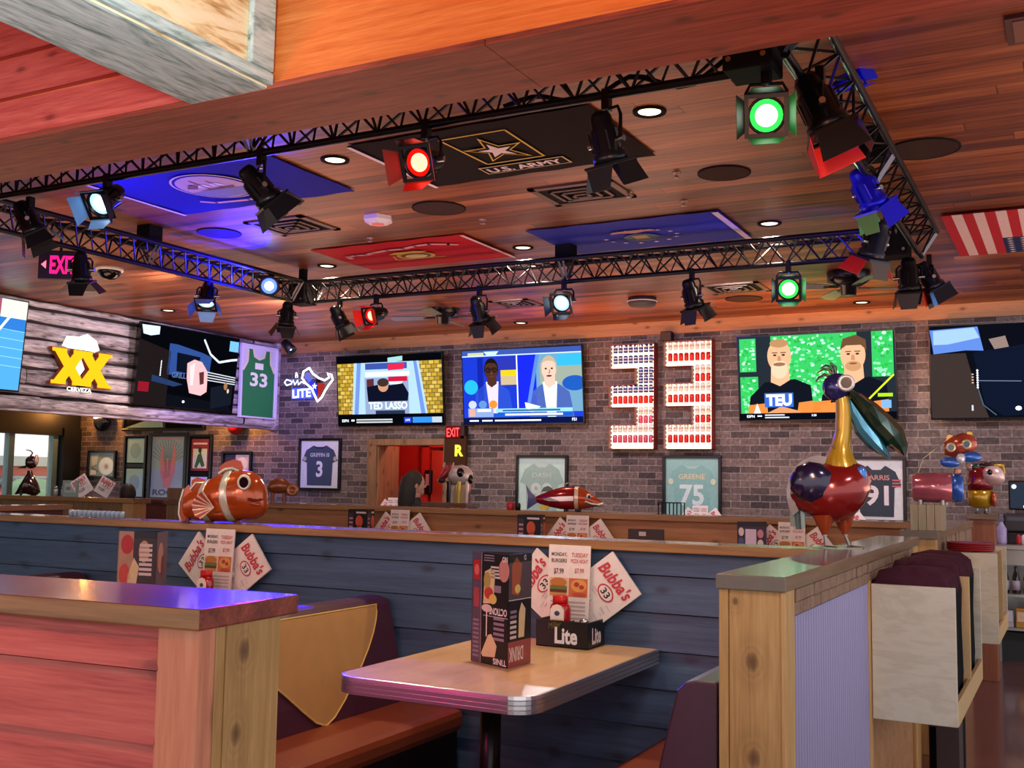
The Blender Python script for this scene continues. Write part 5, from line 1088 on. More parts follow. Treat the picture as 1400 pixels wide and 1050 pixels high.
# ---------------------------------------------------------------- table top clutter
INK = plain('#1c171c', .4); INKL = plain('#5b4a60', .4); PAP = plain('#e6ddd8', .5); PNK = plain('#c08790', .5); REDI = plain('#b3262c', .4); CRE = plain('#d9c79a', .45); ORG = plain('#c96a35', .45); BUN = plain('#b5742f', .5); LET = plain('#d3c9c6', .45); GRYL = plain('#8d7f90', .45)
ACR = glass((.9,.95,1), .03, .12)
def menu_stand(label, x, y, z, rz=0, style=0, h=.40):
    # three sided drink card holder
    t = thing('menu_stand', label, 'menu stand', (x, y, z), (0,0,rz), 'three sided menu stands')
    A, B, Cc = Vector((-.1, .03, 0)), Vector((.095, -.05, 0)), Vector((.105, .11, 0))
    for nm, P, Q in (('front_card', A, B), ('side_card', B, Cc), ('rear_card', Cc, A)):
        w = (Q-P).length; d = (Q-P).normalized(); nn = d.cross(Vector((0,0,1)))
        bb = MB(); bb.plate([P+nn*.0, Q+nn*.0, Q+Vector((0,0,h)), P+Vector((0,0,h))], nn*-.003, ACR if False else plain('#2a2228', .25)); 
        o = bb.build(nm, t)
        a = Art(P+nn*.001, d, (0,0,1), .0005)
        if style == 0 and nm == 'front_card':
            a.rect(0,0,.055,h,INKL,0); a.rect(.008,.30,.048,.37,REDI,1); a.rect(.012,.20,.045,.27,plain('#a34a52',.4),1); a.circ(.028,.335,.014,.02,plain('#d86a6a',.4),2)
            for k in range(9): a.rect(.01,.02+.016*k,.045,.028+.016*k,GRYL,1)
            a.rect(.057,0,.0585,h,plain('#d8d4dc',.3),3); a.rect(.06,0,w,h,INK,0)
            a.poly([(.06,.035),(.10,.105),(.118,.11),(.15,.07),(.14,.03),(.07,.025)],CRE,1); a.line([(.09,.10),(.09,.19)],.006,plain('#e8e0d8',.3),2); a.circ(.09,.2,.03,.014,plain('#d8c8c0',.3),2)
            a.poly([(.068,.215),(.128,.22),(.135,.33),(.11,.345),(.075,.33)],CRE,1); a.circ(.10,.255,.026,.022,plain('#c04038',.4),2); a.circ(.125,.235,.022,.018,plain('#dcc46a',.4),3); a.circ(.09,.3,.02,.03,plain('#b0a058',.4),2)
            for k in range(4): a.rect(.11,.31+.012*k,.165,.317+.012*k,LET,1)
            a.circ(.185,.34,.03,.04,plain('#c98a80',.4),1); a.rect(.13,.26,.17,.285,GRYL,1)
            for k in range(5): a.rect(.13,.09+.018*k,.19,.10+.018*k,GRYL,1)
            a.text('OCTIONS',.155,.192,.026,plain('#efe9e6',.4),2,.10,flip=True); a.rect(.07,.172,w,.174,LET,2); a.text('TINIS',.168,.016,.022,plain('#efe9e6',.4),2,.075,flip=True); a.text('NO',w-.02,h-.02,.02,plain('#efe9e6',.4),2,.03,flip=True)
            for k in range(3): a.rect(.07,h-.03+.009*k,.13,h-.026+.009*k,GRYL,2)
        elif style == 0 and nm == 'side_card':
            a.rect(0,0,w,.09,plain('#9a4a4c',.4),0); a.text('DRINK',.055,.045,.05,plain('#e8d8d4',.4),1,.1,flip=True); a.rect(0,.09,w,.235,INK,0); a.rect(0,.235,w,.238,LET,1)
            for k in range(6): a.rect(.012,.1+.018*k,.055,.11+.018*k,LET if k < 4 else GRYL,1)
            a.poly([(.07,.1),(.11,.1),(.118,.2),(.09,.225),(.072,.19)],CRE,1); a.rect(0,.238,w,h,plain('#55474e',.4),0); a.poly([(.02,.26),(.07,.25),(.09,.36),(.05,.39),(.02,.36)],plain('#a8583c',.4),1); a.circ(.06,.275,.02,.016,plain('#dcc46a',.4),2); a.rect(.0,h-.03,w,h,INK,1); a.text('D',.11,h-.015,.018,LET,2,.014,flip=True)
        elif style == 1 and nm == 'front_card':
            a.rect(0,0,w,h,plain('#3a2a30',.4),0); a.rect(0,.0,.085,h,plain('#b08a70',.4),1); a.rect(.09,h-.03,w,h,INK,1); a.circ(.145,.31,.03,.05,plain('#c49a70',.4),1); a.circ(.15,.1,.04,.05,plain('#a8888a',.4),1); a.rect(.012,.005,.06,.05,plain('#5a7a4a',.4),2); a.circ(.05,.34,.035,.045,REDI,2); a.circ(.04,.2,.03,.05,plain('#c4483c',.4),2); a.poly([(.05,.08),(.1,.1),(.12,.24),(.09,.28),(.06,.2)],CRE,2); a.poly([(.09,.03),(.14,.05),(.12,.1),(.08,.09)],plain('#c8a878',.4),3); a.circ(.05,.12,.03,.03,ORG,2)
            for k in range(7): a.rect(.12,.2+.022*k,.19,.213+.022*k,LET,2)
            a.text('TIONS',.15,.04,.03,LET,3,.07,flip=True)
        elif style == 1 and nm == 'side_card':
            a.rect(0,0,w,h,INKL,0); a.circ(.06,.28,.04,.07,plain('#b98a80',.4),1); a.rect(0,.12,w,.123,LET,1); a.poly([(.04,.02),(.08,.02),(.09,.07),(.06,.1),(.03,.07)],CRE,1); a.circ(.09,.24,.02,.05,plain('#6a3040',.4),2)
        elif style == 2:
            a.rect(0,0,w,h,INK,0); a.rect(.01,.12,.06,h-.03,plain('#3c3440',.4),1); a.circ(.125,.3,.04,.05,plain('#c8563c',.4),1); a.circ(.13,.22,.03,.05,ORG,1); a.rect(.09,h-.035,w-.01,h-.02,LET,2)
            for k in range(6): a.rect(.015,.14+.035*k,.055,.155+.035*k,PNK,2)
        elif style == 3:
            a.rect(0,0,w,h,plain('#3a2440',.4),0); a.rect(.06,.18,.14,h-.05,plain('#d3c3dc',.4),1); a.circ(.03,.33,.02,.03,LET,1); a.circ(.17,.32,.022,.03,PNK,1); a.circ(.03,.26,.02,.03,plain('#4c5a86',.4),1); a.circ(.17,.25,.022,.03,LET,1); a.rect(0,h-.03,w,h,INK,2)
        elif style == 4:
            a.rect(0,0,w,h,plain('#8ea296',.5),0); a.rect(.03,h*.25,w-.03,h*.8,plain('#b4c0b6',.5),1); a.rect(.05,h*.4,w*.5,h*.6,plain('#76877e',.5),2)
        pr = a.build('print', o)
    return t
def flyer_card(label, x, y, z, rz=0, h=.36, group='burger flyers'):
    t = thing('flyer', label, 'flyer', (x, y, z), (-.06,0,rz), group); w = .19
    b = MB(); b.box((-w/2,0,0), (w/2,.006,h), PAP); b.build('card', t)
    a = Art((-w/2,-.001,0), (1,0,0), (0,0,1), .0005); dk = plain('#4a3b3b',.5); rd = plain('#c4605c',.5)
    a.text('MONDAY,', w*.26, h-.04, .018, dk, 1, .072); a.text('TUESDAY', w*.75, h-.04, .018, rd, 1, .075); a.text('BURGERS', w*.26, h-.065, .016, dk, 1, .07); a.text('PIZZA NIGHT', w*.75, h-.065, .016, rd, 1, .078); a.text('$7.99', w*.26, h-.11, .026, dk, 1, .045); a.text('$7.99', w*.75, h-.105, .022, rd, 1, .042)
    a.rect(.008, h-.21, w*.49, h-.135, plain('#d8b890',.5), 1); a.circ(w*.26, h-.155, .038, .02, BUN, 2); a.rect(.012,h-.185,w*.47,h-.168,plain('#5c7a2c',.5),2); a.rect(.012,h-.196,w*.47,h-.183,plain('#5a2c1c',.5),3); a.rect(.014,h-.208,w*.46,h-.195,plain('#c08a48',.5),3)
    a.rect(w*.51, h-.21, w-.008, h-.135, ORG, 1); a.circ(w*.75, h-.165, .036, .026, plain('#d89a4c',.5), 2); a.circ(w*.7,h-.16,.012,.01,plain('#a83428',.5),3); a.circ(w*.82,h-.17,.011,.009,plain('#a83428',.5),3); a.circ(w*.76,h-.2,.03,.008,plain('#b84a38',.5),3)
    for k in range(6): a.rect(.015, h-.235-.016*k, w-.015, h-.229-.016*k, plain('#b9adab',.5), 1)
    a.build('print', t); return t
def paper_bag(label, x, y, z, lean, rz=0, s=.255, h=.325, group='printed paper bags'):
    # square bag standing on its corner
    t = thing('paper_bag', label, 'paper bag', (x, y, z), (-.05, lean, rz), group); w = s*.82
    b = MB()
    for k in range(3): b.plate([(-w/2, .004*k, 0), (w/2, .004*k, 0), (w/2, .004*k, h), (-w/2, .004*k, h)], (0,.003,0), PAP)
    b.build('paper', t)
    a = Art((0,-.0012,0), (1,0,0), (0,0,1), .0005); r2 = plain('#c23a44',.5)
    rr = random.Random(2)
    for k in range(26):
        u, v = rr.uniform(-w*.42, w*.3), rr.uniform(.03, h*.55); a.rect(u, v, u+rr.uniform(.01,.04), v+.003, plain('#c9bdbb',.5), 1)
    up = math.copysign(1, lean); 
    a.text("Bubba's", 0, h*.82, .056, r2, 2, w*.86, .08, .03, .25); a.circ(0.015, h*.62, .042, .03, r2, 1, 24); a.circ(0.015, h*.62, .035, .024, PAP, 2, 24); a.text('33', .015, h*.62, .03, INK, 3, .042)
    a.text('FOOD', -w*.1, h*.3, .03, plain('#4a3b3b',.5), 2, .07)
    a.build('print', t); return t
def ketchup(label, x, y, z, group='ketchup bottles'):
    t = thing('ketchup_bottle', label, 'bottle', (x, y, z), (0,0,0), group); kr = plain('#a8141a', .15, 0, .05, 20, .5)
    b = MB(); b.loft([((0,0,.0),.05,.05)], kr) if False else b.lathe([(.03,0), (.036,.01), (.036,.1), (.036,.145), (.030,.16), (.02,.167)], kr, 20, Matrix.Diagonal((1.25,.8,1,1))); b.build('bottle_body', t)
    b = MB(); b.lathe([(.03,-.0), (.03,.03), (0,.03)], plain('#c4161c', .3), 16, Matrix.Translation((0,0,.163)) @ Matrix.Diagonal((1.1,.8,1,1))); b.build('cap', t)
    a = Art((0,-.0305,.105), (1,0,0), (0,0,1), .0006); a.poly([(-.03,-.07),(.03,-.07),(.03,.035),(.02,.05),(0,.056),(-.02,.05),(-.03,.035)],plain('#efe6dc',.4),1); a.rect(-.026,-.04,.026,-.005,plain('#d8a02c',.4),2); a.rect(-.022,-.03,.022,-.018,plain('#8a4a1c',.4),3); a.circ(0,.02,.012,.01,plain('#3a3f6a',.4),2); a.build('front_label', t)
    return t
def caddy_box(label, x, y, z, rz=0):
    t = thing('condiment_caddy', label, 'caddy', (x, y, z), (0,0,rz), 'condiment caddies'); k = plain('#121115', .35)
    b = MB(); W, D, h = .115, .085, .105
    b.box((-W,-D,0),(W,D,.006),k)
    for q in ((-W,-D,W,-D+.005),(-W,D-.005,W,D),(-W,-D,-W+.005,D),(W-.005,-D,W,D)): b.box((q[0],q[1],0),(q[2],q[3],h),k)
    b.box((-.004,-D,0),(.004,D,h*.9),k); b.build('box', t, .003)
    li = plain('#e8e8ee', .4); gd = plain('#6f6a30', .4)
    a = Art((0,-D-.001,0),(1,0,0),(0,0,1),.0005); a.text('Lite', .02, .047, .066, li, 1, .10, 0, .035); a.text('Miller', -.03, .088, .022, gd, 1, .06, .2, .0, .3); a.build('front_lettering', t)
    a = Art((W+.001,0,0),(0,1,0),(0,0,1),.0005); a.text('Lite', 0, .047, .066, li, 1, .09, 0, .035); a.build('side_lettering', t)
    return t
def shaker(label, x, y, z):
    t = thing('pepper_shaker', label, 'shaker', (x, y, z), (0,0,0), 'glass shakers'); b = MB(); b.lathe([(.02,0),(.022,.07),(.018,.08)], plain('#9fa6ac',.15,.1), 12); b.build('jar', t)
    b = MB(); b.lathe([(.02,.08),(.02,.1),(.012,.108),(0,.108)], M_STEEL, 12); b.build('lid', t)
def setting(x, y, z, where, style, full=True, stand=True, sx=-.25):
    caddy_box('black condiment caddy lettered in white ' + where, x, y, z)
    flyer_card('burger flyer card in the caddy ' + where, x-.03, y+.03, z+.04)
    paper_bag('paper bag leaning left behind the flyer ' + where, x+.005, y+.046, z+.10, -.92)
    paper_bag('paper bag leaning right behind the flyer ' + where, x-.045, y+.062, z+.10, .92)
    ketchup('red ketchup bottle in the caddy ' + where, x-.03, y-.035, z+.006); shaker('glass shaker in the caddy ' + where, x+.075, y-.03, z+.006)
ZTAB = .785
setting(-1.845, 4.03, ZTAB, 'on the nearest table', 0)
menu_stand('three sided drink menu stand on the nearest table', -1.895, 3.45, ZTAB, 0, 0)
setting(-3.77, 4.03, ZTAB, 'on the table behind the red half wall', 1)
menu_stand('three sided drink menu stand on the table behind the red half wall', -3.87, 3.62, ZTAB, .55, 1)
setting(-5.08, 7.6, ZTAB, 'on the far table left of the red doorway', 2)
menu_stand('three sided menu stand on the far table left of the red doorway', -5.40, 7.45, ZTAB, .3, 2)
setting(-3.42, 7.6, ZTAB, 'on the far table below the red trout', 2)
menu_stand('three sided menu stand on the far table below the red trout', -3.77, 7.45, ZTAB, .3, 2)
setting(-1.76, 7.6, ZTAB, 'on the far table left of the metal bird', 3)
menu_stand('three sided purple menu stand on the far table left of the metal bird', -2.02, 7.45, ZTAB, .3, 3)
for x, wh in ((-8.35, 'at the brick wall by the red doorway'), (-3.95, 'at the brick wall below the teal jersey'), (-2.3, 'at the brick wall below the dark jersey')): setting(x, 12.33, ZTAB, wh, 2)
tag(MB().lathe([(.03,0),(.034,.01),(.034,.05),(.028,.062),(0,.064)], plain('#b8242c', .3), 14).build('sauce_jar'), 'small red sauce jar on the far half wall left of the trout tail', 'jar').location = (onY(698, 693, 7.82).x, 7.82, CZ); tag(MB().lathe([(.022,0),(.024,.03),(.02,.055),(0,.06)], M_BLACK, 12).build('pepper_pot'), 'small black pot on the far half wall beside the red sauce jar', 'pot').location = (onY(708, 693, 7.82).x, 7.82, CZ)
# flat tablet on the half wall
p = onY(883, 733, 7.3); t = thing('table_tablet', 'black framed table tablet just showing above the blue half wall cap', 'tablet', (p.x, 7.3, ZTAB), (0,0,.2))
b = MB(); b.box((-.13,0,0), (.13,.03,.33), plain('#2a1714', .4)); b.build('case', t, .006); b = MB(); b.box((-.05,-.004,.28), (.0,0,.31), plain('#b9b0b0', .4)); b.build('screen_label', t)
table('booth table behind the blue half wall, under the table tablet', -2.72, YW2)
# wire holder on the far half wall
p = onY(918, 690, 7.84); t = thing('wire_holder', 'black wire menu holder on the far half wall below the teal jersey', 'holder', (p.x, 7.84, CZ))
b = MB()
for x in (-.09, -.03, .03, .09): b.tube([(x,-.04,0), (x,-.04,.09), (x,.04,.09), (x,.04,0)], .005, M_BLACK, 6)
b.tube([(-.09,-.04,.09), (.09,-.04,.09)], .005, M_BLACK, 6); b.build('wire_frame', t)
# shot glasses on the blue half wall
g = plain('#a9c9d2', .12, .1, .05); proto = None
for i in range(12):
    p = onY(97+i*6.35, 704, 4.25)
    b = MB(); b.lathe([(.0125,0), (.0135,.03), (.012,.036), (0,.034)], g, 10)
    if proto is None: proto = tag(b.build('shot_glass'), 'small clear upturned glass in the row on the blue half wall at far left', 'glass', 'row of upturned shot glasses'); proto.location = (p.x, 4.25, CZ)
    else:
        o = proto.copy(); C.objects.link(o); o.location = (p.x, 4.25, CZ)
# menus on the far left half wall
menu_stand('small grey green menu stand on the far left half wall by the window', onY(97, 668, 7.74).x, 7.74, CZ, .5, 4, .17)
paper_bag('pinkish paper bag leaning on the far left half wall, nearer the window', onY(120, 670, 7.78).x-.02, 7.78, CZ+.03, -.6, .4, .22, .2, 'bags on the far left half wall'); paper_bag('pinkish paper bag leaning on the far left half wall, nearer the record frame', onY(137, 670, 7.78).x, 7.78, CZ+.03, .5, .4, .2, .18, 'bags on the far left half wall')
for i, x in enumerate((76, 86)): shaker(['dark jar on the far left half wall, left one of two by the window', 'dark jar on the far left half wall, right one of two by the window'][i], onY(x, 675, 7.74).x, 7.74, CZ)
# ---------------------------------------------------------------- painted metal sculptures
def gloss(c, r=.18): return plain(c, r, .35, .1, 14, .5)
def shell(M_, c, r, m, u0, u1, v0, v1, bld, nu=14, nv=10, off=1.0):
    # a patch of an ellipsoid (angles u round z, v up), slightly proud
    vs = []; fs = []
    for j in range(nv+1):
        a = v0+(v1-v0)*j/nv
        for i in range(nu+1):
            q = u0+(u1-u0)*i/nu; vs.append((c[0]+r[0]*off*math.cos(a)*math.cos(q), c[1]+r[1]*off*math.cos(a)*math.sin(q), c[2]+r[2]*off*math.sin(a)))
    for j in range(nv):
        for i in range(nu): k = j*(nu+1)+i; fs.append((k, k+1, k+nu+2, k+nu+1))
    return bld.add(vs, fs, m, True, M_)
# tall bird on the right half wall
t = thing('bird_sculpture', 'tall painted metal pelican with blue head and dark green bill on the right half wall', 'sculpture', (-.835, 4.32, CZ), (0,0,.12))
s = .00285; L_ = lambda x, y, d=0: Vector(((x-1144)*s, d, (749-y)*s))
RDB = gloss('#8c1a18'); NVB = gloss('#251a3c'); YLB = gloss('#c4981f', .3); BLB = gloss('#2a2c6c'); GRB = gloss('#0e3526', .2); TEB = gloss('#3c7f92', .25); STL = plain('#8d8a84', .3, .8, .1)
b = MB(); Mb = Matrix.Translation(L_(1137, 672)) @ Matrix.Rotation(-.22, 4, 'Y')
b.loft([((-.165,0,.01),.004,.006), ((-.155,0,.01),.035,.035), ((-.12,0,.008),.075,.072), ((-.06,0,.0),.108,.108), ((.0,0,-.004),.118,.122), ((.06,0,.0),.11,.112), ((.11,0,.01),.085,.085), ((.145,0,.02),.05,.05), ((.16,0,.024),.006,.006)], RDB, 24, Mb); b.build('body', t)
b = MB(); M2 = Matrix.Translation(L_(1114, 660)) @ Matrix.Rotation(-.35, 4, 'Y')
b.loft([((-.085,-.085,0),.006,.006), ((-.07,-.09,0),.03,.045), ((-.03,-.095,0),.034,.075), ((.02,-.095,0),.034,.078), ((.06,-.09,0),.03,.055), ((.085,-.085,0),.006,.006)], NVB, 18, M2); b.build('wing', t)
b = MB(); pts = []
for k in range(11):
    q = PI*.42+PI*.78*k/10; pts.append((L_(1122, 676).x+.125*math.cos(q), L_(1122, 676).z+.15*math.sin(q)))
inn = [(L_(1122, 676).x+.095*math.cos(PI*.42+PI*.78*k/10), L_(1122, 676).z+.115*math.sin(PI*.42+PI*.78*k/10)) for k in range(10, -1, -1)]
for k in range(10): b.plate([(pts[k][0], -.03, pts[k][1]), (pts[k+1][0], -.03, pts[k+1][1]), (inn[9-k][0], -.045, inn[9-k][1]), (inn[10-k][0], -.045, inn[10-k][1])], (0,.05,0), gloss('#b9b4b2', .3))
b.build('rear_wing', t)
b = MB()
for (x0, y0, x1, y1, c) in ((1084,678,1086,722,'#6a6a58'), (1090,684,1093,726,'#2a3a34'), (1096,690,1098,724,'#7f8f8a')):
    b.plate([L_(x0-4, y0), L_(x0+5, y0), L_(x1+4, y1), L_(x1-4, y1)], (0,.012,0), gloss(c, .3))
b.build('tail', t)
b = MB(); nk = [(1152,655,.075),(1150,640,.072),(1149,625,.055),(1151,608,.036),(1154,590,.031),(1155,570,.031),(1155,552,.030),(1153,540,.026)]
b.tube([L_(x, y) for x, y, r in nk], [r for x, y, r in nk], YLB, 18)
for y in (632, 610, 585): b.tube([L_(1140, y, -.05), L_(1144, y+3, -.055)], .004, STL, 6)
b.build('neck', t)
b = MB(); b.ell(L_(1147, 528), (.058,.052,.056), BLB, 20, 14); b.build('head', t)
b = MB(); Me = Matrix.Translation(L_(1160, 524, -.045)) @ Matrix.Rotation(PI/2, 4, 'X'); b.lathe([(.020,.0),(.033,-.0),(.033,.014),(.022,.018),(.02,.008)], gloss('#d8d6d2', .25), 20, Me); b.lathe([(0,.010),(.021,.010)], M_BLKGLOSS, 16, Me); b.build('eye', t)
def blade(lst, m, name, th=.02):
    # leaf shaped bill: (x, y, half width px)
    b = MB(); secs = []
    n = len(lst)
    for i, (x, y, w) in enumerate(lst):
        p = L_(x, y); q0 = L_(*lst[max(i-1,0)][:2]); q1 = L_(*lst[min(i+1,n-1)][:2]); d = (q1-q0).normalized(); nn = Vector((-d.z, 0, d.x)); w *= s
        secs.append([p+nn*w+Vector((0,.03,0)), p+nn*w*.6+Vector((0,-th*.6,0)), p+Vector((0,-th,0)), p-nn*w*.6+Vector((0,-th*.6,0)), p-nn*w+Vector((0,.03,0)), p-nn*w*.5+Vector((0,.05,0)), p+nn*w*.5+Vector((0,.05,0))])
    vs = [v for r in secs for v in r]; k = 7; fs = [(i*k+j, i*k+(j+1) % k, (i+1)*k+(j+1) % k, (i+1)*k+j) for i in range(n-1) for j in range(k)]+[tuple(range(k)), tuple(range((n-1)*k, n*k))]
    b.add(vs, fs, m, False); return b.build(name, t)
blade([(1162,533,4),(1172,543,9),(1188,560,14),(1205,580,17),(1220,597,16),(1230,612,9),(1234,624,1)], GRB, 'upper_bill', .035)
blade([(1162,545,3),(1168,562,9),(1180,585,13),(1195,604,12),(1207,617,7),(1215,627,1)], TEB, 'lower_bill', .02)
b = MB()
for pts in (((1142,512),(1136,503),(1128,502),(1120,508)), ((1143,512),(1140,500),(1132,497),(1124,501)), ((1140,514),(1130,510),(1122,514),(1118,520)), ((1145,511),(1145,500),(1138,494))):
    b.tube([L_(*q) for q in pts], [.006,.007,.005,.002], gloss('#1d3a2c', .3) if pts[0][0] % 2 else gloss('#5a3a24', .3), 6)
b.build('crest', t)
b = MB(); b.ell(L_(1178, 648, -.05), (.022,.012,.03), gloss('#3f7fd0', .3), 12, 8); b.build('breast_feather', t)
for (x0, x1, x2, d) in ((1126, 1129, 1131, -.04), (1150, 1154, 1160, .04)):
    b = MB(); b.tube([L_(x0+2, 705, d), L_(x1, 722, d), L_(x1, 732, d)], [.045,.024,.010], gloss('#a8441e', .3), 12); b.tube([L_(x1, 732, d), L_(x2, 747.5, d)], .006, STL, 8)
    b.tube([L_(x1, 733, d), L_(x1, 727, d)], .011, STL, 8)
    for dx, dy in ((.05, 0), (.04, -.035), (-.03, .01), (.03, .03)): b.tube([L_(x2, 747.5, d), L_(x2, 748.5, d)+Vector((dx, dy, 0))], [.006,.003], STL, 6)
    b.build('leg', t)
b = MB(); b.box((-.09,-.075,0), (.10,.075,.003), STL); b.build('base_plate', t)

# striped orange fish on the blue half wall
t = thing('fish_sculpture', 'orange and white striped painted metal fish on the blue half wall', 'sculpture', (-3.92, 4.215, CZ), (0,0,.62))
s2 = .00375; L2 = lambda x, y, d=0: Vector(((x-308)*s2, d, (711.5-y)*s2))
ORF = gloss('#b44c1a'); WHF = gloss('#c9cdbd', .3); DKR = gloss('#5a1414', .25)
ax = [(258,690,14,.03),(267,688,19,.05),(279,685,24,.07),(293,681,29,.088),(308,677,33,.10),(323,674,35,.106),(337,673,34.5,.104),(350,673,33,.095),(361,674,27,.075),(367,676,18,.05),(370,678,8,.02)]
def ring(i_f):
    i = min(int(i_f), len(ax)-2); f = i_f-i; A, B = ax[i], ax[i+1]; return [A[k]+(B[k]-A[k])*f for k in range(4)]
def fishloft(f0, f1, n, m, k=1.0, tilt=.35):
    vs = []; fs = []; N_ = 24
    for i in range(n+1):
        x, y, rz, ry = ring(f0+(f1-f0)*i/n)
        for j in range(N_):
            q = 2*PI*j/N_; up = rz*s2*math.sin(q)*k; c_ = L2(x, y); vs.append((c_.x-up*tilt*.3-.034*math.cos(q)**2*(ry/.1), ry*k*math.cos(q), c_.z+up))
    for i in range(n):
        for j in range(N_): fs.append((i*N_+j, i*N_+(j+1) % N_, (i+1)*N_+(j+1) % N_, (i+1)*N_+j))
    fs += [tuple(range(N_)), tuple(range(n*N_, (n+1)*N_))]
    return MB().add(vs, fs, m, True)
fishloft(0, 10, 30, ORF).build('body', t)
fishloft(4.5, 5.15, 4, WHF, 1.035).build('white_band', t); fishloft(2.35, 2.95, 4, WHF, 1.04).build('white_band', t)
b = MB(); b.plate([L2(268,672,-.01), L2(262,660,-.01), L2(255,668,-.01), L2(251,690,-.01), L2(252,706,-.01), L2(258,710,-.01), L2(268,702,-.01)], (0,.02,0), ORF); b.tube([L2(256,666,-.015), L2(251.5,684,-.015), L2(251,700,-.015), L2(254,709,-.015)], .006, WHF, 6); b.build('tail_fin', t)
b = MB(); b.plate([L2(304,642,-.01), L2(303,634,-.01), L2(310,628,-.01), L2(322,624,-.01), L2(331,626,-.01), L2(335,636,-.01), L2(330,642,-.01), L2(318,645,-.01)], (0,.02,0), plain('#a3431a', .35, .2)); b.tube([L2(302,644,-.02), L2(310,638,-.02), L2(320,636,-.02), L2(329,640,-.02)], .008, WHF, 6); b.build('dorsal_fin', t)
b = MB(); b.plate([L2(266,668,-.01), L2(266,654,-.01), L2(274,649,-.01), L2(283,652,-.01), L2(287,660,-.01)], (0,.02,0), plain('#a3431a', .35, .2)); b.tube([L2(265,666,-.02), L2(272,657,-.02), L2(284,657,-.02)], .006, WHF, 6); b.build('rear_dorsal_fin', t)
b = MB(); hub = L2(301, 690, -.115); tips = [L2(x, y, -.13) for x, y in ((285,668),(279,674),(275,680),(273,687),(274,694),(277,701),(284,705))]
for i in range(len(tips)-1): b.plate([hub, tips[i], tips[i+1]], (0,.006,0), gloss('#a8452a', .3))
for p in tips: b.tube([hub+Vector((0,-.003,0)), p+Vector((0,-.004,0))], [.003,.006], gloss('#d8b0a0', .3), 6)
b.build('side_fin', t)
for d in (-1, 1):
    b = MB(); Me = Matrix.Translation(L2(339, 655, d*.083)) @ Matrix.Rotation(d*-(PI/2-.2) if d > 0 else PI/2+.12, 4, 'X'); b.lathe([(0,.0),(.036,.004),(.036,.018),(.025,.024),(.024,.018)], gloss('#d9d8c6', .3), 22, Me @ Matrix.Diagonal((.95,1.15,1,1))); b.lathe([(0,.021),(.025,.021)], M_BLKGLOSS, 18, Me @ Matrix.Diagonal((.95,1.15,1,1))); b.build('eye', t)
b = MB(); b.tube([L2(345,678,-.088), L2(352,680,-.082), L2(360,679,-.06), L2(368,678,-.0)], .007, DKR, 8); b.tube([L2(348,684,-.085), L2(358,686,-.062), L2(367,682,-.0)], .008, gloss('#c0522c'), 8); b.build('mouth', t)
for x, y in ((262,706),(292,708),(330,708)):
    b = MB(); b.tube([L2(x, y-8), L2(x, 711)], .012, DKR, 8); b.box(tuple(L2(x,711.5)+Vector((-.02,-.04,0))), tuple(L2(x,711.5)+Vector((.02,.04,.006))), DKR); b.build('foot', t)
# rust brown piece behind it
c = onY(384, 684, 7.82); t = thing('metal_sculpture', 'rust brown metal ram shaped piece on the far half wall, right of the orange fish', 'sculpture', (c.x, 7.82, CZ), (0,0,.5))
RST = gloss('#8a4a24', .35); k = .0068
b = MB(); b.loft([((-.13,0,.14),.01,.02), ((-.10,0,.15),.05,.06), ((-.03,0,.16),.065,.075), ((.04,0,.155),.055,.065), ((.08,0,.15),.02,.03)], RST, 16); b.build('body', t)
b = MB(); b.lathe([(.03,-.02),(.055,-.015),(.06,.0),(.055,.015),(.03,.02),(.02,.0)], gloss('#a8683c', .3), 18, Matrix.Translation((.11,-.03,.12)) @ Matrix.Rotation(PI/2, 4, 'X')); b.build('horn', t)
for x in (-.08, .03):
    b = MB(); b.tube([(x,0,.11), (x,0,0)], [.022,.016], RST, 8); b.build('leg', t)
# red trout on the far half wall
c = onY(770, 698, 7.82); t = thing('fish_sculpture', 'slim red metal trout with white stripe and blue tail on the far half wall', 'sculpture', (c.x, 7.82, CZ), (0,0,.3))
k = .0060; L3 = lambda x, y, d=0: Vector(((x-770)*k, d, (698.5-y)*k))
TR = gloss('#8f1420'); TO = gloss('#b84a1c')
def sect(lst): return [((L3(x, y).x, 0, L3(x, y).z), ry, rz*k) for x, y, rz, ry in lst]
b = MB(); b.loft(sect([(733,683,4,.012),(740,683,7,.03),(752,682,11,.055),(768,681,15,.068),(782,680.5,15.5,.07),(790,680.5,15,.068)]), TR, 18); b.build('body', t)
b = MB(); b.loft(sect([(790,680.5,15.2,.068),(800,681.5,13,.058),(810,684,8,.038),(820,687,4,.02),(823,688,1,.006)]), TO, 18); b.build('head', t)
b = MB(); b.loft(sect([(786,680.5,16,.072),(791,680.5,16,.072)]), gloss('#d8cdb0', .3), 18); b.build('gill_band', t)
b = MB(); b.plate([L3(744,683,-.062), L3(752,680,-.072), L3(768,678,-.077), L3(785,678,-.079), L3(785,684,-.079), L3(768,685,-.077), L3(752,685,-.072)], (0,.02,0), gloss('#d4d6d4', .3)); b.build('side_stripe', t)
b = MB(); b.plate([L3(735,682,-.01), L3(727,675,-.01), L3(719,664,-.01), L3(722,680,-.01), L3(721,697,-.01), L3(728,692,-.01), L3(736,687,-.01)], (0,.02,0), gloss('#1c2a5e', .25)); b.build('tail_fin', t)
b = MB(); b.plate([L3(740,673,-.005), L3(743,667,-.005), L3(749,665,-.005), L3(755,668,-.005), L3(757,672,-.005)], (0,.012,0), gloss('#16302c')); b.build('dorsal_fin', t); b = MB(); b.plate([L3(738,692,-.03), L3(752,692,-.03), L3(748,697,-.03), L3(740,697,-.03)], (0,.05,0), gloss('#c9b41e', .3)); b.build('belly_fin', t)
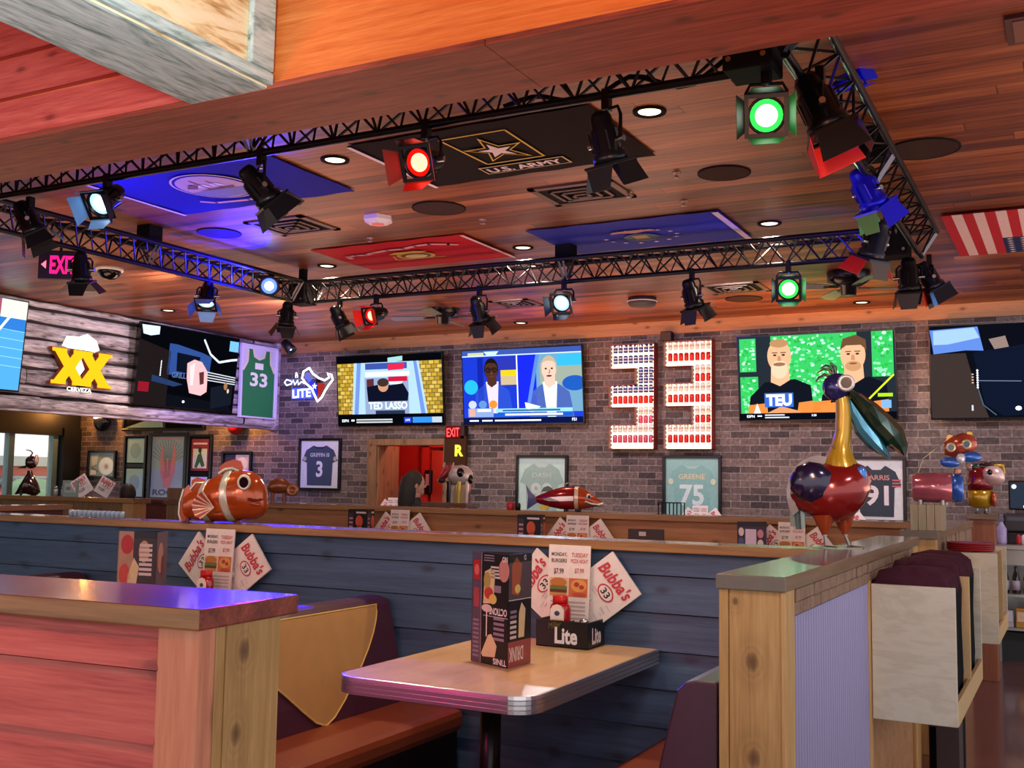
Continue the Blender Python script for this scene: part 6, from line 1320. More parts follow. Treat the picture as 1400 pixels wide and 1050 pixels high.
b = MB(); b.tube([L3(800,685,-.055), L3(808,688,-.045), L3(817,689,-.028), L3(823,687,-.0)], .012, gloss('#e4e0da', .3), 8); b.tube([L3(801,686,-.066), L3(809,689,-.056), L3(818,690,-.038)], .004, M_BLACK, 6); b.build('mouth', t)
b = MB(); b.ell(L3(805,678,-.05), (.022,.012,.022), gloss('#e0dcd4', .3), 12, 8); b.ell(L3(806,678.5,-.06), (.012,.008,.014), M_BLKGLOSS, 10, 6); b.build('eye', t)
for x in (773, 788, 792):
    b = MB(); b.tube([L3(x, 692), L3(x, 698.5)], .014, M_BLACK, 8); b.build('foot', t)
b = MB(); b.tube([L3(770,670), L3(772,662), L3(778,660), L3(782,668)], .006, STL, 6); b.build('wire_fin', t)
# spotted cow on a plank pedestal by the doorway
pedestal(onY(583, 690, 9.6).x, onY(643, 690, 9.6).x, 9.5, 9.75, 0, onY(610, 687, 9.6).z, 'dark plank topped pedestal in front of the red doorway', plain('#4a2a1e', .6))
c = onY(622, 687, 9.62); t = thing('cow_sculpture', 'white and black spotted metal cow with red head, in front of the red doorway', 'sculpture', c, (0,0,.5))
k = .0076; L4 = lambda x, y, d=0: Vector(((x-622)*k, d, (687-y)*k))
CW = gloss('#c4bcbc', .35); CR = gloss('#8f1c26', .3); CB = M_BLKGLOSS
b = MB(); b.loft([((L4(612,650).x,0,L4(612,650).z),.03,.04), ((L4(618,650).x,0,L4(618,650).z),.09,.10), ((L4(630,649).x,0,L4(630,649).z),.10,.105), ((L4(640,650).x,0,L4(640,650).z),.08,.09), ((L4(646,651).x,0,L4(646,651).z),.02,.04)], CW, 16); b.build('body', t)
b = MB(); b.ell(L4(629,646,-.085), (.04,.03,.05), CB, 12, 8); b.ell(L4(643,655,-.05), (.03,.04,.05), CB, 12, 8); b.build('black_patch', t)
b = MB(); b.loft([((L4(600,656).x,0,L4(600,656).z),.03,.03), ((L4(605,650).x,0,L4(605,650).z),.05,.07), ((L4(612,642).x,0,L4(612,642).z),.05,.07), ((L4(615,637).x,0,L4(615,637).z),.03,.04)], CR, 14); b.build('head', t)
b = MB(); b.ell(L4(603,657,-.01), (.045,.055,.03), gloss('#2a1a24', .3), 12, 8); b.build('muzzle', t)
for x in (606, 618):
    b = MB(); b.tube([L4(x, 638), L4(x+1, 632)], [.018,.006], gloss('#c9b0b4', .3), 8); b.build('horn', t)
for x, d, c_ in ((613,-.05,CB),(617,.05,CW),(627,-.05,gloss('#b8b04a', .35)),(638,-.04,CW),(640,.05,CR)):
    b = MB(); b.tube([L4(x, 658, d), L4(x, 687, d)], [.028,.02], c_, 10); b.build('leg', t)
# dark insect like bird before the window
c = onY(38, 680, 7.78); t = thing('bird_sculpture', 'dark brown metal insect like bird standing before the far left window', 'sculpture', (c.x, 7.78, CZ), (0,0,.6))
k = .0083; L5 = lambda x, y, d=0: Vector(((x-38)*k, d, (680-y)*k)); DB = gloss('#2c1512', .2)
b = MB(); b.loft([((L5(22,678).x,0,L5(22,678).z),.01,.01), ((L5(28,672).x,0,L5(28,672).z),.06,.05), ((L5(36,665).x,0,L5(36,665).z),.09,.11), ((L5(43,667).x,0,L5(43,667).z),.09,.11), ((L5(50,672).x,0,L5(50,672).z),.05,.06), ((L5(53,675).x,0,L5(53,675).z),.01,.01)], DB, 16); b.build('body', t)
b = MB(); b.tube([L5(39,655), L5(38,648)], [.04,.025], DB, 10); b.build('neck', t)
b = MB(); b.ell(L5(40,637), (.065,.055,.07), DB, 16, 10); b.build('head', t)
b = MB(); b.ell(L5(47,634,-.02), (.022,.04,.06), gloss('#c9a08c', .3), 12, 8); b.build('crest', t)
b = MB(); b.tube([L5(34,643), L5(24,644.5)], [.018,.004], M_BLACK, 8); b.build('beak', t)
b = MB(); b.tube([L5(38,630), L5(41,625), L5(38,622), L5(32,621)], [.008,.008,.007,.004], M_BLACK, 6); b.build('antenna', t)
for x, d in ((32,-.05),(46,.05)):
    b = MB(); b.tube([L5(x, 672, d), L5(x-1, 680, d)], [.022,.012], DB, 8); b.build('leg', t)

# ---------------------------------------------------------------- second right hand half wall, pedestals, display animals
t = thing('booth_partition', 'second right hand half wall beyond the first, with wooden block on its end', 'partition', (-.75, 6.4, 0))
b = MB(); b.box((-.855, 6.42, 0), (-.70, 8.5, 1.168), M_CEDAR); loc(b.build('core', t), t)
b = MB(); b.box((-.86, 6.31, 0), (-.69, 6.42, 1.169), M_POST); loc(b.build('end_post', t, .003), t)
b = MB()
for j in range(18): b.box((-.70, 6.43+j*.115, 1.0), (-.688+rnd.uniform(0,.008), 6.543+j*.115, 1.165), SH)
loc(b.build('shingle_band', t, .003), t)
b = MB(); b.box((-.875, 6.29, CZ-.045), (-.675, 8.52, CZ), M_CAPY); b.m[1] = b.mi(M_CAPTOPY); b.m[2] = b.mi(plain('#6f655a', .5)); loc(b.build('cap', t, .003), t)
a0, a1 = onY(1244, 700, 6.33).x, onY(1289, 700, 6.33).x; zb = onY(1265, 690, 6.33).z
t = thing('display_block', 'pale weathered wooden block carrying the pink cat on the second half wall', 'block', ((a0+a1)/2, 6.42, CZ))
b = MB(); hw = (a1-a0)/2; GW = wood('weathered', [(.25, '#7a6f58'), (.5, '#9c9178'), (.75, '#b3a88e')], 'z', 5, .6, .06, .2, False)
for k in range(4): b.box((-hw+2*hw*k/4+.001, -.09, 0), (-hw+2*hw*(k+1)/4-.001, .09, zb-CZ), GW)
b.build('block', t, .002)
# pink cat
t = thing('cat_sculpture', 'pink barrel bodied metal cat with big eyes and blue bow on the wooden block', 'sculpture', ((a0+a1)/2, 6.42, zb), (0,0,.1))
k = .00445; L6 = lambda x, y, d=0: Vector(((x-1267)*k, d, (690-y)*k)); PK = gloss('#a8586a', .15); BL2 = gloss('#2a5fc0', .25)
b = MB(); Mc = Matrix.Translation(L6(1275, 668.5)) @ Matrix.Rotation(PI/2, 4, 'Y'); b.lathe([(.03,-.12),(.07,-.115),(.082,-.10),(.084,.0),(.082,.09),(.06,.095)], PK, 22, Mc); b.build('body', t)
b = MB(); b.lathe([(.082,.09),(.083,.14),(.06,.15),(0,.15)], BL2, 22, Mc); b.build('shoulder_band', t)
b = MB(); b.loft([((L6(1292,618).x-.02,0,L6(1292,618).z),.02,.04), ((L6(1298,617).x,0,L6(1298,617).z),.07,.062), ((L6(1309,615).x,0,L6(1309,615).z),.085,.07), ((L6(1320,614).x,0,L6(1320,614).z),.06,.055), ((L6(1325,613).x,0,L6(1325,613).z),.02,.02)], gloss('#a84a3a', .25), 18); b.build('head', t)
for x, y in ((1295,618.5),(1313,614.5)):
    b = MB(); Me = Matrix.Translation(L6(x, y, -.082)) @ Matrix.Rotation(PI/2, 4, 'X'); b.lathe([(0,.0),(.026,.002),(.026,.010),(.016,.012)], gloss('#c9c9a0', .3), 16, Me); b.lathe([(0,.013),(.017,.013)], gloss('#16384a', .15), 14, Me); b.build('eye', t)
for x, y in ((1294,606),(1317,602)):
    b = MB(); b.plate([L6(x-4,y+4,-.02), L6(x+4,y+4,-.02), L6(x+3,y-3,-.02), L6(x,y-4,-.02), L6(x-3,y-3,-.02)], (0,.012,0), gloss('#b89a2c', .3)); b.build('ear', t)
b = MB(); b.ell(L6(1294,637,-.07), (.055,.02,.03), BL2, 14, 8); b.ell(L6(1318,630,-.07), (.055,.02,.03), BL2, 14, 8); b.ell(L6(1306,632,-.085), (.024,.02,.028), gloss('#c9d4e4', .3), 10, 8); b.build('bow', t)
b = MB(); b.tube([L6(1302,645), L6(1300,655)], .02, gloss('#8a5a3c', .3), 8); b.build('neck', t)
b = MB(); b.tube([L6(1254,655), L6(1262,632), L6(1275,622), L6(1284,614), L6(1283,603), L6(1274,598), L6(1268,602)], .004, STL, 6); b.build('tail', t)
for x, d in ((1258,-.05),(1262,.05),(1284,-.05),(1288,.05)):
    b = MB(); b.tube([L6(x, 684, d), L6(x, 690, d)], .012, STL, 8); b.build('leg', t)
# rooster on its pedestal
YR = 9.0; a0, a1 = onY(1326, 710, YR).x, onY(1361, 710, YR).x; zr = onY(1343, 702, YR).z
pedestal(a0, a1, YR-.08, YR+.1, 0, zr, 'reddish wooden pedestal post under the rooster, in the right background', wood('red_cedar', [(.25, '#6a3a24'), (.5, '#8f553a'), (.75, '#a56a4a')], 'z', 5, .5, .06, .2, False))
t = thing('rooster_sculpture', 'round metal bird with yellow body, red wing and pale head on the reddish pedestal', 'sculpture', ((a0+a1)/2, YR, zr), (0,0,.1))
k = .0062; L7 = lambda x, y, d=0: Vector(((x-1344)*k, d, (702-y)*k))
b = MB(); b.lathe([(.05,0),(.085,.015),(.092,.08),(.09,.13),(.06,.14)], gloss('#b8901a', .2), 22, Matrix.Translation(L7(1342,695))); b.build('body', t)
b = MB(); b.lathe([(.09,0),(.094,.05),(.09,.13),(.07,.17),(.03,.18)], gloss('#7c141c', .2), 22, Matrix.Translation(L7(1342,673))); b.build('wing_coat', t)
b = MB(); b.ell(L7(1357,655,-.06), (.085,.06,.075), gloss('#d4b6b4', .3), 18, 12, Matrix.Rotation(.4, 4, 'Y')); b.build('head', t)
b = MB(); b.ell(L7(1353,651,-.12), (.02,.012,.022), M_BLKGLOSS, 12, 8); b.build('eye', t)
b = MB(); b.tube([L7(1358,642,-.06), L7(1368,643,-.06), L7(1370,652,-.06)], [.012,.016,.006], gloss('#b89a2c', .3), 8); b.build('crest', t)
b = MB(); b.ell(L7(1338,645,-.05), (.035,.02,.03), gloss('#24402a', .3), 12, 8); b.ell(L7(1331,645,-.04), (.03,.02,.03), gloss('#a88a84', .3), 12, 8); b.ell(L7(1352,641,-.04), (.07,.04,.015), gloss('#3a1a16', .3), 12, 8); b.build('plume', t)
b = MB(); b.ell(L7(1357,684,-.05), (.02,.05,.06), gloss('#b0481c', .3), 12, 8); b.build('breast', t)
for x in (1338, 1348):
    b = MB(); b.tube([L7(x, 696), L7(x, 702)], .012, STL, 8); b.ell(L7(x, 700.5, -.02), (.02,.04,.01), STL, 10, 6); b.build('leg', t)

# ---------------------------------------------------------------- plywood holders on the right half walls
PLY = wood('plywood', [(.3, '#a39a82'), (.42, '#c4bca8'), (.5, '#ccc6b4'), (.56, '#c0b8a4'), (.66, '#d2ccbc'), (.8, '#c6beaa')], 'x', .9, .42, .35, .1, False, .1, '#a08a66', 3.0); PLYE = plain('#c9a877', .55, 0, .1, 60)
def holder(label, y0, y1, cloth):
    t = thing('menu_rack', label, 'rack', (-.682, y0, 0), (0,0,0), 'plywood racks'); X0, X1, z0, z1 = .001, .29, .603, 1.09; D = y1-y0
    b = MB(); b.box((X0, 0, z0), (X1, .018, z1), PLY); b.build('end_panel', t, .002)
    b = MB(); b.box((X0, D-.018, z0), (X1, D, z1), PLY); b.build('end_panel', t, .002)
    b = MB(); b.box((X0, .018, z0), (X1, D-.018, z0+.018), PLYE); b.build('bottom_panel', t, .002)
    b = MB(); b.box((X1-.014, .018, z0+.0), (X1+.002, D-.018, z0+.085), PLYE); b.build('front_lip', t, .002)
    b = MB(); b.box((X0, D*.5-.008, z0+.02), (X1, D*.5+.008, z1), PLYE); b.build('divider', t, .002)
    return t
holder('pale plywood rack full of folded dark aprons on the near right half wall', 4.15, 5.28, True)
CL = plain('#42202e', .9, 0, .4, 40); CLB = plain('#0e0e12', .85, 0, .3, 20)
for i in range(2):
    ya = 4.175+i*.56
    for j in range(9):
        y0 = ya+j*.0555; t = thing('folded_apron', ['dark maroon folded apron in the near half of the plywood rack', 'dark maroon folded apron in the far half of the plywood rack'][i], 'apron', (-.68, y0, .622), (0,0,0), ['aprons in the near half of the rack', 'aprons in the far half of the rack'][i])
        b = MB(); hh = .525+rnd.uniform(-.03, .015); n = 9; vs = []; fs = []
        prof = [(.006,0),(.258,0),(.264,.1),(.260,.3),(.264,hh*.85),(.255,hh*.96),(.22,hh),(.10,hh+.006),(.02,hh-.015),(.004,hh*.9)]
        for yy, g in ((.001,.95),(.012,1.0),(.027,1.01),(.042,1.0),(.053,.95)):
            for (px_, pz_) in prof: vs.append((px_*(1 if g > .97 else .985)+rnd.uniform(-.002,.002), yy, pz_*g if pz_ > .2 else pz_))
        K = len(prof)
        for a in range(4):
            for c_ in range(K): fs.append((a*K+c_, a*K+(c_+1) % K, (a+1)*K+(c_+1) % K, (a+1)*K+c_))
        fs += [tuple(range(K)), tuple(range(4*K, 5*K))]
        b.add(vs, fs, CL, True)
        for q in range(len(b.f)):
            if q < 36 and (q % K) in (1, 2, 3): b.m[q] = b.mi(CLB)
        b.build('cloth', t)
holder('grey plywood rack on the second right half wall, in the background', 6.44, 7.3, False)
for i in range(4):
    t = tag(MB().lathe([(.02,0),(.12,.004),(.13,.014),(.128,.016),(.1,.008),(0,.006)], plain('#8f1420', .25), 24).build('red_tray'), 'red plastic plate in the stack on the background plywood rack', 'plate', 'stacked red plates'); t.location = (-.54, 6.62, 1.0905+.011*i)
    t.location.z = 1.0905+.011*i
tag(MB().box((-.68,6.46,1.0902),(-.40,6.9,1.0905),PLY).build('rack_lid'), 'thin plywood lid of the background rack', 'lid')
# dark bin past the end of the near half wall
t = thing('floor_cabinet', 'low black cabinet on the floor beyond the near right half wall', 'cabinet', (-.62, 5.75, 0))
b = MB(); b.box((-.06,0,0), (.075,.4,.30), M_BLKMAT); b.build('body', t, .01); b = MB(); b.box((-.06,-.006,.27), (.075,.0,.29), plain('#3a3138', .4)); b.build('door', t)
tag(MB().box((-.62, 5.53, .005), (-.52, 5.72, .46), plain('#3c2a2c', .5)).build('floor_post'), 'short dark post on the floor at the end of the near right half wall', 'post')

# bar counter with bottles at the far right
YC = 10.0; xc = onY(1366, 745, YC).x
t = thing('back_bar', 'stainless back bar with open bottle shelves at the far right', 'bar counter', (xc, YC, 0)); SS = plain('#a9aaa6', .3, .8, .06); DKI = plain('#232a2c', .6)
b = MB(); b.box((0,0,.93), (1.5,.6,.97), SS); b.build('worktop', t, .004)
b = MB(); b.box((0,.05,.80), (1.5,.6,.93), SS); b.build('apron_panel', t)
b = MB(); b.box((0,.55,.1), (1.5,.6,.8), SS); b.build('back_panel', t)
b = MB(); b.box((-.02,.0,0), (.0,.6,.97), SS); b.build('side_panel', t)
for z in (.28, .56):
    b = MB(); b.box((0,.0,z-.02), (1.5,.55,z), SS); b.build('shelf', t)
b = MB(); b.box((0,.06,.0), (1.5,.55,.24), DKI); b.build('base', t)
zs0 = .56
for i in range(6):
    x = xc+.035+i*.085; t = thing('beer_bottle', 'dark beer bottle with pale label on the upper back bar shelf', 'bottle', (x, YC+.09, zs0), (0,0,0), 'beer bottles on the upper shelf')
    b = MB(); b.lathe([(.03,0),(.031,.005),(.031,.13),(.022,.165),(.013,.19),(.013,.225),(.014,.228),(0,.23)], plain('#17100e', .1, 0, .05, 20, .4), 14); b.build('glass', t); b = MB(); b.lathe([(.0313,.03),(.0313,.11)], plain(['#a9a4ae','#b0a0b4','#a89aa4'][i % 3], .4), 14); b.build('front_label', t)
for i in range(5):
    x = xc+.05+i*.105; t = thing('carton', ['pale carton at the left end of the lower back bar shelf', 'amber carton on the lower back bar shelf', 'amber carton on the lower back bar shelf', 'amber carton on the lower back bar shelf', 'amber carton on the lower back bar shelf'][i], 'carton', (x, YC+.1, .28), (0,0,0), 'cartons on the lower shelf' if i else None)
    b = MB(); b.box((-.042,-.04,0), (.042,.04,.16 if i else .14), plain('#b8842a' if i else '#a8a4ac', .5)); b.build('box', t, .004); b = MB(); b.box((-.034,-.0415,.05), (.034,-.04,.13), plain('#d8c0a0' if i else '#c9c4d0', .5)); b.build('front_label', t)
zc = .97
c = onY(1389, 690, YC+.3); t = thing('receipt_printer', 'black receipt printer stack below the touch screen at the far right', 'printer', (c.x, YC+.3, zc))
b = MB(); b.box((-.08,-.1,0), (.09,.12,.10), M_BLACK); b.build('lower_unit', t, .01); b = MB(); b.box((-.10,-.1,.105), (.10,.12,.26), plain('#26272d', .4)); b.build('upper_unit', t, .015); b = MB(); b.box((-.07,-.103,.2), (.07,-.1,.235), plain('#4b4d57', .3)); b.build('paper_slot', t)
c = onY(1381, 657, YC+.25); c2 = onY(1381, 697, YC+.25)
t = thing('touch_screen', 'black framed touch screen terminal at the far right edge', 'screen', (c.x, YC+.25, 0))
b = MB(); b.box((-.015,-.03,c2.z), (.36,.03,c.z), M_BLKGLOSS); b.build('housing', t, .01); a = Art((.0,-.0315,c2.z+.02),(1,0,0),(0,0,1),.0005); hh = c.z-c2.z-.04; a.rect(0,0,.34,hh,emi('#2c3644',.8),0); a.rect(.12,hh*.35,.33,hh*.85,emi('#eef4fa',1.2),1); a.circ(.03,hh*.85,.02,.02,emi('#dfe6f2',1),1); a.rect(.1,.0,.34,hh*.1,emi('#dfe6f2',1),1); a.build('display', t)
b = MB(); b.box((.10,-.0,zc), (.2,.06,c2.z), M_BLACK); b.build('stand', t)
c = onY(1366, 735, YC+.15); t = thing('spray_bottle', 'lavender tinted clear spray bottle on the back bar', 'bottle', (c.x+.02, YC+.15, zc))
b = MB(); b.lathe([(.04,0),(.042,.02),(.042,.13),(.02,.17),(.014,.19)], plain('#a99cc4', .15), 14); b.build('body', t); b = MB(); b.box((-.035,-.012,.19), (.02,.012,.225), plain('#6f6a80', .4)); b.build('trigger_head', t, .004)
for i in range(3):
    c = onY(1393+i*7, 735, YC+.2); tag(MB().lathe([(.02,0),(.024,.01),(.024,.06),(.014,.08),(0,.085)], plain(['#b0282c','#d8cfd0','#a8343a'][i], .3), 10).build('garnish_jar'), ['red topped jar on the back bar, nearest the printer', 'pale jar on the back bar between two red ones', 'red jar on the back bar at the right edge'][i], 'jar').location = (c.x, YC+.2, zc)
t = thing('floor_bin', 'small orange red box standing low by the back bar', 'box', (onY(1343, 880, 9.6).x, 9.6, 0)); b = MB(); b.box((-.07,0,.12), (.06,.25,.26), plain('#c4402c', .5)); b.build('box', t, .005); b = MB(); b.box((-.09,.0,0), (.07,.26,.12), M_BRICK); b.build('base', t)

# ---------------------------------------------------------------- people, mostly hidden behind the half walls
def person(label, hx, hy, hz, face, shirt, haircol, skin, long_hair, seated=True):
    # head centre at hx, hy, hz; face is the heading
    t = thing('person', label, 'person', (hx, hy, 0), (0,0,face)); sk = plain(skin, .55, 0, .05)
    # body skeleton, local +x is forward
    hd = hz; ch = hd-.30; hp = hd-.72
    V_ = [(0,0,hp), (0,0,hp+.22), (-.01,0,ch), (0,0,hd-.14), (.01,0,hd-.08),
          (-.01,.17,ch-.02), (.08,.23,ch-.28), (.30,.14,ch-.30), (-.01,-.17,ch-.02), (.08,-.23,ch-.28), (.30,-.14,ch-.30)]
    E2 = [(0,1),(1,2),(2,3),(3,4),(2,5),(5,6),(6,7),(2,8),(8,9),(9,10)]; R2 = [.15,.13,.14,.055,.055,.065,.05,.035,.065,.05,.035]
    zf = 0.03
    kz = hp-.02 if hp > .35 else hp
    for sg in (1, -1):
        i = len(V_)
        if seated: V_ += [(.08,.10*sg,hp-.03), (.44,.11*sg,hp-.04), (.46,.11*sg,max(.06,hp-.5)), (.56,.12*sg,max(.04,hp-.53))]
        else: V_ += [(0,.09*sg,hp-.06), (.03,.10*sg,hp*.52), (-.01,.10*sg,.08), (.14,.11*sg,.04)]
        E2 += [(0,i),(i,i+1),(i+1,i+2),(i+2,i+3)]; R2 += [.095,.07,.045,.04]
    me = bpy.data.meshes.new('body'); me.from_pydata(V_, E2, []); o = bpy.data.objects.new('body', me); C.objects.link(o); o.parent = t
    me.materials.append(plain(shirt, .8)); sm = o.modifiers.new('skin', 'SKIN'); me.skin_vertices[0].data[0].use_root = True
    for i, r in enumerate(R2): me.skin_vertices[0].data[i].radius = (r, r)
    su = o.modifiers.new('sub', 'SUBSURF'); su.levels = su.render_levels = 2
    b = MB(); b.loft([((0,0,hz-.125),.03,.0),((0,0,hz-.12),.04,.0)], sk, 8) if False else b.ell((0,0,hz), (.095,.075,.12), sk, 20, 14); b.ell((.095,0,hz-.015), (.016,.012,.022), sk, 10, 8); b.ell((.045,0,hz-.075), (.045,.045,.04), sk, 14, 10)
    for sg in (1,-1): b.ell((-.005,.076*sg,hz-.01), (.02,.01,.03), sk, 10, 8)
    b.tube([(0,0,hz-.2), (.0,0,hz-.08)], [.06,.055], sk, 12); b.build('head', t)
    b = MB()
    for sg in (1,-1): b.ell((.088,.03*sg,hz+.005), (.008,.012,.008), M_BLACK, 10, 6)
    b.build('eyes', t); b = MB(); b.ell((.088,0,hz-.06), (.008,.022,.007), plain('#a85a54', .5), 10, 6); b.build('mouth', t)
    hm = plain(haircol, .6, 0, .3, 60); b = MB(); b.ell((-.02,0,hz+.025), (.10,.088,.115), hm, 20, 14)
    if long_hair: b.loft([((-.04,0,hz-.33),.02,.02)], hm) if False else b.tube([(-.05,0,hz+.06), (-.075,0,hz-.05), (-.085,0,hz-.2), (-.09,0,hz-.34)], [.09,.095,.09,.05], hm, 16)
    b.build('hair', t)
    for sg in (1,-1):
        b = MB(); w = Vector((.30, .14*sg, ch-.30)); b.ell(w+Vector((.055,0,0)), (.05,.022,.016), sk, 12, 8)
        for q, (dy, ln) in enumerate(((-.03,.065),(-.01,.08),(.01,.085),(.028,.07))): b.tube([w+Vector((.09,dy*.8,0)), w+Vector((.09+ln*.6,dy,-.006)), w+Vector((.09+ln,dy,-.022))], [.009,.0085,.007], sk, 8)
        b.tube([w+Vector((.03,-.02*sg,0)), w+Vector((.06,-.05*sg,-.008)), w+Vector((.085,-.06*sg,-.014))], [.011,.01,.008], sk, 8); b.build('hand', t)
    return t
hd = onY(175, 672, 8.3); person('person with dark hair sitting low behind the far left half wall', hd.x, 8.3, hd.z-.05, 2.2, '#3a3438', '#1c1210', '#c8927a', False)
b = MB(); b.box((hd.x-.2, 8.1, .0), (hd.x+.2, 8.4, hd.z-.93), VINM); tag(b.build('booth_seat_block'), 'maroon booth seat under the person at far left, hidden behind the half wall', 'booth seat')
hd = onY(568, 662, 9.0); person('person with long dark hair standing sideways before the red doorway', hd.x, 9.0, hd.z, .75, '#3a3d40', '#2a2624', '#c89a86', True, False)
EXPOSURE = 0.42
LAMPS_DOWN = [(c.x, c.y, 70) for c in DOWN]
EXTRA_LAMPS = []
def L(kind, name, loc, e, col, **k): EXTRA_LAMPS.append(((kind, name, tuple(loc), e, col), k))
COLS = {'red': ('#ff2010', 130), 'green': ('#a8ffb8', 40), 'white': ('#e8f0ff', 90), 'blue': ('#2030ff', 60)}
for lit, p, a, s in LIGHT_SPOTS: L('SPOT', 'stage_or_added_lamp', p, COLS[lit][1], COLS[lit][0], target=tuple(p+a), size=.03, angle=.9, blend=.5)
# blue wash up onto the boards
L('SPOT', 'wash_lamp', WASH+Vector((0,-.1,-.1)), 600, '#0a0cff', target=tuple(WASH+Vector((.1,-1.3,.55))), size=.03, angle=1.3, blend=.9)
L('SPOT', 'wash_lamp', (-5.9, 4.5, 2.9), 110, '#0c10ff', target=(-5.2, 5.5, 3.45), size=.05, angle=1.9, blend=.9)
L('SPOT', 'wash_lamp', (-.9, 4.4, 2.9), 40, '#2a20ff', target=(-.3, 5.3, 3.45), size=.05, angle=1.7, blend=.9)
L('SPOT', 'wash_lamp', (-1.2, 7.6, 3.0), 50, '#1a20ff', target=(-1.9, 8.1, 3.3), size=.05, angle=1.6, blend=.9)
L('SPOT', 'wash_lamp', (-6.9, 8.0, 3.1), 700, '#4038ff', target=(-10.6, 11.6, 2.5), size=.05, angle=.75, blend=.9)
L('SPOT', 'wash_lamp', (-7.2, 9.6, 2.5), 45, '#5a50ff', target=(-7.8, 11, 3.45), size=.05, angle=1.8, blend=1)
L('SPOT', 'wash_lamp', WASH+Vector((.05,-.15,-.12)), 800, '#1a14ff', target=(-2.4, 2.6, 1.2), size=.06, angle=.9, blend=.8)
L('SPOT', 'wash_lamp', (-6.25, 7.3, 2.85), 70, '#0a0cff', target=(-6.55, 6.95, 3.45), size=.03, angle=1.5, blend=1)
# added coloured spots, no such fittings on the truss, tinting the half wall caps
L('SPOT', 'stage_or_added_lamp', (-2.6, 4.1, 2.95), 260, '#2a20ff', target=(-1.6, 1.62, 1.2), size=.03, angle=.22, blend=.8)
L('SPOT', 'stage_or_added_lamp', (-3.6, 4.1, 2.95), 130, '#ff3a60', target=(-2.0, 1.6, 1.2), size=.03, angle=.2, blend=.8)
L('SPOT', 'stage_or_added_lamp', (-4.4, 4.1, 2.95), 120, '#4a48ff', target=(-3.1, 4.22, 1.2), size=.03, angle=.5, blend=.9)
L('SPOT', 'stage_or_added_lamp', (-3.3, 4.12, 2.95), 60, '#ff5a70', target=(-2.45, 4.22, 1.2), size=.03, angle=.4, blend=.9)
L('SPOT', 'stage_or_added_lamp', (-2.3, 2.0, 1.15), 12, '#ff3a90', target=(-2.0, 2.99, .76), size=.05, angle=.8, blend=1)  # added pink spot behind the red half wall, tints the table edge
L('SPOT', 'entrance_fill', (-.3, 2.2, 1.9), 22, '#ff9a80', target=(-.4, 3.1, 2.85), size=.2, angle=2.0, blend=1)  # added fill from below for the beam underside, no fitting here
L('AREA', 'upward_fill', (.8, 5.6, 1.2), 26, '#ffc4a4', target=(.8, 5.6, 4), size=1.6, sizey=1.6)  # added upward fill for the ceiling at right, no lamp stands here
# added unseen area fill aimed up, standing in for the dining room's general light
for x, y, e in ((-4, 6, 26), (-4, 10.3, 40), (-8.3, 10, 50), (-8.0, 6, 30), (1.6, 9, 40)): L('AREA', 'upward_fill', (x, y, 1.3), e*1.1, '#ffc4a4', target=(x, y, 4), size=2.4, sizey=1.6)
L('SPOT', 'amber_fill', (-2.6, 11.0, 2.3), 110, '#ff9a28', target=(-2.4, 11.7, 3.45), size=.1, angle=2.5, blend=1)  # this spot and the next are added without fittings to tint the ceiling
L('SPOT', 'amber_fill', (-5.2, 11.0, 2.3), 50, '#ff8a38', target=(-5.2, 11.7, 3.45), size=.1, angle=2.5, blend=1)
for p in SC: L('POINT', 'sconce_lamp', p+Vector((0,-.1,.15)), 30, '#ffa850', size=.06)
for x in (-8, -5.5, -3, -.8): L('SPOT', 'wall_fill', (x, 9.8, 3.4), 150, '#f0e6f4', target=(x, 12.5, 1.2), size=.1, angle=2.0, blend=1)  # added fill for the brick wall, without fittings
L('SPOT', 'wall_fill', (-11.5, 9.8, 2.6), 70, '#f0e0dc', target=(-12.6, 12.5, 1.5), size=.1, angle=1.6, blend=1)  # added fill for the bricks under the bulkhead
L('SPOT', 'log_fill', (-7.8, 9.4, 3.35), 190, '#f0e4ff', target=(-10.6, 10.2, 2.7), size=.1, angle=1.9, blend=1)  # added fill for the logs, this and the next, without fittings
L('SPOT', 'log_fill', (-7.8, 7.6, 3.35), 160, '#ffece6', target=(-10.6, 8.2, 2.7), size=.1, angle=1.9, blend=1)
L('POINT', 'recess_fill', (dl+.9, 13.0, 2.3), 26, '#ffb0a0', size=.1)  # added to brighten the red recess, no fitting inside
L('SPOT', 'table_fill', (-1.9, 3.6, 2.83), 55, '#ffe2be', target=(-1.9, 3.6, 0), size=.06, angle=1.3, blend=.9)  # added fill over the booth tables, this and the next, without fittings
L('SPOT', 'table_fill', (-3.9, 3.6, 2.83), 40, '#ffe2be', target=(-3.9, 3.6, 0), size=.06, angle=1.3, blend=.9)
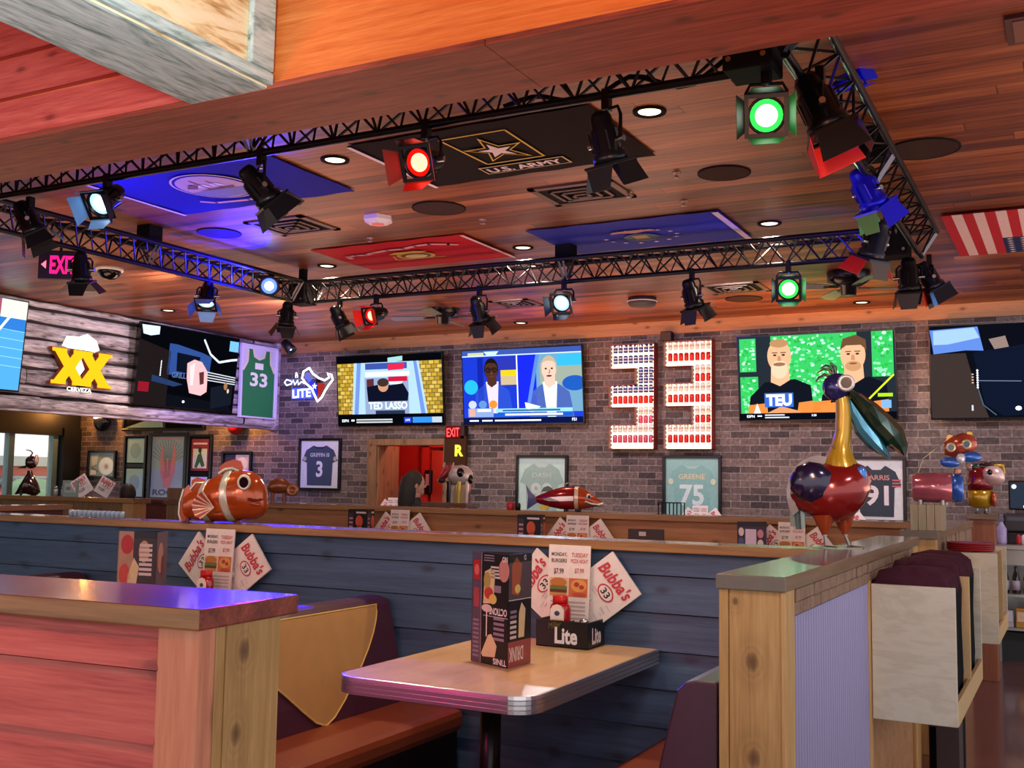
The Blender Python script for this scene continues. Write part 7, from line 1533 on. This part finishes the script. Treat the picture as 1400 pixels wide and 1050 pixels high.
# added fill spots without fittings, round the entrance area and in the aisle
L('SPOT', 'entrance_fill', (-.4, .8, 2.5), 95, '#ffa868', target=(-.9, 2.9, 3.2), size=.15, angle=2.2, blend=1)
L('SPOT', 'entrance_fill', (-2.9, .2, 2.3), 90, '#ff9490', target=(-3.6, 2.9, 2.9), size=.15, angle=2.0, blend=1)
L('SPOT', 'entrance_fill', (-2.4, .2, 2.4), 36, '#ff8078', target=(-2.4, 1.5, .8), size=.15, angle=1.6, blend=1)
L('SPOT', 'entrance_fill', (-1.2, .6, 2.2), 200, '#dcf6ff', target=(-2.72, 1.9, 2.9), size=.2, angle=1.2, blend=1)
L('SPOT', 'entrance_fill', (-.6, 1.2, 2.7), 40, '#f4f4ff', target=(-1.6, 4.1, .9), size=.2, angle=1.3, blend=1)
L('SPOT', 'aisle_fill', (.6, 3.0, 2.9), 110, '#f4f2ff', target=(-.6, 4.3, .8), size=.2, angle=1.5, blend=1)
L('SPOT', 'aisle_fill', (.7, 8.0, 3.3), 110, '#f0e6f0', target=(.2, 8.5, 0), size=.2, angle=1.9, blend=1)
# ---------------------------------------------------------------- camera, light, colour management
cam = bpy.data.cameras.new('camera'); cam.sensor_fit = 'HORIZONTAL'; cam.sensor_width = 36; cam.lens = FOC*36/1400; cam.clip_start = .05; cam.clip_end = 200
co = bpy.data.objects.new('camera', cam); C.objects.link(co)
Mx = Matrix((RX, UX, -FX)).transposed().to_4x4(); Mx.translation = EYE; co.matrix_world = Mx
bpy.context.scene.camera = co
w = bpy.data.worlds.new('daylight'); bpy.context.scene.world = w; w.use_nodes = True
bg = w.node_tree.nodes['Background']; bg.inputs[0].default_value = (1.0, .97, .98, 1); bg.inputs[1].default_value = 1.05
def lamp(kind, name, loc, energy, col, target=None, size=.1, angle=1.2, blend=.6, sizey=None):
    l = bpy.data.lights.new(name, kind); l.energy = energy; l.color = lin(col)[:3]
    if kind == 'SPOT': l.spot_size = angle; l.spot_blend = blend; l.shadow_soft_size = size
    elif kind == 'AREA':
        l.size = size
        if sizey: l.shape = 'RECTANGLE'; l.size_y = sizey
    else: l.shadow_soft_size = size
    o = bpy.data.objects.new(name, l); C.objects.link(o); o.location = loc
    if target is not None: o.rotation_euler = (Vector(target)-Vector(loc)).to_track_quat('-Z', 'Y').to_euler()
    return o
for x, y, e in LAMPS_DOWN: lamp('SPOT', 'ceiling_downlight_lamp', (x, y, 3.42), e, '#ffe2bd', (x, y, 0), .05, 2.3, .8)
for a in EXTRA_LAMPS: lamp(*a[0], **a[1])
sc = bpy.context.scene
sc.view_settings.view_transform = 'Standard'; sc.view_settings.look = 'None'; sc.view_settings.exposure = EXPOSURE; sc.view_settings.gamma = 1; sc.view_settings.use_curve_mapping = False
sc.cycles.use_denoising = True; sc.cycles.max_bounces = 6; sc.cycles.diffuse_bounces = 4; sc.cycles.transparent_max_bounces = 12; sc.cycles.sample_clamp_indirect = 4
